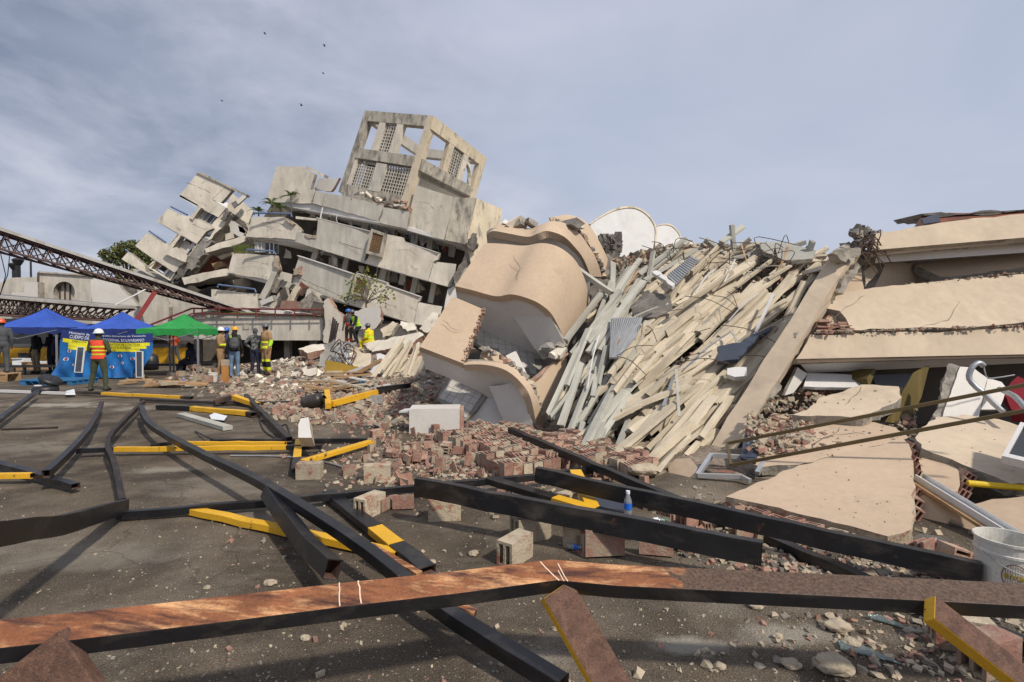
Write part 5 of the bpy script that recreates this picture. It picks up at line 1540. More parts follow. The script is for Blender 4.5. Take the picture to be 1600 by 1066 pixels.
chord_mat(.80 - WLOC[FR.name][0])
cpts = [cA.lerp(cB, f) for f in (0, .2, .4, .6, .8)] + [cB + Vector((-.01, 0, 0)), cB.lerp(cC, .12), B2_, B3_, cC]
cpts = [p + Vector((0, RND.gauss(0, .003), RND.gauss(0, .003))) for p in cpts]
slabbar('chord', cpts, .145, .075, ['chord_top', 'black_steel'], FR, upv)


def brace(p, q, up, wd=.19, ht=.06, side='yellow_paint'):
    m_ = MB(); m_.bar([p, p.lerp(q, .5), q], wd, ht, up)
    for i in range(len(m_.f)):
        m_.m[i] = 1
    for s in range(2):
        m_.m[s * 4 + 2] = 0
    return bevel(mk('brace', m_, ['rust', side], FR))


bt = Vector((.32, -.8, .45)).normalized()
brace(W(868, 922, 2.43), G(1000, 1150, 0.03), bt, .165)
brace(W(1452, 951, 2.22), G(1760, 1190, 0.03), Vector((.3, -.7, .6)).normalized(), .12)
brace(W(38, 1030, 1.86), G(210, 1290, 0.03), Vector((-.2, -.8, .6)).normalized(), .30, .06, 'rust')
for u, sl, wd in ((.592, .010, .005), (.626, .014, .006), (.985, .05, .006), (1.006, .055, .004), (1.012, .06, .005)):    # bare scratches across the chord
    A_, B_ = (cA, cB) if u < 1 else (cB, cC)
    f = u if u < 1 else u - 1
    c = A_.lerp(B_, f); t = (B_ - A_).normalized(); sd = t.cross(upv).normalized(); u_ = sd.cross(t)
    m_ = MB(); m_.bar([c + u_ * .0385 + sd * (.070 * g) + t * (sl * g * .5 + RND.uniform(-.003, .003)) for g in (1, .55, .1, -.4, -.72, -1)], wd, .0015, upv); mk('scratch_mark', m_, 'scratch', FR)

BS, YP, DS = 'black_steel', 'yellow_paint', 'dull_steel'
beam('broad black beam with an open square end, above the tumbled grey bricks', [([W(650, 760, 4.6), W(1190, 864, 3.5)], BS)], .07, .165)
beam('long black beam running from the brick wall to the white bucket', [([W(838, 741, 5.0), W(1532, 896, 3.35)], BS)], .07, .145)
beam('long low black beam passing under the others to the right corner', [([W(797, 672, 7.4), W(1180, 836, 4.3), W(1640, 1026, 2.62)], BS)], .085, .085)
beam('thin black cross beam lying across the middle of the yard', [([G(183, 805, .06), G(420, 786, .08), G(640, 764, .12), G(840, 745, .14), G(962, 730, .10)], BS)], .06, .07)
beam('long bent black beam sweeping from the yard to the bottom edge', [(crom([G(221, 636, .25), G(228, 655, .25), G(245, 671, .25), G(300, 702, .27), G(375, 738, .29), G(431, 768, .30), G(562, 852, .24), G(684, 948, .18), G(880, 1072, .12)], 30), BS)], .085, .08)
beam('short twisted black tube with its open torn end facing the camera', [([W(419, 768, 4.75), W(440, 800, 4.35), W(478, 850, 3.75), W(520, 890, 3.25)], BS)], .10, .12, roll=.35)
a, b = G(514, 770, .07), G(668, 892, .06)
beam('black beam with a yellow patch, right of the bent one', [(cut(a, b, 0, .56), BS), (cut(a, b, .562, .76), YP), (cut(a, b, .762, 1), BS)], .13, .06)
beam('yellow beam lying under the bent black beam', [(gz((293, 796, .05), (450, 830, .05), (622, 866, .05)), YP)], .09, .06)
m_ = MB(); m_.bar(gz((580, 853, .16), (655, 897, .14)), .05, .025); mk('copper_strip', m_, 'rust_bright', label='bare coppery strip lying on the black beam beside the yellow patch', cat='strip')
m_ = MB(); m_.bar(gz((690, 938, .2), (742, 960, .16)), .05, .04); mk('copper_bracket', m_, 'rust_bright', label='small coppery bracket just below the nearest rusty chord', cat='bracket')
beam('heavy dark beam rising off the left edge of the picture', [([Vector((-2.1, .5, .06)), Vector((-2.4, 1.5, .52)), W(-60, 842, 2.45), W(90, 822, 3.5), W(193, 792, 4.85)], BS)], .08, .135)
beam('kinked black beam in the left yard, bent like a bow', [(crom([G(225, 628, .2), G(200, 652, .2), G(169, 688, .2), G(180, 730, .16), G(191, 786, .10)], 14), DS)], .06, .085)
beam('black tube with an open end near the left edge of the yard', [(crom([G(159, 630, .22), G(143, 665, .22), G(110, 705, .22), G(72, 741, .2)], 8), BS)], .07, .085)
beam('black tube lying crosswise at the left edge', [(gz((-20, 719, .12), (56, 741, .10), (118, 760, .08)), BS)], .08, .06)
beam('short yellow beam end sticking in from the left edge', [(gz((-20, 744, .1), (51, 743, .1)), YP)], .07, .06)
beam('yellow crossbar with black ends in the middle of the yard', [(gz((120, 705, .1), (179, 702, .1)), BS), (gz((179.5, 702, .1), (448, 699, .1)), YP), (gz((448.5, 699, .1), (503, 698, .1)), BS)], .06, .065)
beam('second yellow crossbar, just behind the first', [(gz((236, 697, .08), (270, 692, .08)), BS), (gz((270.5, 692, .08), (446, 693, .08)), YP)], .06, .05)
beam('thin black bar behind the yellow crossbars', [(gz((330, 689, .05), (578, 688, .05)), BS)], .07, .06)
YB = thing('yellow_bracket', 'yellow V-shaped bracket with a black foot, left of the brick pile', 'bracket', tuple(G(463, 734)))
for pts, mm, nm in ((gz((467, 689, .09), (464, 717, .09)), YP, 'upright'), (gz((464, 717.5, .09), (462, 735, .09)), BS, 'foot'), (gz((473, 722, .09), (581, 690, .09)), YP, 'diagonal')):
    m_ = MB(); m_.bar(pts, .10, .06); bevel(mk(nm, m_, mm, YB))
YB = thing('yellow_bracket', 'yellow V-shaped bracket at the foot of the middle rubble mound', 'bracket', tuple(Gh(512, 644)))
for pts, mm, nm in (([Gh(511, 626) + Vector((0, 0, .2)), Gh(513, 642) + Vector((0, 0, .1))], YP, 'upright'), ([Gh(518, 640) + Vector((0, 0, .12)), W(588, 613, 12.2)], YP, 'diagonal'), ([W(590, 609, 12.25), W(640, 602, 12.8)], BS, 'arm')):
    m_ = MB(); m_.bar(pts, .12, .12); mk(nm, m_, mm, YB)
beam('black beam running from the rubble towards the yellow bracket', [(gz((384, 618, .15), (415, 650, .12), (452, 687, .1)), BS)], .09, .08)
beam('orange-yellow beam lying flat near the man in the vest', [(gz((120, 613, .08), (160, 615, .08)), DS), (gz((160.5, 615, .08), (284, 621, .08)), YP), (gz((285, 621, .08), (300, 622, .08)), DS)], .10, .07)
beam('long thin black bar crossing the far yard', [(gz((221, 625, .06), (350, 630, .06), (466, 629, .06)), DS)], .1, .06)
beam('short yellow beam slanting beside the far black bar', [(gz((335, 629, .1), (364, 620, .2)), DS), (gz((364.5, 620, .2), (402, 633, .08)), YP)], .13, .1)
beam('yellow-tipped black beam lying alone in the far yard', [(gz((247, 636, .06), (300, 638, .06)), BS), (gz((300.5, 638, .06), (387, 646, .06)), YP), (gz((388, 646, .06), (397, 648, .06)), BS)], .13, .09)
beam('black beam slanting into the left edge under the black case', [(gz((-20, 670, .15), (58, 612, .2)), BS)], .09, .08)
YB = thing('yellow_bracket', 'yellow forked bracket caught between the two big black beams', 'bracket', tuple(G(927, 806)))
for pts, mm, nm in (([W(764, 750, 5.2), W(866, 780, 4.75)], BS, 'arm'), ([W(867, 780.5, 4.745), W(930, 799, 4.45)], YP, 'arm_tip'), ([W(899, 738, 5.35), W(927, 797, 4.55)], YP, 'fork'), ([W(931, 799, 4.44), W(990, 815, 4.2)], BS, 'tail')):
    m_ = MB(); m_.bar(pts, .12, .06); mk(nm, m_, mm, YB)
m_ = MB(); m_.bar(gz((0, 611, .06), (112, 615, .06)), .08, .07)
mk('white_pipe', m_, 'white_paint', label='straight white pipe lying at the far left of the yard', cat='pipe')
m_ = MB(); m_.tube(gz((3, 671, .02), (90, 668, .02)), .02, 6); mk('thin_rod', m_, 'dull_steel', label='thin dark rod lying on the asphalt at the left', cat='rod')
m_ = MB(); m_.tube(crom(gz((360, 712, .02), (440, 713, .02), (500, 720, .02), (541, 731, .02)), 10), .012, 5); mk('thin_rod', m_, 'galv', label='thin grey wire rod in front of the yellow bracket', cat='rod')
for pts, lbl in ([(305, 674, .02), (330, 686, .1), (345, 690, .02)], 'short bent black cable end by the crossbars'), ([(405, 655, .02), (412, 672, .02), (432, 686, .02)], 'curled black cable left of the white stump'), ([(436, 668, .02), (448, 664, .02), (455, 690, .02)], 'looped cable touching the thin black bar'):
    m_ = MB(); m_.tube(crom(gz(*pts), 10), .012, 5); mk('loose_cable', m_, 'plastic_black', label=lbl, cat='cable')

# ------------------------------------------------------------------ bricks
BG = 'loose hollow bricks'
BL = 'loose hollow clay brick'


def place_brick(me, x, y, z=0, rz=0, rx=0, ry=0, s=1.0, lbl=BL, grp=BG, name='hollow_brick'):
    p = G(x, y, z)
    h = max(H(p.x, p.y) - .04, 0) if z == 0 else 0
    p = G(x, y, z + h)
    M = Matrix.Translation(p + Vector((0, 0, .1 * s))) @ Matrix.Rotation(rz, 4, 'Z') @ Matrix.Rotation(ry, 4, 'Y') @ Matrix.Rotation(rx, 4, 'X') @ Matrix.Scale(s, 4)
    return inst(name, me, M, None, lbl, 'brick', grp)


for x, y, me, rz, s, lbl in ((695, 810, BRICK_M, .12, 1.0, 'whole mortared brick standing alone, right of centre in the yard'), (578, 804, BRICK_M, 1.1, .95, 'mortared brick with its open end turned right, beside the cross beam'), (829, 842, BRICK_M, .5, 1.05, 'larger of the two mortared bricks stacked together'),
                             (805, 876, BRICK_M, .95, .95, 'pale crumbling brick in front of its larger neighbour'), (910, 856, BRICK_M, -.5, .95, 'mortared brick leaning beside the blue bottle'), (484, 747, BRICK_M, .1, .95, 'mortared brick with a single square hole by the yellow bracket'),
                             (590, 752, BRICK_M, .2, 1, 'pale brick at the left end of the brick spill'), (549, 742, BRICK_H, .5, .7, 'small red half brick left of the spill'), (630, 797, BRICK_S, .1, .8, 'flat red brick shard left of the standing brick'), (605, 798, BRICK_S, 1.2, .7, 'red brick shard touching the brick by the cross beam'),
                             (945, 872, BRICK_S, .1, 1.2, 'flat red brick shard under the broad black beam'), (1025, 870, BRICK_S, -.2, 1.0, 'thin red brick shard beside the rusty chord'), (928, 862, BRICK_H, .4, .9, 'broken brick standing behind the flat shard'), (1062, 805, BRICK_H, .1, .8, 'red hollow brick between the two long black beams'),
                             (1165, 846, BRICK_H, .15, .8, 'dark red hollow brick just right of the broad black beam'), (1075, 825, BRICK_H, .7, 1, 'broken brick below the black beam'), (880, 800, BRICK_M, .7, .9, 'brick half hidden under the broad black beam'), (1500, 1010, BRICK_M, -.35, .9, 'red hollow brick at the lower right beside the yellow brace'),
                             (1545, 1045, BRICK, .3, .9, 'red hollow brick at the bottom right corner'), (1440, 872, BRICK_H, .5, .85, 'hollow brick showing its cells behind the black beam end'), (1440, 730, BRICK, 1.4, .9, 'hollow brick standing at the broken edge of the big panel')):
    place_brick(me, x, y, 0, rz, 0, 0, s, lbl, None)

# pieces of wall that came down in one: courses still together, cells turned up
FW_L = ('largest fallen piece of hollow brick wall, cells up, in the middle of the spill', 'fallen strip of brick wall on the right along the black beam', 'fallen strip of brick wall behind the fork, near the heap', 'fallen brick courses at the foot of the big beige panel')
FW = (((690, 684), (.47, -.88), 14, 7, FW_L[0]), ((765, 676), (.50, -.86), 15, 4, FW_L[1]), ((850, 688), (.55, -.83), 11, 4, FW_L[2]), ((1165, 800), None, 11, 1, FW_L[3]))
for w_, (o, du, nu, nv, lbl) in enumerate(FW):
    p = Gh(*o)
    if du is None:
        u = (Gh(1400, 868) - p); u.z = 0; u.normalize(); v = Vector((u.y, -u.x, 0))
    else:
        u = Vector((du[0], du[1], 0)).normalized(); v = Vector((-u.y, u.x, 0))
    t = thing('fallen_brick_wall', lbl, 'brick wall', (p.x, p.y, H(p.x, p.y)))
    for i in range(nu):
        for j in range(nv):
            if RND.random() < .10 and (i in (0, nu - 1) or j in (0, nv - 1)):
                continue
            q = p + u * (i * .168 + RND.uniform(-.015, .015)) + v * (j * .135 + RND.uniform(-.012, .012))
            z = max(0, H(q.x, q.y) - .05) + (.085 if du else .03) + RND.uniform(-.04, .035)
            M = Matrix.Translation((q.x, q.y, z)) @ align(u).to_4x4() @ Matrix.Rotation(math.pi / 2 + RND.uniform(-.12, .12), 4, 'Y') @ Matrix.Rotation(RND.uniform(-.12, .12), 4, 'X') @ Matrix.Diagonal((.6, .8, .8, 1))
            if du is None:
                M = M @ Matrix.Diagonal((.7, .9, .9, 1))
            inst('brick', RND.choice((BRICK, BRICK, BRICK_M)), M, t)
# loose bricks and shards spilled around them
for i in range(125):
    u = RND.random()
    if u < .55:
        x, y = RND.gauss(668, 48), RND.gauss(716, 22)
    elif u < .8:
        x, y = RND.uniform(840, 1010), 0
        y = 705 + (x - 840) * .42 + RND.gauss(0, 18)
    elif u < .9:
        x, y = RND.uniform(530, 730), RND.uniform(618, 668)
    else:
        x, y = RND.uniform(1000, 1500), 0
        y = 810 + (x - 1100) * .16 + RND.gauss(0, 12)
    if not (560 < x < 1530) or y < 615:
        continue
    zn = ' among the rubble behind the white-faced block' if y < 672 else ' in the spill left of the fallen wall' if x < 700 else ' on the fallen brick wall' if x < 830 else ' between the wall and the long black beams' if x < 1010 else ' along the foot of the beige panels'
    me = RND.choice((BRICK, BRICK_M, BRICK_M, BRICK_H, BRICK_H, BRICK_S, BRICK_S))
    place_brick(me, x, y, 0, RND.uniform(0, 6.3), RND.choice((0, 1.57, 0)) + RND.gauss(0, .25), RND.choice((0, 1.57)) + RND.gauss(0, .2), RND.uniform(.35, .68), *((BL + zn, BG) if me is BRICK or me is BRICK_M else ('broken piece of hollow clay brick' + zn, 'broken brick pieces')), name='hollow_brick' if me in (BRICK, BRICK_M) else 'brick_piece')

# broken brick edges of the loose wall panels
for (x0_, y0_, d0), (x1_, y1_, d1), n, lbl in (((1424, 700, 5.9), (1432, 742, 5.4), 5, 'hollow bricks showing in the broken edge of the largest beige panel'), ((1430, 770, 5.05), (1426, 800, 4.8), 3, 'hollow bricks low on the broken edge of the largest beige panel'), ((1497, 770, 5.05), (1508, 745, 5.2), 4, 'hollow bricks at the end of the short beige stub')):
    for k in range(n):
        t = k / max(1, n - 1)
        p = W(x0_ + (x1_ - x0_) * t, y0_ + (y1_ - y0_) * t, d0 + (d1 - d0) * t)
        inst('hollow_brick', BRICK, Matrix.Translation(p) @ Matrix.Rotation(1.2 + RND.uniform(-.2, .2), 4, 'Z') @ Matrix.Rotation(.5, 4, 'X') @ Matrix.Scale(.62, 4), None, lbl, 'brick', 'bricks in broken panel edges')


# ------------------------------------------------------------------ chips, chunks and dust: past counting
def scatter(name, label, n, samp, smin, smax, mats_, power=2.2, flat=.55, sink=.25):
    rs = np.random.default_rng(len(name) * 7 + n)
    c8 = np.array([(x, y, z) for z in (-1, 1) for x, y in ((-1, -1), (1, -1), (1, 1), (-1, 1))], dtype=float)
    F6 = np.array([(0, 3, 2, 1), (4, 5, 6, 7), (0, 1, 5, 4), (1, 2, 6, 5), (2, 3, 7, 6), (3, 0, 4, 7)])
    V = np.zeros((n, 8, 3)); mi = np.zeros((n, 6), dtype=np.int32)
    k = 0
    while k < n:
        p = samp()
        if p is None:
            continue
        s = smin + (smax - smin) * rs.random() ** power
        dims = s * rs.uniform(.4, 1, 3); dims[2] *= flat
        q = c8 * rs.uniform(.35, 1.05, (8, 3)) * dims / 2
        a, b, c = rs.uniform(0, 6.28), rs.normal(0, .45), rs.normal(0, .45)
        ca, sa = math.cos(a), math.sin(a)
        Rz = np.array([[ca, -sa, 0], [sa, ca, 0], [0, 0, 1]])
        Rx = np.array([[1, 0, 0], [0, math.cos(b), -math.sin(b)], [0, math.sin(b), math.cos(b)]])
        Ry = np.array([[math.cos(c), 0, math.sin(c)], [0, 1, 0], [-math.sin(c), 0, math.cos(c)]])
        V[k] = q @ (Rz @ Rx @ Ry).T + np.array([p[0], p[1], p[2] + dims[2] * (.5 - sink)])
        mi[k] = rs.integers(0, len(mats_))
        k += 1
    me = bpy.data.meshes.new(name)
    fs = (F6[None] + (np.arange(n) * 8)[:, None, None]).reshape(-1, 4)
    me.vertices.add(n * 8); me.vertices.foreach_set('co', V.reshape(-1))
    me.loops.add(n * 24); me.loops.foreach_set('vertex_index', fs.reshape(-1).astype(np.int32))
    me.polygons.add(n * 6); me.polygons.foreach_set('loop_start', np.arange(n * 6, dtype=np.int32) * 4)
    for m_ in mats_:
        me.materials.append(MATS[m_])
    me.polygons.foreach_set('material_index', mi.reshape(-1))
    me.polygons.foreach_set('use_smooth', np.zeros(n * 6, dtype=bool)); me.update(calc_edges=True); me.validate()
    o = bpy.data.objects.new(name, me); COL.objects.link(o)
    return tag(o, label, None, None, 'stuff')


def surf(p):
    return (p.x, p.y, max(0, H(p.x, p.y) - .05))


def px_region(x0_, x1_, y0_, y1_):
    def f():
        p = Gh(RND.uniform(x0_, x1_), RND.uniform(y0_, y1_))
        return surf(p)
    return f


def px_gauss(cx, cy, sx, sy, ymin=560):
    def f():
        y = RND.gauss(cy, sy)
        if y < ymin:
            return None
        return surf(Gh(RND.gauss(cx, sx), y))
    return f


def mound_samp():
    x, y = RND.gauss(-5.2, 3.4), RND.gauss(22.5, 3.4)
    h = H(x, y)
    return (x, y, h - .06) if h > .03 and y < 28 else None


def right_samp():
    x = RND.uniform(1060, 1620)
    y = 806 + (x - 1060) * .17 + RND.gauss(18, 26)
    if 1120 < x < 1430 and y < 782 + (x - 1134) * .235:
        return None
    return surf(Gh(x, y)) if y > 690 else None


def spill_samp():
    x, y = RND.gauss(720, 105), RND.gauss(710, 32)
    return surf(Gh(x, y)) if y > 655 else None


def left_spill():
    x, y = RND.gauss(560, 75), RND.gauss(628, 15)
    return surf(Gh(x, y)) if y > 590 and x > 400 else None


def heap_samp():
    x, y = RND.uniform(880, 1290), RND.uniform(400, 735)
    if x < 960 - (y - 400) * .3 or x > 1335 - (y - 380) * .66 or y > 715 + (x - 880) * .2:
        return None
    p = on_plane(x, y, HP, HN) - HN * RND.uniform(.0, .32)
    return tuple(p)


scatter('grit', 'small pale grit strewn over the asphalt', 5000, px_region(-20, 1620, 640, 1100), .005, .03, ['chip_pale', 'chip_grey', 'chip_grey'], 3.0)
scatter('pebbles', 'scattered small stones and mortar crumbs near the camera', 260, px_region(300, 1620, 760, 1090), .02, .07, ['chip_pale', 'chip_grey', 'chip_pale', 'chip_red'], 2.4, .7)
scatter('brick_rubble', 'crushed brick and mortar of the brick spill', 3000, spill_samp, .015, .12, ['chip_red', 'chip_pale', 'chip_pale', 'chip_grey', 'chip_red'], 2.0)
scatter('mound_rubble', 'broken masonry covering the middle mound', 6500, mound_samp, .06, .45, ['chip_pale', 'chip_red', 'chip_grey', 'chip_pale', 'chip_dark', 'cream'], 2.0)
scatter('yard_rubble', 'rubble fringe at the foot of the middle mound', 4200, left_spill, .04, .25, ['chip_pale', 'chip_red', 'chip_red', 'chip_grey', 'chip_pale'], 2.0)
scatter('far_rubble', 'thin line of rubble behind the yellow beams', 1100, px_gauss(405, 612, 38, 5, 600), .04, .2, ['chip_pale', 'chip_red', 'chip_pale', 'chip_grey'])
scatter('right_rubble', 'brick and plaster crumbs along the right-hand beams', 4200, right_samp, .012, .12, ['chip_red', 'chip_pale', 'chip_pale', 'chip_grey', 'chip_dark'], 2.2)
scatter('corner_rubble', 'stones and crumbs in the lower right corner', 520, px_gauss(1420, 1000, 130, 40, 930), .01, .09, ['chip_pale', 'chip_grey', 'chip_pale', 'chip_red'], 2.4)
scatter('heap_rubble', 'smashed brick and concrete between the joists', 3200, heap_samp, .03, .22, ['chip_grey', 'chip_red', 'chip_pale', 'chip_dark', 'chip_grey'], 1.8, .8)


def crest():
    t = RND.random()
    p = W(930 + 350 * t, 405 - 12 * math.sin(t * 3.1) + 16 * max(0, 1 - t / .32) + RND.uniform(-6, 10), 13.6 - 2.4 * max(0, t - .5))
    return tuple(p)


scatter('crest_rubble', 'ragged rubble along the crest of the heap', 900, crest, .06, .38, ['chip_grey', 'chip_pale', 'chip_grey', 'chip_pale', 'chip_red'], 2.0, .8)


def panel_gaps():
    x, y = RND.uniform(1180, 1450), RND.uniform(600, 700)
    p = W(x, y, 7.9 - (y - 600) * .018)
    return (p.x, p.y + .2, max(0.02, p.z - .12))


scatter('panel_rubble', 'brick crumbs under and between the beige wall panels', 1400, panel_gaps, .03, .15, ['chip_red', 'chip_pale', 'chip_pale', 'chip_grey'], 1.8, .7)


def stone(name, p, s, mm, lbl, seed=None):
    bm = bmesh.new(); bmesh.ops.create_icosphere(bm, subdivisions=3, radius=1)
    o = Vector((RND.uniform(-50, 50), RND.uniform(-50, 50), 0)); m_ = MB()
    sx, sy, sz = RND.uniform(.8, 1.1), RND.uniform(.6, .85), RND.uniform(.4, .6)
    for v in bm.verts:
        k = 1 + .35 * mnoise.noise(v.co * 1.3 + o) + .14 * mnoise.noise(v.co * 3.5 + o)
        q = v.co * k
        m_.v.append((p.x + q.x * s * .5 * sx, p.y + q.y * s * .5 * sy, max(0, p.z) + s * sz * .4 + q.z * s * .5 * sz))
    m_.f = [tuple(v.index for v in f.verts) for f in bm.faces]; m_.m = [0] * len(m_.f)
    bm.free()
    return mk(name, m_, mm, label=lbl, cat='stone')



def on_slab(poly, pl):
    p_, n_ = plane3(*pl)
    xs = [a[0] for a in poly]; ys = [a[1] for a in poly]

    def f():
        x, y = RND.uniform(min(xs), max(xs)), RND.uniform(min(ys), max(ys))
        c = False
        for i in range(len(poly)):
            (a, b), (c_, d) = poly[i], poly[i - 1]
            if (b > y) != (d > y) and x < (c_ - a) * (y - b) / (d - b) + a:
                c = not c
        return tuple(on_plane(x, y, p_, n_)) if c else None
    return f


for poly, pl, n_, sz in (([(1134, 776), (1249, 727), (1411, 686), (1427, 720), (1424, 827), (1387, 838), (1266, 807)], ((1134, 776, 5.05), (1387, 838, 4.1), (1411, 686, 5.7)), 50, .025), ([(1171, 680), (1208, 645), (1367, 660), (1420, 684), (1249, 726)], ((1171, 680, 7.0), (1249, 726, 6.05), (1380, 662, 6.9)), 150, .05),
                         ([(1238, 648), (1282, 621), (1346, 601), (1404, 604), (1409, 621), (1350, 653)], ((1238, 648, 7.2), (1350, 653, 6.85), (1346, 601, 7.7)), 30, .04), ([(1430, 684), (1462, 652), (1502, 648), (1600, 668), (1600, 754), (1530, 736)], ((1430, 684, 5.9), (1640, 756, 4.9), (1502, 648, 6.6)), 45, .03)):
    scatter('panel_crumbs', 'dust and plaster crumbs lying on a fallen beige panel', n_, on_slab(poly, pl), .006, sz, ['chip_pale', 'chip_grey', 'chip_pale', 'chip_red'], 2.6, .6, .1)


def ledge():
    x = RND.uniform(1270, 1640)
    if RND.random() < .6:
        p = W(x, 519 - (x - 1330) * .033, 7.84)
    else:
        p = W(x, 450 - (x - 1394) * .115, 8.52)
    return (p.x, p.y + RND.uniform(-.02, .12), p.z)


scatter('ledge_rubble', 'crumbs and plaster bits on the ledges of the pancaked block', 520, ledge, .012, .10, ['chip_pale', 'core', 'chip_red', 'chip_grey'], 2.0, .7, .2)
# larger lumps one can pick out
for x, y, s, lbl in ((640, 668, 0, ''), (672, 882, .11, 'pale lump of mortar on the asphalt below the standing brick'), (740, 868, .10, 'pale stone between the bricks and the black beam'), (1180, 950, .13, 'pale stone beneath the rusty chord, right of the middle'), (1308, 985, .20, 'largest tan stone on the asphalt at the right'),
                     (1302, 1050, .22, 'tan lump of earth at the bottom edge, right'), (1235, 1042, .12, 'tan stone beside the bottom right stones'), (1125, 1046, .09, 'small pale stone at the bottom edge'), (1215, 998, .08, 'small pale pebble in the middle of the cement patch'), (478, 1000, .07, 'lone tiny stone under the rusty chord, left'),
                     (432, 808, .07, 'tiny stone by the yellow beam'), (422, 914, .1, 'pale stone just above the rusty chord, left of centre'), (1330, 1010, .12, 'tan stone just below the largest tan stone')):
    if not s:
        continue
    stone('loose_stone', G(x, y), s * .8, 'chip_pale', lbl)

for k in range(46):                      # short joists strewn over the crest
    t_ = RND.random(); x = 1035 + 240 * t_; y = 402 - 8 * math.sin(t_ * 3.1) + RND.uniform(-4, 22)
    a = W(x, y, 12.7 - 2.0 * max(0, t_ - .4)); an = RND.gauss(.6, .5)
    dv = Vector((-math.cos(an), RND.uniform(-.4, .4), -math.sin(an) * .6)).normalized() * RND.uniform(.25, .7)
    joist(None, None, RND.choice('ccg'), pa=a - dv, pb=a + dv)

# ------------------------------------------------------------------ tents, banner, goods
def tent(label, cx, d, half, rot, eave, peak, canvas, under):
    c = W(cx, 520, d)
    t = thing('pop_up_tent', label, 'tent', (c.x, d, 0))
    R = Matrix.Rotation(rot, 3, 'Z')
    o = Vector((c.x, d, 0))
    cor = [o + R @ Vector((sx * half, sy * half, eave)) for sx, sy in ((-1, -1), (1, -1), (1, 1), (-1, 1))]
    pk = o + Vector((0, 0, peak))
    for k in range(4):
        a, b = cor[k], cor[(k + 1) % 4]
        m_ = MB()
        n = 8
        rows = []
        for i in range(n + 1):
            f = i / n
            rows.append([(a.lerp(b, j / n)).lerp(pk, f) + Vector((0, 0, -.13 * math.sin(f * math.pi) - .10 * math.sin(j / n * math.pi) * (1 - f) * math.sin(f * math.pi) + .012 * math.sin(j * 2.3 + i * 1.7 + k))) for j in range(n + 1)])
        m_.v = [tuple(p) for r in rows for p in r]
        m_.f = [(i * (n + 1) + j, i * (n + 1) + j + 1, (i + 1) * (n + 1) + j + 1, (i + 1) * (n + 1) + j) for i in range(n) for j in range(n)]
        m_.m = [0] * len(m_.f)
        mk('canopy_panel', m_, canvas, t, smooth=True)
        m_ = MB()
        top = [a.lerp(b, j / 12) for j in range(13)]
        bot = [p + Vector((0, 0, -.24 + .03 * math.sin(j * 1.4))) + (p - o) * (.006 * math.sin(j * 2.0)) for j, p in enumerate(top)]
        ribbon(m_, top, bot, 0)
        mk('valance', m_, under, t)
        m_ = MB(); a2, b2 = a + Vector((0, 0, -.1)), b + Vector((0, 0, -.1)); mm = (a2 + b2) / 2
        ctr = o + (a2 - o) * .98
        m_.tube([a2 * .99 + Vector(o) * .01, mm - Vector((0, 0, .32)), b2], .014, 5); mk('scissor_bar', m_, 'tent_pole', t)
    for p in cor:
        m_ = MB(); q = p + (o - p) * .03
        m_.box((q.x, q.y, p.z / 2 - .03), (.05, .05, p.z - .06)); mk('leg', m_, 'tent_pole', t)
        m_ = MB(); m_.box((q.x, q.y, .006), (.12, .12, .012)); mk('foot_plate', m_, 'tent_pole', t)
    return t


tent('left blue pop-up tent sheltering stacked relief goods', 73, 20.2, 1.32, .10, 1.86, 2.62, 'tarp_blue', 'tarp_navy')
tent('right blue pop-up tent behind the printed banner', 192, 19.6, 1.10, -.06, 1.80, 2.46, 'tarp_blue', 'tarp_navy')
tent('green pop-up tent over the seated person', 289, 19.8, 1.10, .05, 1.80, 2.38, 'tarp_green', 'tarp_green')

BN_D = 18.35


def bwave(x, z):
    k = max(0, 1.35 - z)
    return .05 * math.sin(x * 3.1 + z * 2.2) + (.02 + .06 * k) * math.sin(x * 6.3 - z * 4.6) + .035 * k * math.sin(x * 13 + z * 6) + .09 * math.sin(x * 1.3 + 1.0) * (1 - z / 1.6)


BNX0, BNX1 = W(99, 520, BN_D).x, W(238, 520, BN_D).x
BN = thing('printed_banner', 'blue printed banner with white and yellow lettering hung on the right blue tent', 'banner', ((BNX0 + BNX1) / 2, BN_D, 0))


def bn_pt(u, v):                       # u 0..1 across, v 0..1 down
    x = BNX0 + (BNX1 - BNX0) * u
    top = 1.78 - .13 * u - .10 * math.sin(u * math.pi)
    xs = x - .28 * max(0, .35 - u) / .35 * v + .0
    xs -= .55 * max(0, u - .8) / .2 * max(0, v - .45)
    z = top * (1 - v) + .05 * v
    return Vector((xs, BN_D + bwave(x, z) - .10 * v, z))


m_ = MB(); NU, NV = 44, 24
m_.v = [tuple(bn_pt(i / NU, j / NV)) for i in range(NU + 1) for j in range(NV + 1)]
m_.f = [(i * (NV + 1) + j, (i + 1) * (NV + 1) + j, (i + 1) * (NV + 1) + j + 1, i * (NV + 1) + j + 1) for i in range(NU) for j in range(NV)]
m_.m = [1 if (f[0] % (NV + 1)) < 5 else 0 for f in m_.f]
mk('cloth', m_, ['banner_blue', 'tarp_navy'], BN, smooth=True)


def bn_strip(u0, u1, v0, v1, off, mm, name, dv=0.0):
    b = MB(); n = 14
    A = [bn_pt(u0 + (u1 - u0) * k / n, v0 + dv * k / n) + Vector((0, -off, 0)) for k in range(n + 1)]
    B = [bn_pt(u0 + (u1 - u0) * k / n, v1 + dv * k / n) + Vector((0, -off, 0)) for k in range(n + 1)]
    ribbon(b, A, B, 0); mk(name, b, mm, BN)


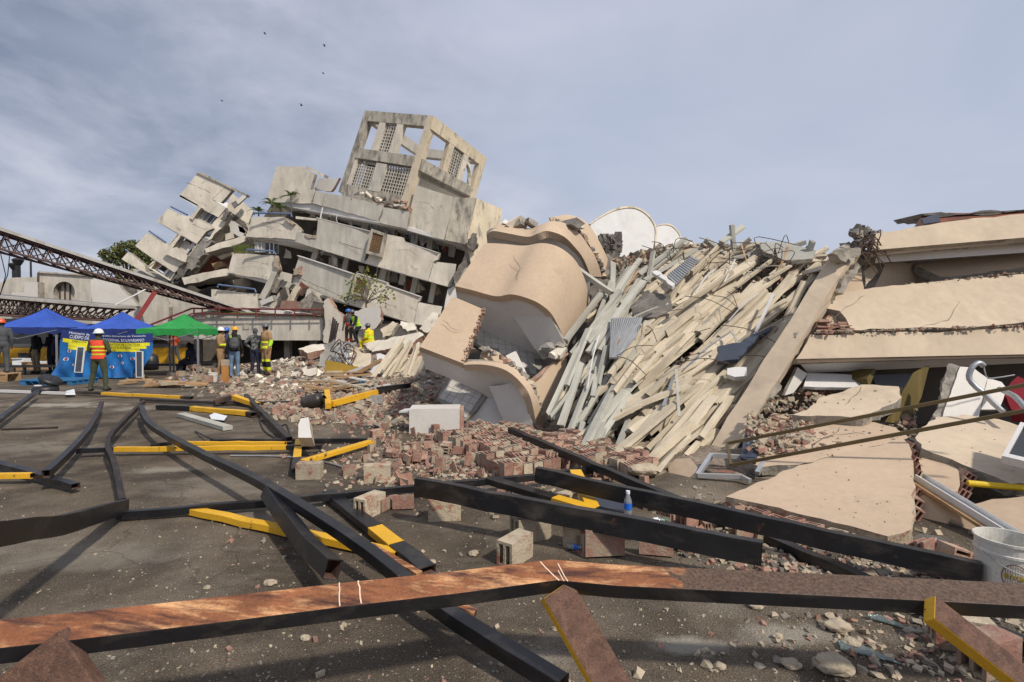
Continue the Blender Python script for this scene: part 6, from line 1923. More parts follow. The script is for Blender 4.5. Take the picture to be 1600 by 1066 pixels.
for u0, u1, v0, v1 in ((.03, .30, .17, .25), (.09, .33, .255, .315), (.09, .33, .32, .385), (.44, .97, .19, .26), (.44, .94, .265, .325), (.44, .88, .33, .39)):
    bn_strip(u0, u1, v0, v1, .012, 'print_yellow', 'yellow_strip', .02)


def text_mesh(s, size):
    cu = bpy.data.curves.new('lettering', 'FONT'); cu.body = s; cu.size = size; cu.resolution_u = 2
    o = bpy.data.objects.new('lettering', cu); COL.objects.link(o)
    bpy.context.view_layer.update()
    me = bpy.data.meshes.new_from_object(o.evaluated_get(bpy.context.evaluated_depsgraph_get()))
    v = [tuple(p.co) for p in me.vertices]; f = [tuple(p.vertices) for p in me.polygons]
    bpy.data.objects.remove(o); bpy.data.curves.remove(cu); bpy.data.meshes.remove(me)
    return v, f


def bn_text(s, u0, u1, v0, v1, mm, dv=0.0):
    v, f = text_mesh(s, 1.0)
    xs = [p[0] for p in v]; ys = [p[1] for p in v]
    x0_, x1_, y0_, y1_ = min(xs), max(xs), min(ys), max(ys)
    b = MB()
    b.v = [tuple(bn_pt(u0 + (u1 - u0) * (p[0] - x0_) / (x1_ - x0_), v1 - (v1 - v0) * (p[1] - y0_) / (y1_ - y0_) + dv * (p[0] - x0_) / (x1_ - x0_)) + Vector((0, -.024, 0))) for p in v]
    b.f = f; b.m = [0] * len(f)
    mk('lettering', b, mm, BN, kind='stuff')


bn_text('Ministerio de', .09, .30, .015, .065, 'print_white')
bn_text('República Bolivariana de Venezuela', .40, .93, .02, .07, 'print_white', .01)
bn_text('CUERPO DE', .10, .30, .085, .155, 'print_white')
bn_text('NACIONAL BOLIVARIANO', .44, .92, .10, .165, 'print_white', .015)
bn_text('DIRECCION', .13, .28, .188, .235, 'print_dark')
bn_text('ESTRATEGICAS Y TACTICAS', .47, .88, .205, .25, 'print_dark', .01)
bn_text('DE ESTRATEGIA', .47, .78, .28, .315, 'print_dark', .01)
bn_text('TALLER', .47, .58, .345, .38, 'print_dark', .01)
for u, v in ((.12, .43), (.62, .50), (.66, .66), (.53, .76), (.18, .72), (.10, .60), (.80, .56), (.40, .62)):
    for r0, r1, mm in ((.018, .028, 'print_white'), (.0, .014, 'print_red')):
        b = MB(); n = 14
        A = [bn_pt(u + r0 * math.cos(k * math.tau / n), v + r0 * 1.9 * math.sin(k * math.tau / n)) + Vector((0, -.02, 0)) for k in range(n + 1)]
        B = [bn_pt(u + r1 * math.cos(k * math.tau / n), v + r1 * 1.3 * math.sin(k * math.tau / n)) + Vector((0, -.02, 0)) for k in range(n + 1)]
        ribbon(b, A, B, 0); mk('round_emblem', b, mm, BN)
for tl, tr, br, bl, lbl in (((120.5, 542), (132.5, 542.5), (128, 582.5), (116, 582), 'left upright white-framed solar panel leaning on the banner'), ((212, 549), (223, 549), (223, 590), (212.5, 590), 'right upright white-framed solar panel at the tent corner')):
    g = G(*bl, 0.0)
    d = min(17.7, g.y)
    q = Quad(W(*tl, d + .25), W(*tr, d + .25), W(*br, d), W(*bl, d))
    t = thing('solar_panel', lbl, 'solar panel', tuple(q.at(.5, 1)))
    m_ = MB()
    for u0, u1, v0, v1 in ((0, 1, 0, .022), (0, 1, .978, 1), (0, .09, .022, .978), (.91, 1, .022, .978)):
        q.block(m_, u0, u1, v0, v1, -.01, .04)
    mk('frame', m_, 'white_paint', t)
    for k in range(10):
        m_ = MB(); q.block(m_, .09, .91, .022 + k * .0956 + .004, .022 + (k + 1) * .0956 - .004, .0, .025); mk('cell', m_, 'panel_cell', t)

# pallet, case and goods
t = thing('blue_pallet', 'flat blue plastic pallet on the asphalt in front of the left tent', 'pallet', tuple(G(75, 602)))
p0 = G(75, 602)
for k in range(5):
    m_ = MB(); m_.box((p0.x, p0.y + k * .22, .15), (1.75, .15, .03)); mk('slat', m_, 'pallet_blue', t)
for k in range(3):
    m_ = MB(); m_.box((p0.x - .75 + k * .75, p0.y + .44, .07), (.16, 1.0, .128)); mk('block', m_, 'pallet_blue', t)
t = thing('black_case', 'open black case lying at the end of the white pipe', 'case', tuple(G(66, 616)))
p0 = G(66, 616)
m_ = MB(); m_.lathe([(.02, .0), (.26, .02), (.30, .1), (.28, .2), (.02, .21)], p0 + Vector((0, .1, 0)), 14); mk('tray', m_, 'plastic_black', t, smooth=True)
m_ = MB(); m_.lathe([(.02, .0), (.25, .02), (.29, .08), (.24, .14), (.02, .15)], p0 + Vector((.02, .2, .30)), 14, rot=Matrix.Rotation(.5, 3, 'Y')); mk('lid', m_, 'plastic_black', t, smooth=True)
m_ = MB(); m_.box(p0 + Vector((-.08, -.02, .24)), (.16, .1, .03)); mk('label_sheet', m_, 'print_white', t)
for x, y, s, mm, lbl in ((48, 577, (.5, .4, .32), 'cardboard', 'cardboard box at the front of the left tent'), (60, 574, (.45, .4, .28), 'print_white', 'pale carton behind the first cardboard box'), (70, 577, (.55, .4, .24), 'cardboard', 'wide cardboard box in the middle of the left tent'), (83, 572, (.4, .35, .42), 'cardboard', 'upright cardboard box near the banner'),
                         (34, 574, (.5, .4, .42), 'print_white', 'stack of white papers and cartons at the left pole'), (26, 578, (.35, .3, .2), 'wood', 'small brown box at the left tent pole'), (92, 577, (.35, .3, .3), 'cardboard', 'brown box just left of the banner'), (40, 572, (.4, .4, .62), 'plastic_black', 'black bag standing inside the left tent')):
    p = G(x, y); m_ = MB(); m_.chunk((p.x, p.y, s[2] * .42), s, random.Random(x)); b = MB(); b.box((p.x, p.y, s[2] / 2), s, Matrix.Rotation(RND.uniform(-.4, .4), 3, 'Z'))
    t = mk('goods_box', b, mm, label=lbl, cat='box', group='relief goods under the left tent')
    b = MB(); b.box((p.x, p.y - s[1] / 2 + .02, s[2] + .012), (s[0] * .9, s[1] * .45, .02), Matrix.Rotation(RND.uniform(-.3, .3), 3, 'Z')); mk('flap', b, mm, t)
for x0_, x1_, y, lbl in ((-20, 96, 580, 'dark low bench bar in front of the left tent'), (208, 346, 577, 'dark low bench bar in front of the green tent')):
    a, b = G(x0_, y + 6), G(x1_, y + 5)
    t = thing('bench', lbl, 'bench', ((a.x + b.x) / 2, a.y, 0))
    m_ = MB(); m_.bar([a + Vector((0, 0, .33)), b + Vector((0, 0, .33))], .14, .09); mk('seat', m_, 'grey_paint', t)
    for f in (.06, .5, .94):
        q = a.lerp(b, f); m_ = MB(); m_.box((q.x, q.y, .143), (.06, .1, .285)); mk('leg', m_, 'grey_paint', t)
t = thing('black_bag', 'tall black bag standing right of the banner', 'bag', tuple(G(236, 578)))
p0 = G(236, 578); m_ = MB(); m_.lathe([(.02, 0), (.28, .02), (.3, .3), (.27, .62), (.12, .7), (.02, .71)], p0, 12); mk('body', m_, 'plastic_black', t, smooth=True)
m_ = MB(); m_.tube(crom([p0 + Vector((-.1, -.05, .66)), p0 + Vector((-.06, -.08, .8)), p0 + Vector((.06, -.08, .8)), p0 + Vector((.1, -.05, .66))], 8), .015, 5); mk('handle', m_, 'plastic_black', t)
for x, y, me, rz, s, lbl in ((283, 588, BRICK_M, .1, 1, 'brick standing in front of the green tent'), (311, 594, BRICK_M, .1, 1.1, 'brick with dark cells beside the white bucket'), (325, 597, BRICK, .2, 1.1, 'red brick touching the small white bucket'), (320, 583, BRICK_M, 1.4, 1, 'brick behind the small white bucket'), (338, 583, BRICK, .2, 1, 'brick under the bench end'),
                             (218, 592, BRICK_M, .6, 1, 'brick holding the right solar panel'), (120, 585, BRICK, .1, 1, 'brick under the left solar panel'), (205, 588, BRICK, .4, 1.1, 'red brick at the lower right of the banner'), (170, 588, BRICK_M, .7, .9, 'brick at the foot of the banner'), (15, 583, BRICK_M, .4, 1.1, 'pale block at the foot of the left tent pole')):
    place_brick(me, x, y, 0, rz, 0, 0, s, lbl, None)
t = thing('orange_board', 'orange wooden board standing on end with a pale box on top', 'board', tuple(G(352, 598)))
p0 = G(352, 598); m_ = MB(); m_.box(p0 + Vector((0, 0, .28)), (.18, .12, .56)); mk('board', m_, 'wood_orange', t)
m_ = MB(); m_.box(p0 + Vector((0, .02, .67)), (.2, .15, .2)); mk('pale_box', m_, 'chip_pale', t)


def bucket(label, p, r, h, dirt='plastic_white'):
    t = thing('plastic_bucket', label, 'bucket', tuple(p))
    m_ = MB()
    m_.lathe([(.01, 0), (r * .84, 0), (r * .86, .01), (r * .955, h * .74), (r * 1.0, h * .75), (r * 1.0, h * .79), (r * .965, h * .8), (r * .975, h * .95), (r * 1.02, h * .955), (r * 1.02, h), (r * .95, h), (r * .82, .02), (.01, .02)], p, 40)
    mk('pail', m_, dirt, t, smooth=False)
    m_ = MB(); m_.tube([p + Vector((r * 1.0 * math.cos(a), r * 1.0 * math.sin(a) - .012, h * .77 - .25 * h * abs(math.sin((a + math.pi))) - .0)) for a in [math.pi + i * math.pi / 14 for i in range(15)]], .003, 5)
    mk('wire_handle', m_, 'galv', t)
    return t


bucket('small white bucket standing by the bricks near the green tent', G(333, 597), .15, .32)
BP = W(1574, 900, 3.35); BP.z = 0.04
BK_R, BK_H = .175, .37
BUCK = bucket('large grubby white paint bucket at the right edge', BP, BK_R, BK_H)
LA = math.atan2(-1.0, -.62)             # direction of the label round the bucket


def bk_pt(du, z, off=.0035):
    a = LA + du / BK_R
    r = BK_R * (.86 + .095 * z / (BK_H * .74)) + off
    return BP + Vector((r * math.cos(a), r * math.sin(a), z))


def bk_ring(cu, cz, ru, rz, wd, mm, name):
    b = MB(); n = 24
    A = [bk_pt(cu + ru * math.cos(k * math.tau / n), cz + rz * math.sin(k * math.tau / n)) for k in range(n + 1)]
    B = [bk_pt(cu + (ru - wd) * math.cos(k * math.tau / n), cz + (rz - wd) * math.sin(k * math.tau / n)) for k in range(n + 1)]
    ribbon(b, A, B, 0); mk(name, b, mm, BUCK)


bk_ring(.0, .165, .070, .085, .006, 'print_brown', 'oval_outline')
for k in range(9):
    b = MB(); u = -.05 + k * .0125; zt = .165 + .075 * math.sqrt(max(0, 1 - (u / .064) ** 2))
    ribbon(b, [bk_pt(u, .10, .002), bk_pt(u + .0022, .10, .002)], [bk_pt(u, zt, .002), bk_pt(u + .0022, zt, .002)], 0); mk('stripe', b, 'print_brown', BUCK)
v, f = text_mesh('anca', 1.0)
for sx, mm, off in ((.004, 'print_dark', .0045), (0, 'plastic_yellow', .0062)):
    b = MB(); b.v = [tuple(bk_pt(-.058 + p[0] * .058 + sx, .158 + p[1] * .062 - .10 * (p[0] * .058) - sx, off)) for p in v]; b.f = f; b.m = [0] * len(f); mk('lettering', b, mm, BUCK)
b = MB(); ribbon(b, [bk_pt(.085 + k * .01, .10) for k in range(4)], [bk_pt(.085 + k * .01, .165) for k in range(4)], 0); mk('green_square', b, 'print_green', BUCK)
b = MB(); ribbon(b, [bk_pt(.073 + k * .005, .10) for k in range(3)], [bk_pt(.073 + k * .005, .165) for k in range(3)], 0); mk('brown_bar', b, 'print_brown', BUCK)

# ------------------------------------------------------------------ odds and ends in the rubble
def bottle(label, p, rot, cap, lab, s=1.0, liquid=None):
    t = thing('water_bottle', label, 'bottle', tuple(p))
    p = Vector(p)
    m_ = MB(); m_.lathe([(r * s, z * s) for r, z in ((.001, 0), (.03, .002), (.032, .02), (.03, .08), (.032, .12), (.03, .15), (.014, .195), (.013, .21), (.001, .211))], p, 14, rot=rot); mk('bottle_body', m_, 'bottle_clear', t, smooth=True)
    m_ = MB(); m_.lathe([(r * s, z * s) for r, z in ((.016, .205), (.016, .228), (.001, .229))], p, 12, rot=rot); mk('cap', m_, cap, t)
    m_ = MB(); m_.lathe([(r * s, z * s) for r, z in ((.0325, .085), (.0328, .135))], p, 14, rot=rot); mk('paper_label', m_, lab, t)


I3 = Matrix.Identity(3)
bp = W(981, 812, 4.2)
bottle('clear water bottle with a white cap standing between the black beams', bp, I3, 'print_white', 'plastic_blue', 1.05)
bottle('crushed blue bottle lying beside the mortared bricks', G(886, 853, .03), Matrix.Rotation(1.5, 3, 'Y') @ Matrix.Rotation(.4, 3, 'X'), 'plastic_blue', 'plastic_blue', .75)
bottle('empty clear bottle lying in the rubble behind the beams', G(1008, 815, .2), Matrix.Rotation(1.5, 3, 'Y'), 'print_green', 'print_white', .8)
bottle('small clear bottle standing near the white bucket and bricks', G(287, 602), I3, 'plastic_blue', 'plastic_blue', 1.3)


def block_item(name, label, cat, pts, d0, d1, thick, mats_, amp=0.0, tilt=0.0, step=.1):
    return panel(name, pts, quad_plane(pts, d0, d1, tilt), thick, mats_, amp, step, (), None, label=label, cat=cat)


p = G(680, 677)
t = thing('concrete_block', 'long white-faced concrete block with a brick end, on the asphalt before the toppled balconies', 'block', tuple(p))
m_ = MB(); m_.box((p.x - .03, p.y + .25, .21), (.86, .5, .42), Matrix.Rotation(.08, 3, 'Z')); mk('body', m_, 'white_plaster', t)
m_ = MB(); m_.box((p.x + .435, p.y + .28, .205), (.06, .46, .39), Matrix.Rotation(.08, 3, 'Z')); mk('brick_end', m_, 'brick', t)
m_ = MB(); m_.bar([W(628, 642, 9.1), W(694, 637, 9.0)], .3, .03); mk('white_plank', m_, 'white_paint', label='thin white plank lying on the long concrete block', cat='plank')
block_item('concrete_stump', 'white notched concrete stump lying on the asphalt in the middle', 'stump', [(466, 664), (470, 654), (482, 652), (487, 684), (466, 684)], 7.0, 6.95, .15, ('white_plaster', 'chip_pale'), .004, .5)
m_ = MB(); m_.bar(gz((283, 648, .05), (356, 669, .05)), .16, .07); mk('wooden_plank', m_, 'joist_grey', label='weathered grey plank lying in the yard beside a paper sheet', cat='plank')
for pts, lbl in (([(327, 649), (335, 645), (355, 650), (350, 657), (330, 655)], 'white paper sheet next to the weathered plank'), ([(103, 611), (116, 608), (118, 617), (102, 617)], 'white paper at the joint of the white pipe')):
    b = MB(); q = [G(x, y, .05 + .03 * (i % 2)) for i, (x, y) in enumerate(pts)]; b.prism(q, [v_ - Vector((0, 0, .004)) for v_ in q], 0, 0); mk('paper_sheet', b, 'print_white', label=lbl, cat='paper')
t = thing('gas_tank', 'dark grey dented gas cylinder lying at the foot of the mound', 'tank', tuple(Gh(488, 637)))
p0 = Gh(488, 637) + Vector((0, 0, .14)); rt_ = Matrix.Rotation(1.35, 3, 'Y') @ Matrix.Rotation(.3, 3, 'X')
m_ = MB(); m_.lathe([(.01, -.26), (.09, -.25), (.14, -.2), (.15, -.1), (.15, .15), (.13, .22), (.07, .26), (.01, .265)], p0, 18, rot=rt_); mk('shell', m_, 'tank_grey', t, smooth=True)
m_ = MB(); m_.lathe([(.07, .25), (.08, .32), (.075, .32)], p0, 12, rot=rt_); mk('collar', m_, 'tank_grey', t)

M3 = lambda *a: a
for name, lbl, cat, pts, d0, d1, th, mm, tl in (
        ('mustard_panel', 'mustard yellow board leaning upright in the rubble', 'board', [(509, 563), (560, 573), (570, 590), (560, 594), (509, 582)], 17.2, 17.0, .06, ('mustard', 'wood'), .2),
        ('broken_slab', 'flat cream slab with a brick underside at the left of the mound', 'slab', [(466, 545), (490, 538), (512, 538), (508, 546), (480, 552)], 20.5, 20.3, .3, ('cream', 'brick'), .9),
        ('broken_slab', 'leaning grey slab below the worker in the blue helmet', 'slab', [(497, 572), (508, 540), (522, 530), (534, 545), (531, 576)], 18.6, 18.8, .2, ('old_concrete', 'core'), .8),
        ('broken_slab', 'squarish grey slab under the bent cables', 'slab', [(548, 568), (556, 548), (578, 552), (580, 560), (572, 582)], 18.0, 17.8, .25, ('joist', 'core'), .7),
        ('broken_slab', 'long concrete slab with brick edge on which a yellow worker sits', 'slab', [(566, 538), (610, 528), (655, 518), (662, 524), (640, 540), (582, 550)], 20.5, 19.2, .3, ('cream', 'brick'), .9),
        ('broken_slab', 'tilted slab piece at the top of the mound', 'slab', [(594, 515), (614, 502), (622, 505), (612, 522), (598, 528)], 22.0, 21.8, .25, ('joist', 'core'), .5),
        ('broken_slab', 'pale slab piece right of the top of the mound', 'slab', [(626, 502), (648, 505), (650, 515), (636, 518), (624, 508)], 21.4, 21.2, .2, ('cream', 'core'), .6),
        ('broken_slab', 'beige slab against the lower corner of the block', 'slab', [(664, 500), (676, 488), (686, 490), (682, 506), (668, 520), (655, 514)], 20.0, 19.8, .2, ('cream', 'core'), .5),
        ('white_board', 'white board lying among the rubble above the joist fan', 'board', [(588, 553), (594, 552), (611, 559), (606, 569), (589, 563)], 16.8, 16.6, .04, ('white_paint', 'white_paint'), .5),
        ('window_frame', 'white window frame leaning in the rubble beside the mustard board', 'window', [(578, 580), (596, 560), (600, 574), (582, 586)], 15.8, 15.7, .06, ('white_paint', 'white_paint'), .3),
        ('beige_plank', 'long beige board slanting across the rubble', 'plank', [(542, 590), (594, 560), (598, 563), (550, 594)], 15.9, 15.9, .12, ('wood', 'wood'), .0),
        ('white_plank', 'white board slanting left of the beige one', 'plank', [(536, 583), (566, 571), (570, 573), (544, 587)], 16.2, 16.1, .05, ('white_paint', 'white_paint'), .0),
        ('cyan_sheet', 'cyan plastic sheet crumpled at the foot of the mound', 'sheet', [(545, 608), (556, 597), (572, 594), (586, 606), (572, 604), (560, 613), (546, 612)], 13.6, 13.2, .03, ('plastic_cyan', 'plastic_cyan'), .6),
        ('dark_sheet', 'dark grey rubber sheet draped over the cyan plastic', 'sheet', [(538, 598), (548, 594), (590, 607), (586, 611), (550, 606)], 13.2, 12.9, .03, ('blue_sheet', 'blue_sheet'), .2),
        ('curved_board', 'dark curved board sticking out of the rubble', 'board', [(512, 596), (520, 590), (530, 606), (538, 612), (524, 614)], 13.2, 13.0, .06, ('wood', 'wood'), .2),
        ('small_door', 'small cream cabinet door left of the mustard board', 'door', [(473, 585), (478, 578), (495, 574), (494, 585), (484, 588)], 16.4, 16.2, .05, ('cream', 'wood'), .3),
        ('grey_block', 'square grey concrete block before the yellow bracket diagonal', 'block', [(575, 632), (578, 618), (596, 616), (598, 631)], 11.4, 11.4, .25, ('old_concrete', 'core'), .1)):
    block_item(name, lbl, cat, pts, d0, d1, th, mm, .01 if 'slab' not in name else .04, tl)
for i in range(34):
    x = RND.uniform(470, 640); y = RND.uniform(585, 622) if x < 580 else RND.uniform(600, 622)
    p = Gh(x, y); a = RND.uniform(-.5, .5); L = RND.uniform(.4, 1.3)
    mm = RND.choice(('wood', 'wood', 'white_paint', 'joist', 'cardboard'))
    b = MB(); v0 = Vector((math.cos(a), math.sin(a), RND.uniform(-.15, .2))) * L / 2; c = p + Vector((0, 0, RND.uniform(.08, .22)))
    b.bar([c - v0, c + v0], RND.uniform(.06, .18), RND.uniform(.02, .05))
    mk('scrap_board', b, mm, label={'wood': 'brown scrap board among the splintered boards at the mound foot', 'white_paint': 'white scrap board among the splintered boards at the mound foot', 'joist': 'cream scrap batten among the splintered boards at the mound foot', 'cardboard': 'brown cardboard strip among the splintered boards at the mound foot'}[mm], cat='board', group='scrap boards at the mound foot')
for i in range(26):
    x = RND.uniform(198, 312); p = G(x, 603 + (x - 250) * .012 + RND.uniform(-4, 4)); a = RND.uniform(-.6, .6); L = RND.uniform(.25, .8)
    b = MB(); v0 = Vector((math.cos(a), math.sin(a), RND.uniform(-.1, .1))) * L / 2; c = p + Vector((0, 0, RND.uniform(.04, .16)))
    b.bar([c - v0, c + v0], RND.uniform(.08, .16), RND.uniform(.03, .09))
    mk('scrap_board', b, RND.choice(('wood', 'chip_pale', 'wood')), label='short scrap of wood in the low pile before the green tent', cat='board', group='low scrap pile')
t = thing('metal_angle', 'bundle of dark upright steel angles by the blue-helmeted worker', 'steel bars', tuple(W(518, 540, 20.5)))
for k in range(4):
    b = MB(); b.bar([W(514 + k * 2.5, 538, 20.4), W(521 + k * 2.5, 496 + k * 3, 20.8)], .05, .05); mk('bar', b, 'dull_steel', t)
t = thing('cable_tangle', 'tangle of grey cables and bent rebar below the workers on the mound', 'cables', tuple(W(540, 565, 18.6)))
for k in range(12):
    a = W(RND.uniform(522, 545), RND.uniform(528, 545), 18.7); e = W(RND.uniform(530, 562), RND.uniform(560, 574), 18.2)
    mid = [a.lerp(e, f) + Vector((RND.uniform(-.35, .35), RND.uniform(-.2, .2), RND.uniform(-.1, .35))) for f in (.3, .6)]
    b = MB(); b.tube(crom([a] + mid + [e], 12), .022, 5); mk('cable', b, RND.choice(('galv', 'rebar', 'dull_steel')), t)
for k in range(30):
    t_ = RND.random(); x = 1010 + 260 * t_; y = 400 + RND.uniform(-8, 30)
    a = W(x, y, 12.6 - 1.8 * t_)
    b = MB(); b.tube(crom([a, a + Vector((RND.uniform(-.3, .3), -.1, RND.uniform(.1, .4))), a + Vector((RND.uniform(-.8, .8), RND.uniform(-.3, .1), RND.uniform(.0, .5)))], 7), .009, 5)
    mk('bent_rebar', b, 'rebar', label='thin bent reinforcing bar poking out of the heap crest', cat='rebar', group='rebar on the heap crest')
for k in range(16):
    x, y = RND.uniform(960, 1200), RND.uniform(440, 620); a = on_plane(x, y, HP, HN) + HN * .5; e = on_plane(x + RND.uniform(-90, 90), y + RND.uniform(-30, 40), HP, HN) + HN * .55
    b = MB(); b.tube(crom([a, a.lerp(e, .5) + HN * .1, e], 7), .007, 5)
    mk('bent_rebar', b, 'rebar', label='thin loose reinforcing wire lying across the joists', cat='rebar', group='wires across the joists')
# corrugated sheets and other pieces caught in the heap
for pts, lft, lbl in (([zz2(232, 535), zz2(350, 533), zz2(330, 600), zz2(262, 690), zz2(228, 690)], .5, 'upright grey corrugated sheet wedged in the left of the heap'), ([zz2(440, 360), zz2(530, 285), zz2(560, 300), zz2(475, 395)], .45, 'bright corrugated sheet high on the heap')):
    q = [on_plane(*a, HP, HN) + HN * lft for a in pts]
    t = thing('corrugated_sheet', lbl, 'metal sheet', tuple(q[-1]))
    nn = 14
    b = MB(); b.prism(q, [v_ - HN * .02 for v_ in q], 0, 0); mk('sheet', b, 'corrugated', t)
    for k in range(1, nn):
        f = k / nn
        a, e = q[0].lerp(q[1], f), (q[-1].lerp(q[-2], f))
        b = MB(); b.tube([a + HN * .006, e + HN * .006], .016, 5); mk('rib', b, 'corrugated', t)
for pts, lft, mm, lbl, nm in (([zz2(625, 640), zz2(710, 625), zz2(800, 575), zz2(830, 560), zz2(770, 610), zz2(700, 690), zz2(625, 698)], .45, 'blue_sheet', 'dark rubber sheet hanging on the right of the heap', 'rubber_sheet'), ([zz2(662, 715), zz2(735, 710), zz2(735, 745), zz2(690, 748), zz2(662, 738)], .4, 'white_paint', 'white basin fragment low on the right of the heap', 'basin_fragment'),
                              ([zz2(385, 360), zz2(402, 355), zz2(470, 410), zz2(460, 420)], .55, 'white_paint', 'white window bar lying on the heap', 'window_bar'), ([zz2(310, 440), zz2(350, 395), zz2(450, 400), zz2(460, 470), zz2(400, 490), zz2(320, 490)], .25, 'dark_core', 'crushed dark concrete mass in the middle of the heap', 'concrete_mass'),
                              ([zz2(780, 215), zz2(860, 210), zz2(990, 240), zz2(985, 275), zz2(900, 285), zz2(800, 250)], .3, 'joist_grey', 'flat broken slab on the crest right of the joists', 'broken_slab')):
    q = jag([on_plane(*a, HP, HN) + HN * lft for a in pts], .03, .12, RND); b = MB(); b.prism(q, [v_ - HN * .08 for v_ in q], 0, 0); mk(nm, b, mm, label=lbl, cat=nm.split('_')[1])

# window frames, boards and furniture in the pancaked block
t = thing('bronze_frame', 'long bronze window frame lying across the beige panels', 'window frame', tuple(W(1142, 728, 6.2)))
fa, fb, fc, fd = W(1136, 693, 6.3), W(1660, 590, 4.9), W(1660, 631, 4.6), W(1142, 727, 6.0)
for a, b_, nm in ((fa, fb, 'top_bar'), (fd, fc, 'bottom_bar'), (fa, fd, 'end_bar')):
    m_ = MB(); m_.bar([a, b_], .03, .036); mk(nm, m_, 'bronze', t)
t = thing('aluminium_frame', 'bent aluminium window frame at the foot of the leaning column', 'window frame', tuple(W(1092, 748, 6.1)))
for pts in (((1090, 743, 6.05), (1112, 711, 6.5)), ((1112, 711, 6.5), (1198, 717, 6.35), (1239, 729, 6.1)), ((1090, 743, 6.05), (1158, 745, 5.9), (1172, 752, 5.8)), ((1196, 718, 6.3), (1183, 740, 6.0))):
    m_ = MB(); m_.bar([W(*q) for q in pts], .05, .05); mk('frame_bar', m_, 'alu', t)
m_ = MB(); c0, c1 = W(1436, 748, 5.15), W(1588, 842, 4.1)
t = thing('white_channel', 'white metal channel slanting down to the bucket', 'channel', tuple(c1))
for off, wd, ht, mm, nm in ((Vector((0, 0, 0)), .11, .012, 'white_paint', 'web'), (Vector((.055, .02, .02)), .012, .06, 'alu', 'flange'), (Vector((-.055, -.02, .02)), .012, .06, 'white_paint', 'flange'), (Vector((-.09, -.05, -.03)), .05, .03, 'wood', 'batten')):
    m_ = MB(); m_.bar([c0 + off, c1 + off], wd, ht); mk(nm, m_, mm, t)
m_ = MB(); m_.tube([W(1512, 755, 5.0), W(1660, 768, 4.8)], .03, 10); mk('yellow_pipe', m_, 'plastic_yellow', label='yellow plastic pipe under the right-hand panel', cat='pipe')
t = thing('loose_window', 'dark-glazed window sash with white frame at the right edge', 'window', tuple(W(1566, 716, 4.9)))
q = Quad(W(1594, 662, 5.3), W(1680, 680, 5.0), W(1650, 735, 4.6), W(1565, 715, 4.9))
for u0, u1, v0, v1 in ((0, 1, 0, .09), (0, 1, .91, 1), (0, .09, .09, .91), (.91, 1, .09, .91)):
    m_ = MB(); q.block(m_, u0, u1, v0, v1, -.02, .06); mk('frame_bar', m_, 'white_paint', t)
m_ = MB(); q.block(m_, .09, .91, .09, .91, .01, .03); mk('glass', m_, 'glass_dark', t)
t = thing('bent_pipe', 'bent grey conduit arching in front of the upright white board', 'pipe', tuple(W(1566, 643, 6.3)))
for pts in ([(1537, 572, 6.4), (1530, 567, 6.4), (1519, 574, 6.4), (1514, 590, 6.4), (1524, 604, 6.35), (1535, 613, 6.3), (1552, 630, 6.25), (1568, 644, 6.2)], [(1562, 608, 6.8), (1570, 612, 6.6), (1586, 620, 6.3), (1604, 640, 6.0)]):
    m_ = MB(); m_.tube(crom([W(*a) for a in pts], 20), .032, 10); mk('conduit', m_, 'galv', t, smooth=True)
m_ = MB(); m_.tube(crom([W(1537, 572, 6.4), W(1543, 590, 6.4), W(1560, 590, 6.5), W(1585, 586, 6.6)], 12), .008, 5); mk('wire', m_, 'galv', t)
panel('white_board', [(1500, 573), (1520, 574), (1543, 591), (1536, 620), (1529, 652), (1473, 651)], ((1500, 573, 7.0), (1543, 591, 7.0), (1473, 651, 6.6)), .06, ('white_plaster', 'core'), .008, .1, label='upright white wall board behind the bent conduit', cat='board')
panel('rough_wall_edge', [(1482, 568), (1500, 573), (1474, 651), (1458, 655)], ((1482, 568, 7.1), (1500, 573, 7.02), (1474, 651, 6.62)), .12, ('core', 'core'), .02, .06, label='rough brown wall edge along the upright white board', cat='wall')
panel('white_board', [(1543, 592), (1565, 597), (1572, 606), (1560, 640), (1532, 640)], ((1543, 592, 7.1), (1565, 597, 7.1), (1532, 640, 6.8)), .05, ('white_plaster', 'core'), .01, .1, label='second white board piece right of the conduit', cat='board')
panel('white_board', [(1262, 583), (1300, 584), (1353, 587), (1346, 606), (1256, 604)], ((1262, 583, 8.2), (1353, 587, 8.2), (1256, 604, 7.9)), .05, ('white_paint', 'white_paint'), .005, .1, label='flat white board under the lowest parapet, beside the column', cat='board')
panel('white_board', [(1246, 574), (1262, 584), (1240, 614), (1226, 618)], ((1246, 574, 8.0), (1262, 584, 8.1), (1226, 618, 7.8)), .05, ('white_plaster', 'core'), .005, .1, label='narrow white board leaning against the leaning column', cat='board')
panel('cabinet_door', [(1432, 583), (1452, 572), (1440, 620), (1420, 664), (1388, 660)], ((1432, 583, 7.6), (1452, 572, 7.9), (1388, 660, 7.0)), .04, ('wood_olive', 'wood_olive'), .003, .2, label='olive brown cabinet door hanging below the lowest parapet', cat='door')
panel('cabinet_door', [(1354, 592), (1366, 576), (1369, 578), (1358, 606)], ((1354, 592, 7.9), (1366, 576, 8.0), (1358, 606, 7.9)), .3, ('wood_olive', 'wood_olive'), .0, .2, label='narrow olive cabinet side beside the flat white board', cat='door')
panel('grey_door', [(1362, 586), (1428, 584), (1410, 612), (1370, 606)], ((1362, 586, 8.4), (1428, 584, 8.4), (1370, 606, 8.2)), .04, ('glass_grey', 'grey_paint'), .0, .2, label='grey door leaf lying between the olive cabinet pieces', cat='door')
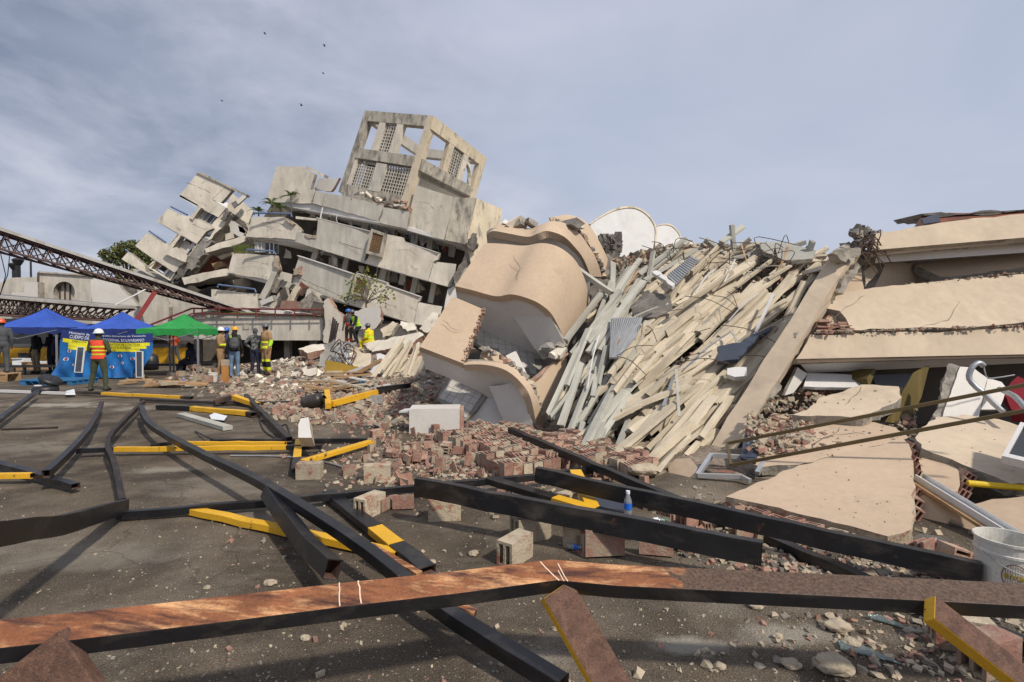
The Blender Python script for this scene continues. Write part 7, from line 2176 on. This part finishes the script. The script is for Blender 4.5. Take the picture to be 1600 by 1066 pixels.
panel('red_cushion', [(1566, 612), (1590, 588), (1600, 592), (1640, 600), (1640, 650), (1580, 640)], ((1566, 612, 7.3), (1590, 588, 7.4), (1580, 640, 7.0)), .2, ('red_fabric', 'red_fabric'), .01, .1, label='dark red upholstered cushion at the right edge', cat='cushion')
panel('dark_plank', [(1163, 680), (1190, 675), (1181, 722), (1157, 715)], ((1163, 680, 6.9), (1190, 675, 6.95), (1157, 715, 6.3)), .03, ('blue_sheet', 'blue_sheet'), .0, .2, label='dark blue-grey board lying beside the leaning column', cat='board')
panel('dark_sheet', [(925, 772), (975, 786), (985, 800), (960, 812), (938, 803)], ((925, 772, 5.1), (975, 786, 4.8), (938, 803, 4.65)), .01, ('blue_sheet', 'blue_sheet'), .005, .1, label='blue-black sheet lying beside the yellow forked bracket', cat='sheet')
for x, y, s, lbl in ((1360, 1030, .2, 'triangular shard of broken glass at the lower right'), (1395, 980, .14, 'small glass shard above the triangular one')):
    p = G(x, y); b = MB(); q = [p + Vector((-.12 * s / .2, .06, .02)), p + Vector((.13 * s / .2, -.05, .012)), p + Vector((-.02, .12 * s / .2, .03)), p + Vector((-.1, .12 * s / .2, .03))]
    b.prism(q, [v_ - Vector((0, 0, .006)) for v_ in q], 0, 0); mk('glass_shard', b, 'pane', label=lbl, cat='glass')
block_item('rubble_slab', 'grey dusty slab with hollow bricks behind the long black beam end', 'slab', [(1360, 850), (1400, 835), (1470, 838), (1500, 860), (1520, 900), (1440, 885), (1372, 868)], 4.2, 3.7, .1, ('old_concrete', 'core'), .03, .25)
# cracks in the yard debris: dusty wall bits along the right beams
for x, y, s, lbl in ((1005, 742, .32, 'pale crumbling lump between black beams near the heap foot'), (1150, 830, .2, 'pale lump of mortar between the beams'), (1230, 838, .2, 'pale stone right of the mortar lump between the beams')):
    stone('mortar_lump', Gh(x, y), s, 'chip_pale', lbl)

# ------------------------------------------------------------------ plants
def leafy(name, centers, n, size, mats_, parent, seed=1, flat=1.0):
    rs = np.random.default_rng(seed)
    V, F, M_ = [], [], []
    w_ = np.array([c[1] for c in centers]) ** 2
    w_ = w_ / w_.sum()
    for i in range(n):
        c, r = centers[rs.choice(len(centers), p=w_)]
        v = rs.normal(size=3); v /= np.linalg.norm(v)
        p = np.array(c) + v * r * rs.random() ** .45 * np.array([1, 1, flat])
        a = rs.normal(size=3); a /= np.linalg.norm(a)
        b = np.cross(a, rs.normal(size=3)); b /= np.linalg.norm(b)
        s = size * rs.uniform(.6, 1.3)
        o = len(V)
        V += [p - a * s * .5, p + b * s * .28, p + a * s * .5, p - b * s * .28]
        F.append((o, o + 1, o + 2, o + 3)); M_.append(int(rs.integers(0, len(mats_))))
    m_ = MB(); m_.v = [tuple(v) for v in V]; m_.f = F; m_.m = M_
    return mk(name, m_, mats_, parent)


def tree(label, x, yb, d, centers_px, n, size, mats_, seed, zb=0.0, trunk=.25):
    base = W(x, 500, d); base.z = zb
    t = thing('leafy_tree', label, 'tree', tuple(base))
    cs = [(tuple(W(cx, cy, d + dd)), r) for cx, cy, r, dd in centers_px]
    top = Vector(cs[0][0])
    m_ = MB(); m_.tube(crom([base, base.lerp(top, .4) + Vector((.1, 0, 0)), top], 8), [trunk * (1 - .08 * k) for k in range(9)], 8); mk('trunk', m_, 'bark', t)
    for c, r in cs[1:]:
        m_ = MB(); s = base.lerp(top, .55); m_.tube(crom([s, s.lerp(Vector(c), .5) + Vector((0, 0, .15 * r)), Vector(c)], 6), [trunk * .5 * (1 - .12 * k) for k in range(7)], 6); mk('limb', m_, 'bark', t)
    leafy('crown', cs, n, size, mats_, t, seed)
    return t


tree('broad green tree rising behind the sagging canopy and the annex', 205, 430, 46, [(196, 398, 1.2, 0), (176, 402, .9, .5), (214, 394, 1.1, 0), (232, 404, 1.1, 0), (188, 388, .6, 0), (206, 385, .6, .4), (225, 422, 1.2, 0), (163, 398, .5, 0), (238, 392, .5, 0)], 3400, .28, ['leaf_dark', 'leaf_olive', 'leaf_olive'], 3)
tree('low dark tree filling the gap between hall and annex', 232, 470, 31, [(196, 445, .7, 0), (212, 458, .8, 0), (228, 470, .8, 0), (206, 466, .6, 0)], 900, .2, ['leaf_dark', 'leaf_dark', 'leaf_olive'], 5)
st_ = W(572, 485, 26.2)
t = thing('sparse_tree', 'sparse small tree with yellow-green leaves before the lower balconies', 'tree', (st_.x, st_.y, H(st_.x, st_.y)))
rs_ = random.Random(4)
tips = []
m_ = MB(); b0 = W(573, 500, 26.2); m_.tube([(b0.x, b0.y, H(b0.x, b0.y)), tuple(b0), tuple(W(572, 476, 26.2))], [.07, .06, .05], 6); mk('trunk', m_, 'bark', t)
for (x, y) in ((548, 440), (538, 470), (556, 452), (570, 425), (584, 436), (602, 452), (600, 470), (590, 447), (562, 432), (545, 462), (608, 462), (578, 445)):
    e = W(x, y, 26.2 + rs_.uniform(-.6, .6)); s = W(572, 474 + rs_.uniform(-4, 4), 26.2)
    m_ = MB(); m_.tube(crom([s, s.lerp(e, .5) + Vector((0, 0, .12)), e], 5), [.03, .026, .02, .016, .012, .008], 5); mk('branch', m_, 'bark', t)
    tips += [(tuple(e), .33), (tuple(s.lerp(e, .7)), .25)]
leafy('leaves', tips, 330, .17, ['leaf_yellow', 'leaf_bright', 'leaf_olive', 'leaf_yellow'], t, 9)


def palm(label, x, yb, yt, d, n, L, seed):
    r = random.Random(seed)
    b = W(x, yb, d); tp = W(x + r.uniform(-1, 1), yt, d)
    t = thing('potted_palm', label, 'plant', tuple(b))
    m_ = MB(); m_.tube([b, b.lerp(tp, .6) + Vector((.03, 0, 0)), tp], [.05, .04, .035], 6); mk('stem', m_, 'bark', t)
    for k in range(n):
        a = k * math.tau / n + r.uniform(-.3, .3); el = r.uniform(.2, 1.1)
        dirv = Vector((math.cos(a) * math.cos(el), math.sin(a) * math.cos(el), math.sin(el)))
        sp = [tp + dirv * (L * f) + Vector((0, 0, -L * .55 * f * f)) for f in (0, .25, .5, .75, 1)]
        sp = crom(sp, 9)
        b_ = MB(); b_.tube(sp, .012, 4)
        for i in range(1, 10):
            tg = (sp[i] - sp[i - 1]).normalized(); sd = tg.cross(Vector((0, 0, 1))); sd = sd.normalized() if sd.length > .01 else Vector((1, 0, 0))
            for sg in (-1, 1):
                tip = sp[i] + sd * sg * L * .28 * (1.15 - i / 10) + tg * L * .16 + Vector((0, 0, -.05))
                o = sp[i]
                b_.add([o - tg * .03, o + tg * .03, tip], [(0, 1, 2)])
        mk('frond', b_, r.choice(('leaf_bright', 'leaf_olive', 'leaf_bright')), t)


palm('tallest palm on the second balcony of the main ruin', 455, 338, 306, 31.2, 11, .75, 1)
palm('bushy palm left of the tallest one on the second balcony', 424, 337, 318, 31.5, 13, .8, 2)
palm('low palm in the middle of the second balcony planter', 438, 338, 326, 31.4, 10, .8, 3)
palm('small palm at the left end of the second balcony', 404, 338, 330, 31.6, 10, .7, 4)
t = thing('balcony_grass', 'tuft of green grass growing on the third balcony', 'plant', tuple(W(378, 396, 30.7)))
b = MB(); r = random.Random(8)
for k in range(500):
    x = r.uniform(366, 392); o = W(x, 395, 30.6 + r.uniform(-.15, .3)); tip = o + Vector((r.uniform(-.25, .25), r.uniform(-.2, .2), r.uniform(.25, .62)))
    b.add([o + Vector((-.012, 0, 0)), o + Vector((.012, 0, 0)), tip], [(0, 1, 2)], r.choice((0, 1)))
g_ = mk('grass_blades', b, ['leaf_bright', 'leaf_olive'], t, kind='stuff')

# ------------------------------------------------------------------ birds
for i, (x, y, s) in enumerate(((507, 72, .55), (505, 115, .4), (414, 53, .5), (347, 158, .4), (471, 165, .6))):
    c = W(x, y, 75)
    t = thing('flying_bird', ('dark bird highest but one, above the tower', 'tiny bird just below it above the tower', 'topmost bird, left of the others', 'leftmost low bird over the annex', 'lowest bird, nearest the roof tower')[i], 'bird', tuple(c))
    m_ = MB(); m_.tube([c + Vector((-.3 * s, 0, .02)), c + Vector((-.1 * s, 0, 0)), c + Vector((.15 * s, 0, 0)), c + Vector((.32 * s, 0, .03))], [.02, .09 * s, .08 * s, .015], 6); mk('body', m_, 'hair', t)
    for sg in (-1, 1):
        m_ = MB(); q = [c + Vector((-.12 * s, 0, .03)), c + Vector((.12 * s, 0, .03)), c + Vector((.02 * s + .1, sg * .35 * s, .25 * s)), c + Vector((-.2 * s, sg * .75 * s, .12 * s)), c + Vector((-.16 * s, sg * .3 * s, .2 * s))]
        m_.prism(q, [v_ - Vector((0, 0, .02)) for v_ in q], 0, 0); mk('wing', m_, 'hair', t)


# ------------------------------------------------------------------ people
def base_joints(pose, h):
    s = h / 1.75
    J = dict(pelvis=(0, 0, .95), chest=(0, .01, 1.28), neck=(0, 0, 1.47), head=(0, .025, 1.63),
             shL=(-.185, 0, 1.42), elL=(-.25, -.03, 1.14), wrL=(-.25, .06, .90), shR=(.185, 0, 1.42), elR=(.25, -.03, 1.14), wrR=(.25, .06, .90),
             hiL=(-.09, 0, .93), knL=(-.11, .02, .50), anL=(-.12, -.03, .09), toL=(-.14, .13, .035), hiR=(.09, 0, .93), knR=(.11, .02, .50), anR=(.12, -.03, .09), toR=(.14, .13, .035))
    if pose == 'talk':                       # forearms raised in front
        J.update(elL=(-.25, .02, 1.15), wrL=(-.12, .25, 1.16), elR=(.25, .02, 1.15), wrR=(.10, .26, 1.12))
    if pose == 'stride':
        J.update(knL=(-.12, .16, .52), anL=(-.13, .18, .09), toL=(-.14, .34, .035), knR=(.13, -.06, .50), anR=(.16, -.22, .10), toR=(.18, -.07, .035), elL=(-.26, -.02, 1.14), wrL=(-.16, .20, 1.08), elR=(.26, .0, 1.14), wrR=(.18, .20, 1.10))
    if pose == 'apart':
        J.update(knL=(-.16, .03, .50), anL=(-.22, -.02, .09), toL=(-.26, .13, .035), knR=(.15, .02, .50), anR=(.20, -.04, .09), toR=(.24, .11, .035), elL=(-.27, .03, 1.15), wrL=(-.13, .22, 1.10), elR=(.27, .03, 1.15), wrR=(.11, .23, 1.08))
    if pose == 'hips':
        J.update(elL=(-.36, -.06, 1.18), wrL=(-.19, .06, 1.02), elR=(.30, -.02, 1.14), wrR=(.20, .14, .94))
    if pose == 'climb':
        J.update(pelvis=(0, 0, .88), chest=(0, .14, 1.18), neck=(0, .23, 1.35), head=(0, .30, 1.49), shL=(-.185, .20, 1.30), shR=(.185, .20, 1.30), elL=(-.22, .26, 1.03), wrL=(-.14, .42, .90), elR=(.23, .24, 1.03), wrR=(.16, .38, .84),
                 hiL=(-.09, 0, .86), hiR=(.09, 0, .86), knL=(-.13, .30, .66), anL=(-.13, .20, .26), toL=(-.14, .36, .21), knR=(.11, .06, .46), anR=(.12, -.05, .09), toR=(.13, .11, .035))
    if pose == 'sit':
        J.update(pelvis=(0, 0, .50), chest=(0, .08, .82), neck=(0, .12, 1.0), head=(0, .17, 1.15), shL=(-.185, .1, .95), shR=(.185, .1, .95), elL=(-.24, .12, .68), wrL=(-.14, .34, .62), elR=(.24, .12, .68), wrR=(.14, .34, .60),
                 hiL=(-.1, .02, .49), hiR=(.1, .02, .49), knL=(-.14, .44, .52), anL=(-.13, .40, .10), toL=(-.14, .56, .035), knR=(.14, .44, .52), anR=(.13, .46, .10), toR=(.14, .62, .035))
    return {k: Vector(v) * s for k, v in J.items()}, s


BONES = [('torso', 'pelvis', 'chest'), ('torso', 'chest', 'neck'), ('neck', 'neck', 'head'), ('armU', 'shL', 'elL'), ('armU', 'shR', 'elR'), ('armL', 'elL', 'wrL'), ('armL', 'elR', 'wrR'),
         ('legU', 'hiL', 'knL'), ('legU', 'hiR', 'knR'), ('legL', 'knL', 'anL'), ('legL', 'knR', 'anR'), ('foot', 'anL', 'toL'), ('foot', 'anR', 'toR')]


def ell(mb_, c, r, n=12, m=8, rot=None):
    prof = []
    o = len(mb_.v)
    for i in range(m + 1):
        th = math.pi * i / m
        for k in range(n):
            a = k * math.tau / n
            p = Vector((r[0] * math.sin(th) * math.cos(a), r[1] * math.sin(th) * math.sin(a), r[2] * math.cos(th)))
            if rot is not None:
                p = rot @ p
            mb_.v.append(tuple(Vector(c) + p))
    for i in range(m):
        for k in range(n):
            a, b = o + i * n + k, o + i * n + (k + 1) % n
            mb_.f.append((a, a + n, b + n, b)); mb_.m.append(0)


def person(label, loc, facing, h=1.75, pose='stand', top='navy', sleeve=True, pants='navy', shoe='boot', skin='skin', helmet=None, hair=True, vest=None, stripes=(), bulk=1.0, backpack=None, turn=0.0, beanie=None, long_hair=False, group=None):
    J, s = base_joints(pose, h)
    b = MB()
    k = s * bulk
    up_t = (J['chest'] - J['pelvis']).normalized()
    rot = align(Vector((1, 0, 0)), up_t)
    pel, che, nec, hd = J['pelvis'], J['chest'], J['neck'], J['head']
    ell(b, pel + up_t * .0, (.165 * k, .12 * k, .14 * s), rot=rot)
    ell(b, pel.lerp(che, .5), (.15 * k, .115 * k, .20 * s), rot=rot)
    ell(b, che + up_t * .02, (.175 * k, .125 * k, .21 * s), rot=rot)
    b.tube([J['shL'], che + up_t * .13 * s, J['shR']], [.062 * k, .085 * k, .062 * k], 10)
    b.tube([nec - up_t * .06, nec.lerp(hd, .6)], [.062 * s, .055 * s], 10)
    hr = Matrix.Rotation(turn, 3, 'Z')
    ell(b, hd + Vector((0, 0, .02)), (.076 * s, .095 * s, .112 * s), 14, 10, hr)
    ell(b, hd + hr @ Vector((0, .03, -.06)) * s, (.052 * s, .062 * s, .055 * s), 10, 7, hr)
    ell(b, hd + hr @ Vector((0, .10, -.015)) * s, (.013 * s, .022 * s, .022 * s), 8, 6, hr)
    for sg in (-1, 1):
        ell(b, hd + hr @ Vector((sg * .078, -.005, 0)) * s, (.014 * s, .022 * s, .032 * s), 8, 6, hr)
    for S in 'LR':
        b.tube([J['sh' + S], J['sh' + S].lerp(J['el' + S], .5), J['el' + S]], [.060 * k, .055 * k, .044 * k], 10)
        ell(b, J['sh' + S], (.064 * k,) * 3, 10, 7)
        b.tube([J['el' + S], J['el' + S].lerp(J['wr' + S], .35), J['wr' + S]], [.045 * k, .043 * k, .031 * s], 10)
        dv = (J['wr' + S] - J['el' + S]).normalized()
        b.tube([J['wr' + S], J['wr' + S] + dv * .045 * s, J['wr' + S] + dv * .085 * s], [.028 * s, .036 * s, .030 * s], 8)
        b.tube([J['hi' + S], J['hi' + S].lerp(J['kn' + S], .5), J['kn' + S]], [.092 * k, .082 * k, .060 * k], 12)
        ell(b, J['kn' + S], (.061 * k,) * 3, 10, 7)
        b.tube([J['kn' + S], J['kn' + S].lerp(J['an' + S], .35), J['an' + S]], [.060 * k, .060 * k, .045 * s], 12)
        fdir = (J['to' + S] - J['an' + S])
        b.tube([J['an' + S] - fdir * .35 + Vector((0, 0, -.03 * s)), J['an' + S].lerp(J['to' + S], .5) + Vector((0, 0, -.01)), J['to' + S]], [.046 * s, .05 * s, .036 * s], 10)
    # one continuous skin
    me0 = bpy.data.meshes.new('tmp'); me0.from_pydata(b.v, [], b.f)
    o0 = bpy.data.objects.new('tmp', me0); COL.objects.link(o0)
    md = o0.modifiers.new('r', 'REMESH'); md.mode = 'VOXEL'; md.voxel_size = .022
    sm = o0.modifiers.new('s', 'SMOOTH'); sm.iterations = 3; sm.factor = .5
    me = bpy.data.meshes.new_from_object(o0.evaluated_get(bpy.context.evaluated_depsgraph_get()))
    bpy.data.objects.remove(o0); bpy.data.meshes.remove(me0)
    nv = len(me.vertices)
    co = np.empty(nv * 3); me.vertices.foreach_get('co', co); co = co.reshape(-1, 3)
    no = np.empty(nv * 3); me.vertices.foreach_get('normal', no); no = no.reshape(-1, 3)
    fs = [tuple(p.vertices) for p in me.polygons]
    bpy.data.meshes.remove(me)
    fc = np.array([co[list(f)].mean(axis=0) for f in fs])
    rad = dict(torso=.16, neck=.07, armU=.055, armL=.042, legU=.085, legL=.055, foot=.05)
    best = np.full(len(fs), 9.0); who = np.zeros(len(fs), dtype=int)
    names = ['torso', 'neck', 'armU', 'armL', 'legU', 'legL', 'foot', 'hand', 'head']
    segs = [(n_, np.array(J[a]), np.array(J[c])) for n_, a, c in BONES]
    for S in 'LR':
        dv = (J['wr' + S] - J['el' + S]).normalized()
        segs.append(('hand', np.array(J['wr' + S] + dv * .02), np.array(J['wr' + S] + dv * .09)))
    segs.append(('head', np.array(hd + Vector((0, 0, -.06))), np.array(hd + Vector((0, 0, .06)))))
    rad.update(hand=.034, head=.10)
    for n_, a, c in segs:
        ab = c - a
        t_ = np.clip(((fc - a) @ ab) / max(1e-9, ab @ ab), 0, 1)
        dd = np.linalg.norm(fc - (a + t_[:, None] * ab), axis=1) / (rad[n_] * s)
        m_ = dd < best
        best[m_] = dd[m_]; who[m_] = names.index(n_)
    R = Matrix.Rotation(facing, 3, 'Z'); Rn = np.array(R); L = np.array(loc)
    t = thing('person', label, 'person', tuple(loc), group)

    def world(v):
        return np.asarray(v) @ Rn.T + L
    # fingers join the body mesh
    body = MB(); body.v = [tuple(v) for v in world(co)]; body.f = list(fs); body.m = [0] * len(fs)
    for S, sg in (('L', -1), ('R', 1)):
        wr = J['wr' + S]; dv = (wr - J['el' + S]).normalized()
        side = dv.cross(Vector((0, 1, 0)) if abs(dv.y) < .8 else Vector((0, 0, 1))).normalized(); pn = dv.cross(side).normalized()
        for q in range(4):
            o_ = wr + dv * .075 * s + side * (q - 1.5) * .017 * s
            l_ = (.062, .072, .068, .052)[q] * s
            pts = [o_, o_ + dv * l_ * .55 + pn * .008, o_ + dv * l_ * .9 + pn * l_ * .5]
            body.tube([world(p) for p in pts], [.0088 * s, .0082 * s, .006 * s], 6)
        o_ = wr + dv * .03 * s + side * .026 * s
        body.tube([world(p) for p in (o_, o_ + dv * .03 * s + side * .022 * s, o_ + dv * .058 * s + side * .024 * s + pn * .012)], [.011 * s, .0095 * s, .007 * s], 6)
    mk('body', body, skin, t, smooth=True)

    def garment(name, groups, off, mm, cond=None, parent=t):
        ids = [names.index(g) for g in groups]
        sel = [i for i in range(len(fs)) if who[i] in ids and (cond is None or cond(fc[i]))]
        used = sorted({v for i in sel for v in fs[i]})
        mp_ = {v: i for i, v in enumerate(used)}
        m_ = MB(); m_.v = [tuple(v) for v in world(co[used] + no[used] * off)]; m_.f = [tuple(mp_[v] for v in fs[i]) for i in sel]; m_.m = [0] * len(m_.f)
        return mk(name, m_, mm, parent, smooth=True) if m_.f else None
    waist = pel.z + .03 * s if pose != 'sit' else pel.z + .05 * s
    tors = garment('jacket' if sleeve else 'shirt', ['torso', 'armU'] + (['armL'] if sleeve else []), .010, top, lambda c: c[2] > waist or abs(c[0]) > .17)
    tr = garment('trousers', ['legU', 'legL', 'torso'], .007, pants, lambda c: c[2] <= waist + .02 and abs(c[0]) < .4)
    for sg in (-1, 1):
        garment('boot', ['foot'], .009, shoe, lambda c: c[0] * sg > 0)
    if vest:
        vs_ = garment('vest', ['torso'], .020, vest[0], lambda c: waist - .06 < c[2] < nec.z - .02)
        for z0, z1 in vest[2]:
            garment('reflective_band', ['torso'], .026, vest[1], lambda c: pel.z + z0 < c[2] < pel.z + z1, parent=vs_ or t)
    for grp, z0, z1, mm in stripes:
        for sg in ((0,) if 'torso' in grp else (-1, 1)):
            garment('reflective_band', grp, .016, mm, lambda c: z0 * s < c[2] < z1 * s and c[0] * sg >= 0)
    for sg in (-1, 1):
        m_ = MB(); e_ = hd + hr @ Vector((sg * .03, .092, .012)) * s; ell(m_, world(e_), (.009, .009, .007), 8, 6); mk('eye', m_, 'hair', t)
    m_ = MB(); e_ = [hd + hr @ Vector((x_, .088, -.062)) * s for x_ in (-.022, 0, .022)]; m_.tube([world(p) for p in e_], .005, 5); mk('mouth', m_, 'print_brown', t)
    if hair and not beanie:
        garment('hair', ['head'], .013, 'hair', lambda c: (hr.transposed() @ (Vector(c) - hd)).y < .035 * s and c[2] > hd.z - .05 * s)
    if long_hair:
        m_ = MB(); m_.tube([world(hd + Vector((0, -.05, .06)) * s), world(hd + Vector((0, -.10, -.06)) * s), world(hd + Vector((0, -.12, -.25)) * s)], [.085, .09, .045], 10); mk('long_hair', m_, 'hair', t, smooth=True)
    if beanie:
        garment('beanie', ['head', 'neck'], .016, beanie, lambda c: c[2] > hd.z - .01 * s or (c[1] < hd.y - .03 and c[2] > hd.z - .09 * s))
    if helmet:
        c = world(hd + Vector((0, 0, .045)) * s)
        hl = None
        m_ = MB(); m_.lathe([(.118 * s, -.01), (.116 * s, .02), (.104 * s, .065 * s), (.072 * s, .105 * s), (.03 * s, .122 * s), (.001, .125 * s)], c, 18); hl = mk('helmet', m_, helmet, t, smooth=True)
        m_ = MB(); f_ = R @ (hr @ Vector((0, 1, 0)))
        m_.lathe([(.108 * s, -.004), (.142 * s, -.014), (.144 * s, -.006), (.11 * s, .006)], Vector(c) + f_ * .018, 18); mk('brim', m_, helmet, hl, smooth=True)
    if backpack:
        bc = pel.lerp(nec, .62) + Vector((0, -.20, 0)) * s
        m_ = MB(); ell(m_, world(bc), (.17, .12, .24), 14, 10, R); bp_ = mk('backpack', m_, backpack, t, smooth=True)
        m_ = MB(); ell(m_, world(bc + Vector((0, -.08, -.08))), (.12, .07, .10), 12, 8, R); mk('front_pocket', m_, backpack, bp_, smooth=True)
        for sg in (-1, 1):
            m_ = MB(); m_.tube(crom([Vector(world(p)) for p in (nec + Vector((sg * .11, -.13, -.03)), nec + Vector((sg * .12, .03, -.01)), nec + Vector((sg * .12, .13, -.2)), nec + Vector((sg * .14, .0, -.42)))], 10), .022, 6); mk('strap', m_, backpack, bp_)
    return t


def at(x, y):
    p = G(x, y); return (p.x, p.y, 0)


def atd(x, d, z=None):
    p = W(x, 520, d); return (p.x, d, max(0, H(p.x, d) - .03) if z is None else z)


PI = math.pi
person('man in olive uniform, red and yellow vest and white helmet, seen from behind', at(155, 611), .15, 1.76, 'apart', 'olive', True, 'olive', vest=('hi_red', 'hi_yellow', ((.09, .135), (.20, .245), (.31, .355))), helmet='helmet_white', turn=1.0, bulk=1.06)
m_ = MB(); q = atd(2, 17.6)
t = thing('standing_crate', 'low dark crate under the man at the left edge', 'crate', (q[0], 17.6, 0))
for k in range(4):
    m_ = MB(); m_.box((q[0] - .3 + k * .2, 17.6, .27), (.17, .6, .03)); mk('slat', m_, 'wood', t)
for k in (-1, 1):
    m_ = MB(); m_.box((q[0], 17.6 + k * .24, .127), (.78, .06, .254)); mk('side', m_, 'wood', t)
person('man in dark jacket with orange helmet at the left edge', (q[0], 17.6, .287), .9, 1.82, 'stand', 'grey_cloth', True, 'grey_cloth', helmet='helmet_orange', bulk=1.1)
person('person in black top and khaki trousers in the shade of the left tent', atd(56, 20.6), PI * .9, 1.75, 'stand', 'black_cloth', True, 'khaki', skin='skin_dark')
person('person in navy clothes reaching to the left under the left tent', atd(80, 20.9), PI * .55, 1.75, 'talk', 'navy', True, 'navy', skin='skin')
person('person in dark clothes at the edge of the banner', atd(95, 20.6), PI * 1.2, 1.72, 'stand', 'purple', True, 'black_cloth', skin='skin_dark')
person('distant walker in orange shirt before the yellow wall', atd(272, 26.2, 0), 1.3, 1.75, 'stride', 'orange_cloth', False, 'grey_cloth', skin='skin_dark')
sq = atd(302, 19.8, 0)
t = thing('block_stack', 'low stack of blocks under the seated person', 'seat', sq)
for k in range(3):
    inst('brick', BRICK_M, Matrix.Translation((sq[0] + .02 + (k % 2) * .05, sq[1], .1 + .14 * k - .02)) @ Matrix.Rotation(1.57 * (k % 2), 4, 'Z') @ Matrix.Diagonal((1, 2.1, .7, 1)), t)
person('person in navy sitting in the shade of the green tent', (sq[0], sq[1], 0), PI / 2, 1.75, 'sit', 'navy', False, 'navy', skin='skin_dark', long_hair=True)
TANS = [(['armL', 'armU'], 1.10, 1.16, 'hi_yellow'), (['torso'], 1.02, 1.07, 'hi_yellow'), (['legL', 'legU'], .28, .34, 'hi_yellow')]
person('firefighter in tan gear with a white helmet talking, left of the group', atd(344, 18.9), -PI / 2 + .3, 1.76, 'talk', 'tan', True, 'tan', helmet='helmet_white', stripes=TANS[:1], bulk=1.18)
person('person with a blue helmet half hidden behind the group', atd(355, 20.4), PI * .6, 1.72, 'stand', 'purple', True, 'navy', helmet='helmet_blue', skin='skin_dark')
person('person with a yellow helmet and lime vest behind the backpack', atd(366.5, 19.3), -.2, 1.74, 'stand', 'olive', True, 'navy', helmet='helmet_yellow', vest=('lime', 'hi_yellow', ((.2, .25),)))
person('woman in black jacket and jeans wearing a grey backpack', atd(366, 18.3), .5, 1.64, 'stand', 'black_cloth', True, 'jeans', backpack='grey_cloth', long_hair=True)
person('man in camouflage jacket and grey beanie, seen from behind', atd(398.5, 18.5), .05, 1.68, 'hips', 'camo_cloth', True, 'navy', beanie='grey_cloth', bulk=1.06)
person('firefighter with grey helmet in tan and lime gear, facing the camera', atd(416, 18.3), PI * .8, 1.82, 'stand', 'tan', True, 'tan', helmet='helmet_grey', bulk=1.2,
       stripes=[(['armL', 'armU'], 1.0, 1.22, 'lime'), (['torso'], 1.12, 1.18, 'hi_yellow'), (['torso', 'legU'], .93, 1.0, 'hi_yellow'), (['legU', 'legL'], .48, .55, 'hi_yellow'), (['legU', 'legL'], .28, .48, 'black_cloth'), (['legL'], .17, .28, 'hi_yellow')])
person('worker with blue helmet and grey-orange suit standing on the mound', atd(545, 23.3), PI * .95, 1.72, 'stand', 'grey_cloth', True, 'grey_cloth', helmet='helmet_blue', stripes=[(['torso'], 1.0, 1.12, 'orange_cloth'), (['armU'], 1.2, 1.5, 'orange_cloth'), (['legL'], .1, .5, 'orange_cloth')])
person('worker in lime vest bending forward on the mound', atd(560, 22.9), PI * .75, 1.72, 'climb', 'black_cloth', True, 'black_cloth', helmet='helmet_grey', vest=('lime', 'hi_yellow', ((.15, .2),)))
z16 = W(580, 535, 21.6).z
person('firefighter in bright yellow suit sitting on a slab of the mound', (W(580, 520, 21.6).x, 21.6, z16 - .5), 1.2, 1.75, 'sit', 'yellow_cloth', True, 'yellow_cloth', helmet='helmet_grey', stripes=[(['torso'], .68, .74, 'lime'), (['armU'], .8, .86, 'lime')], bulk=1.15)
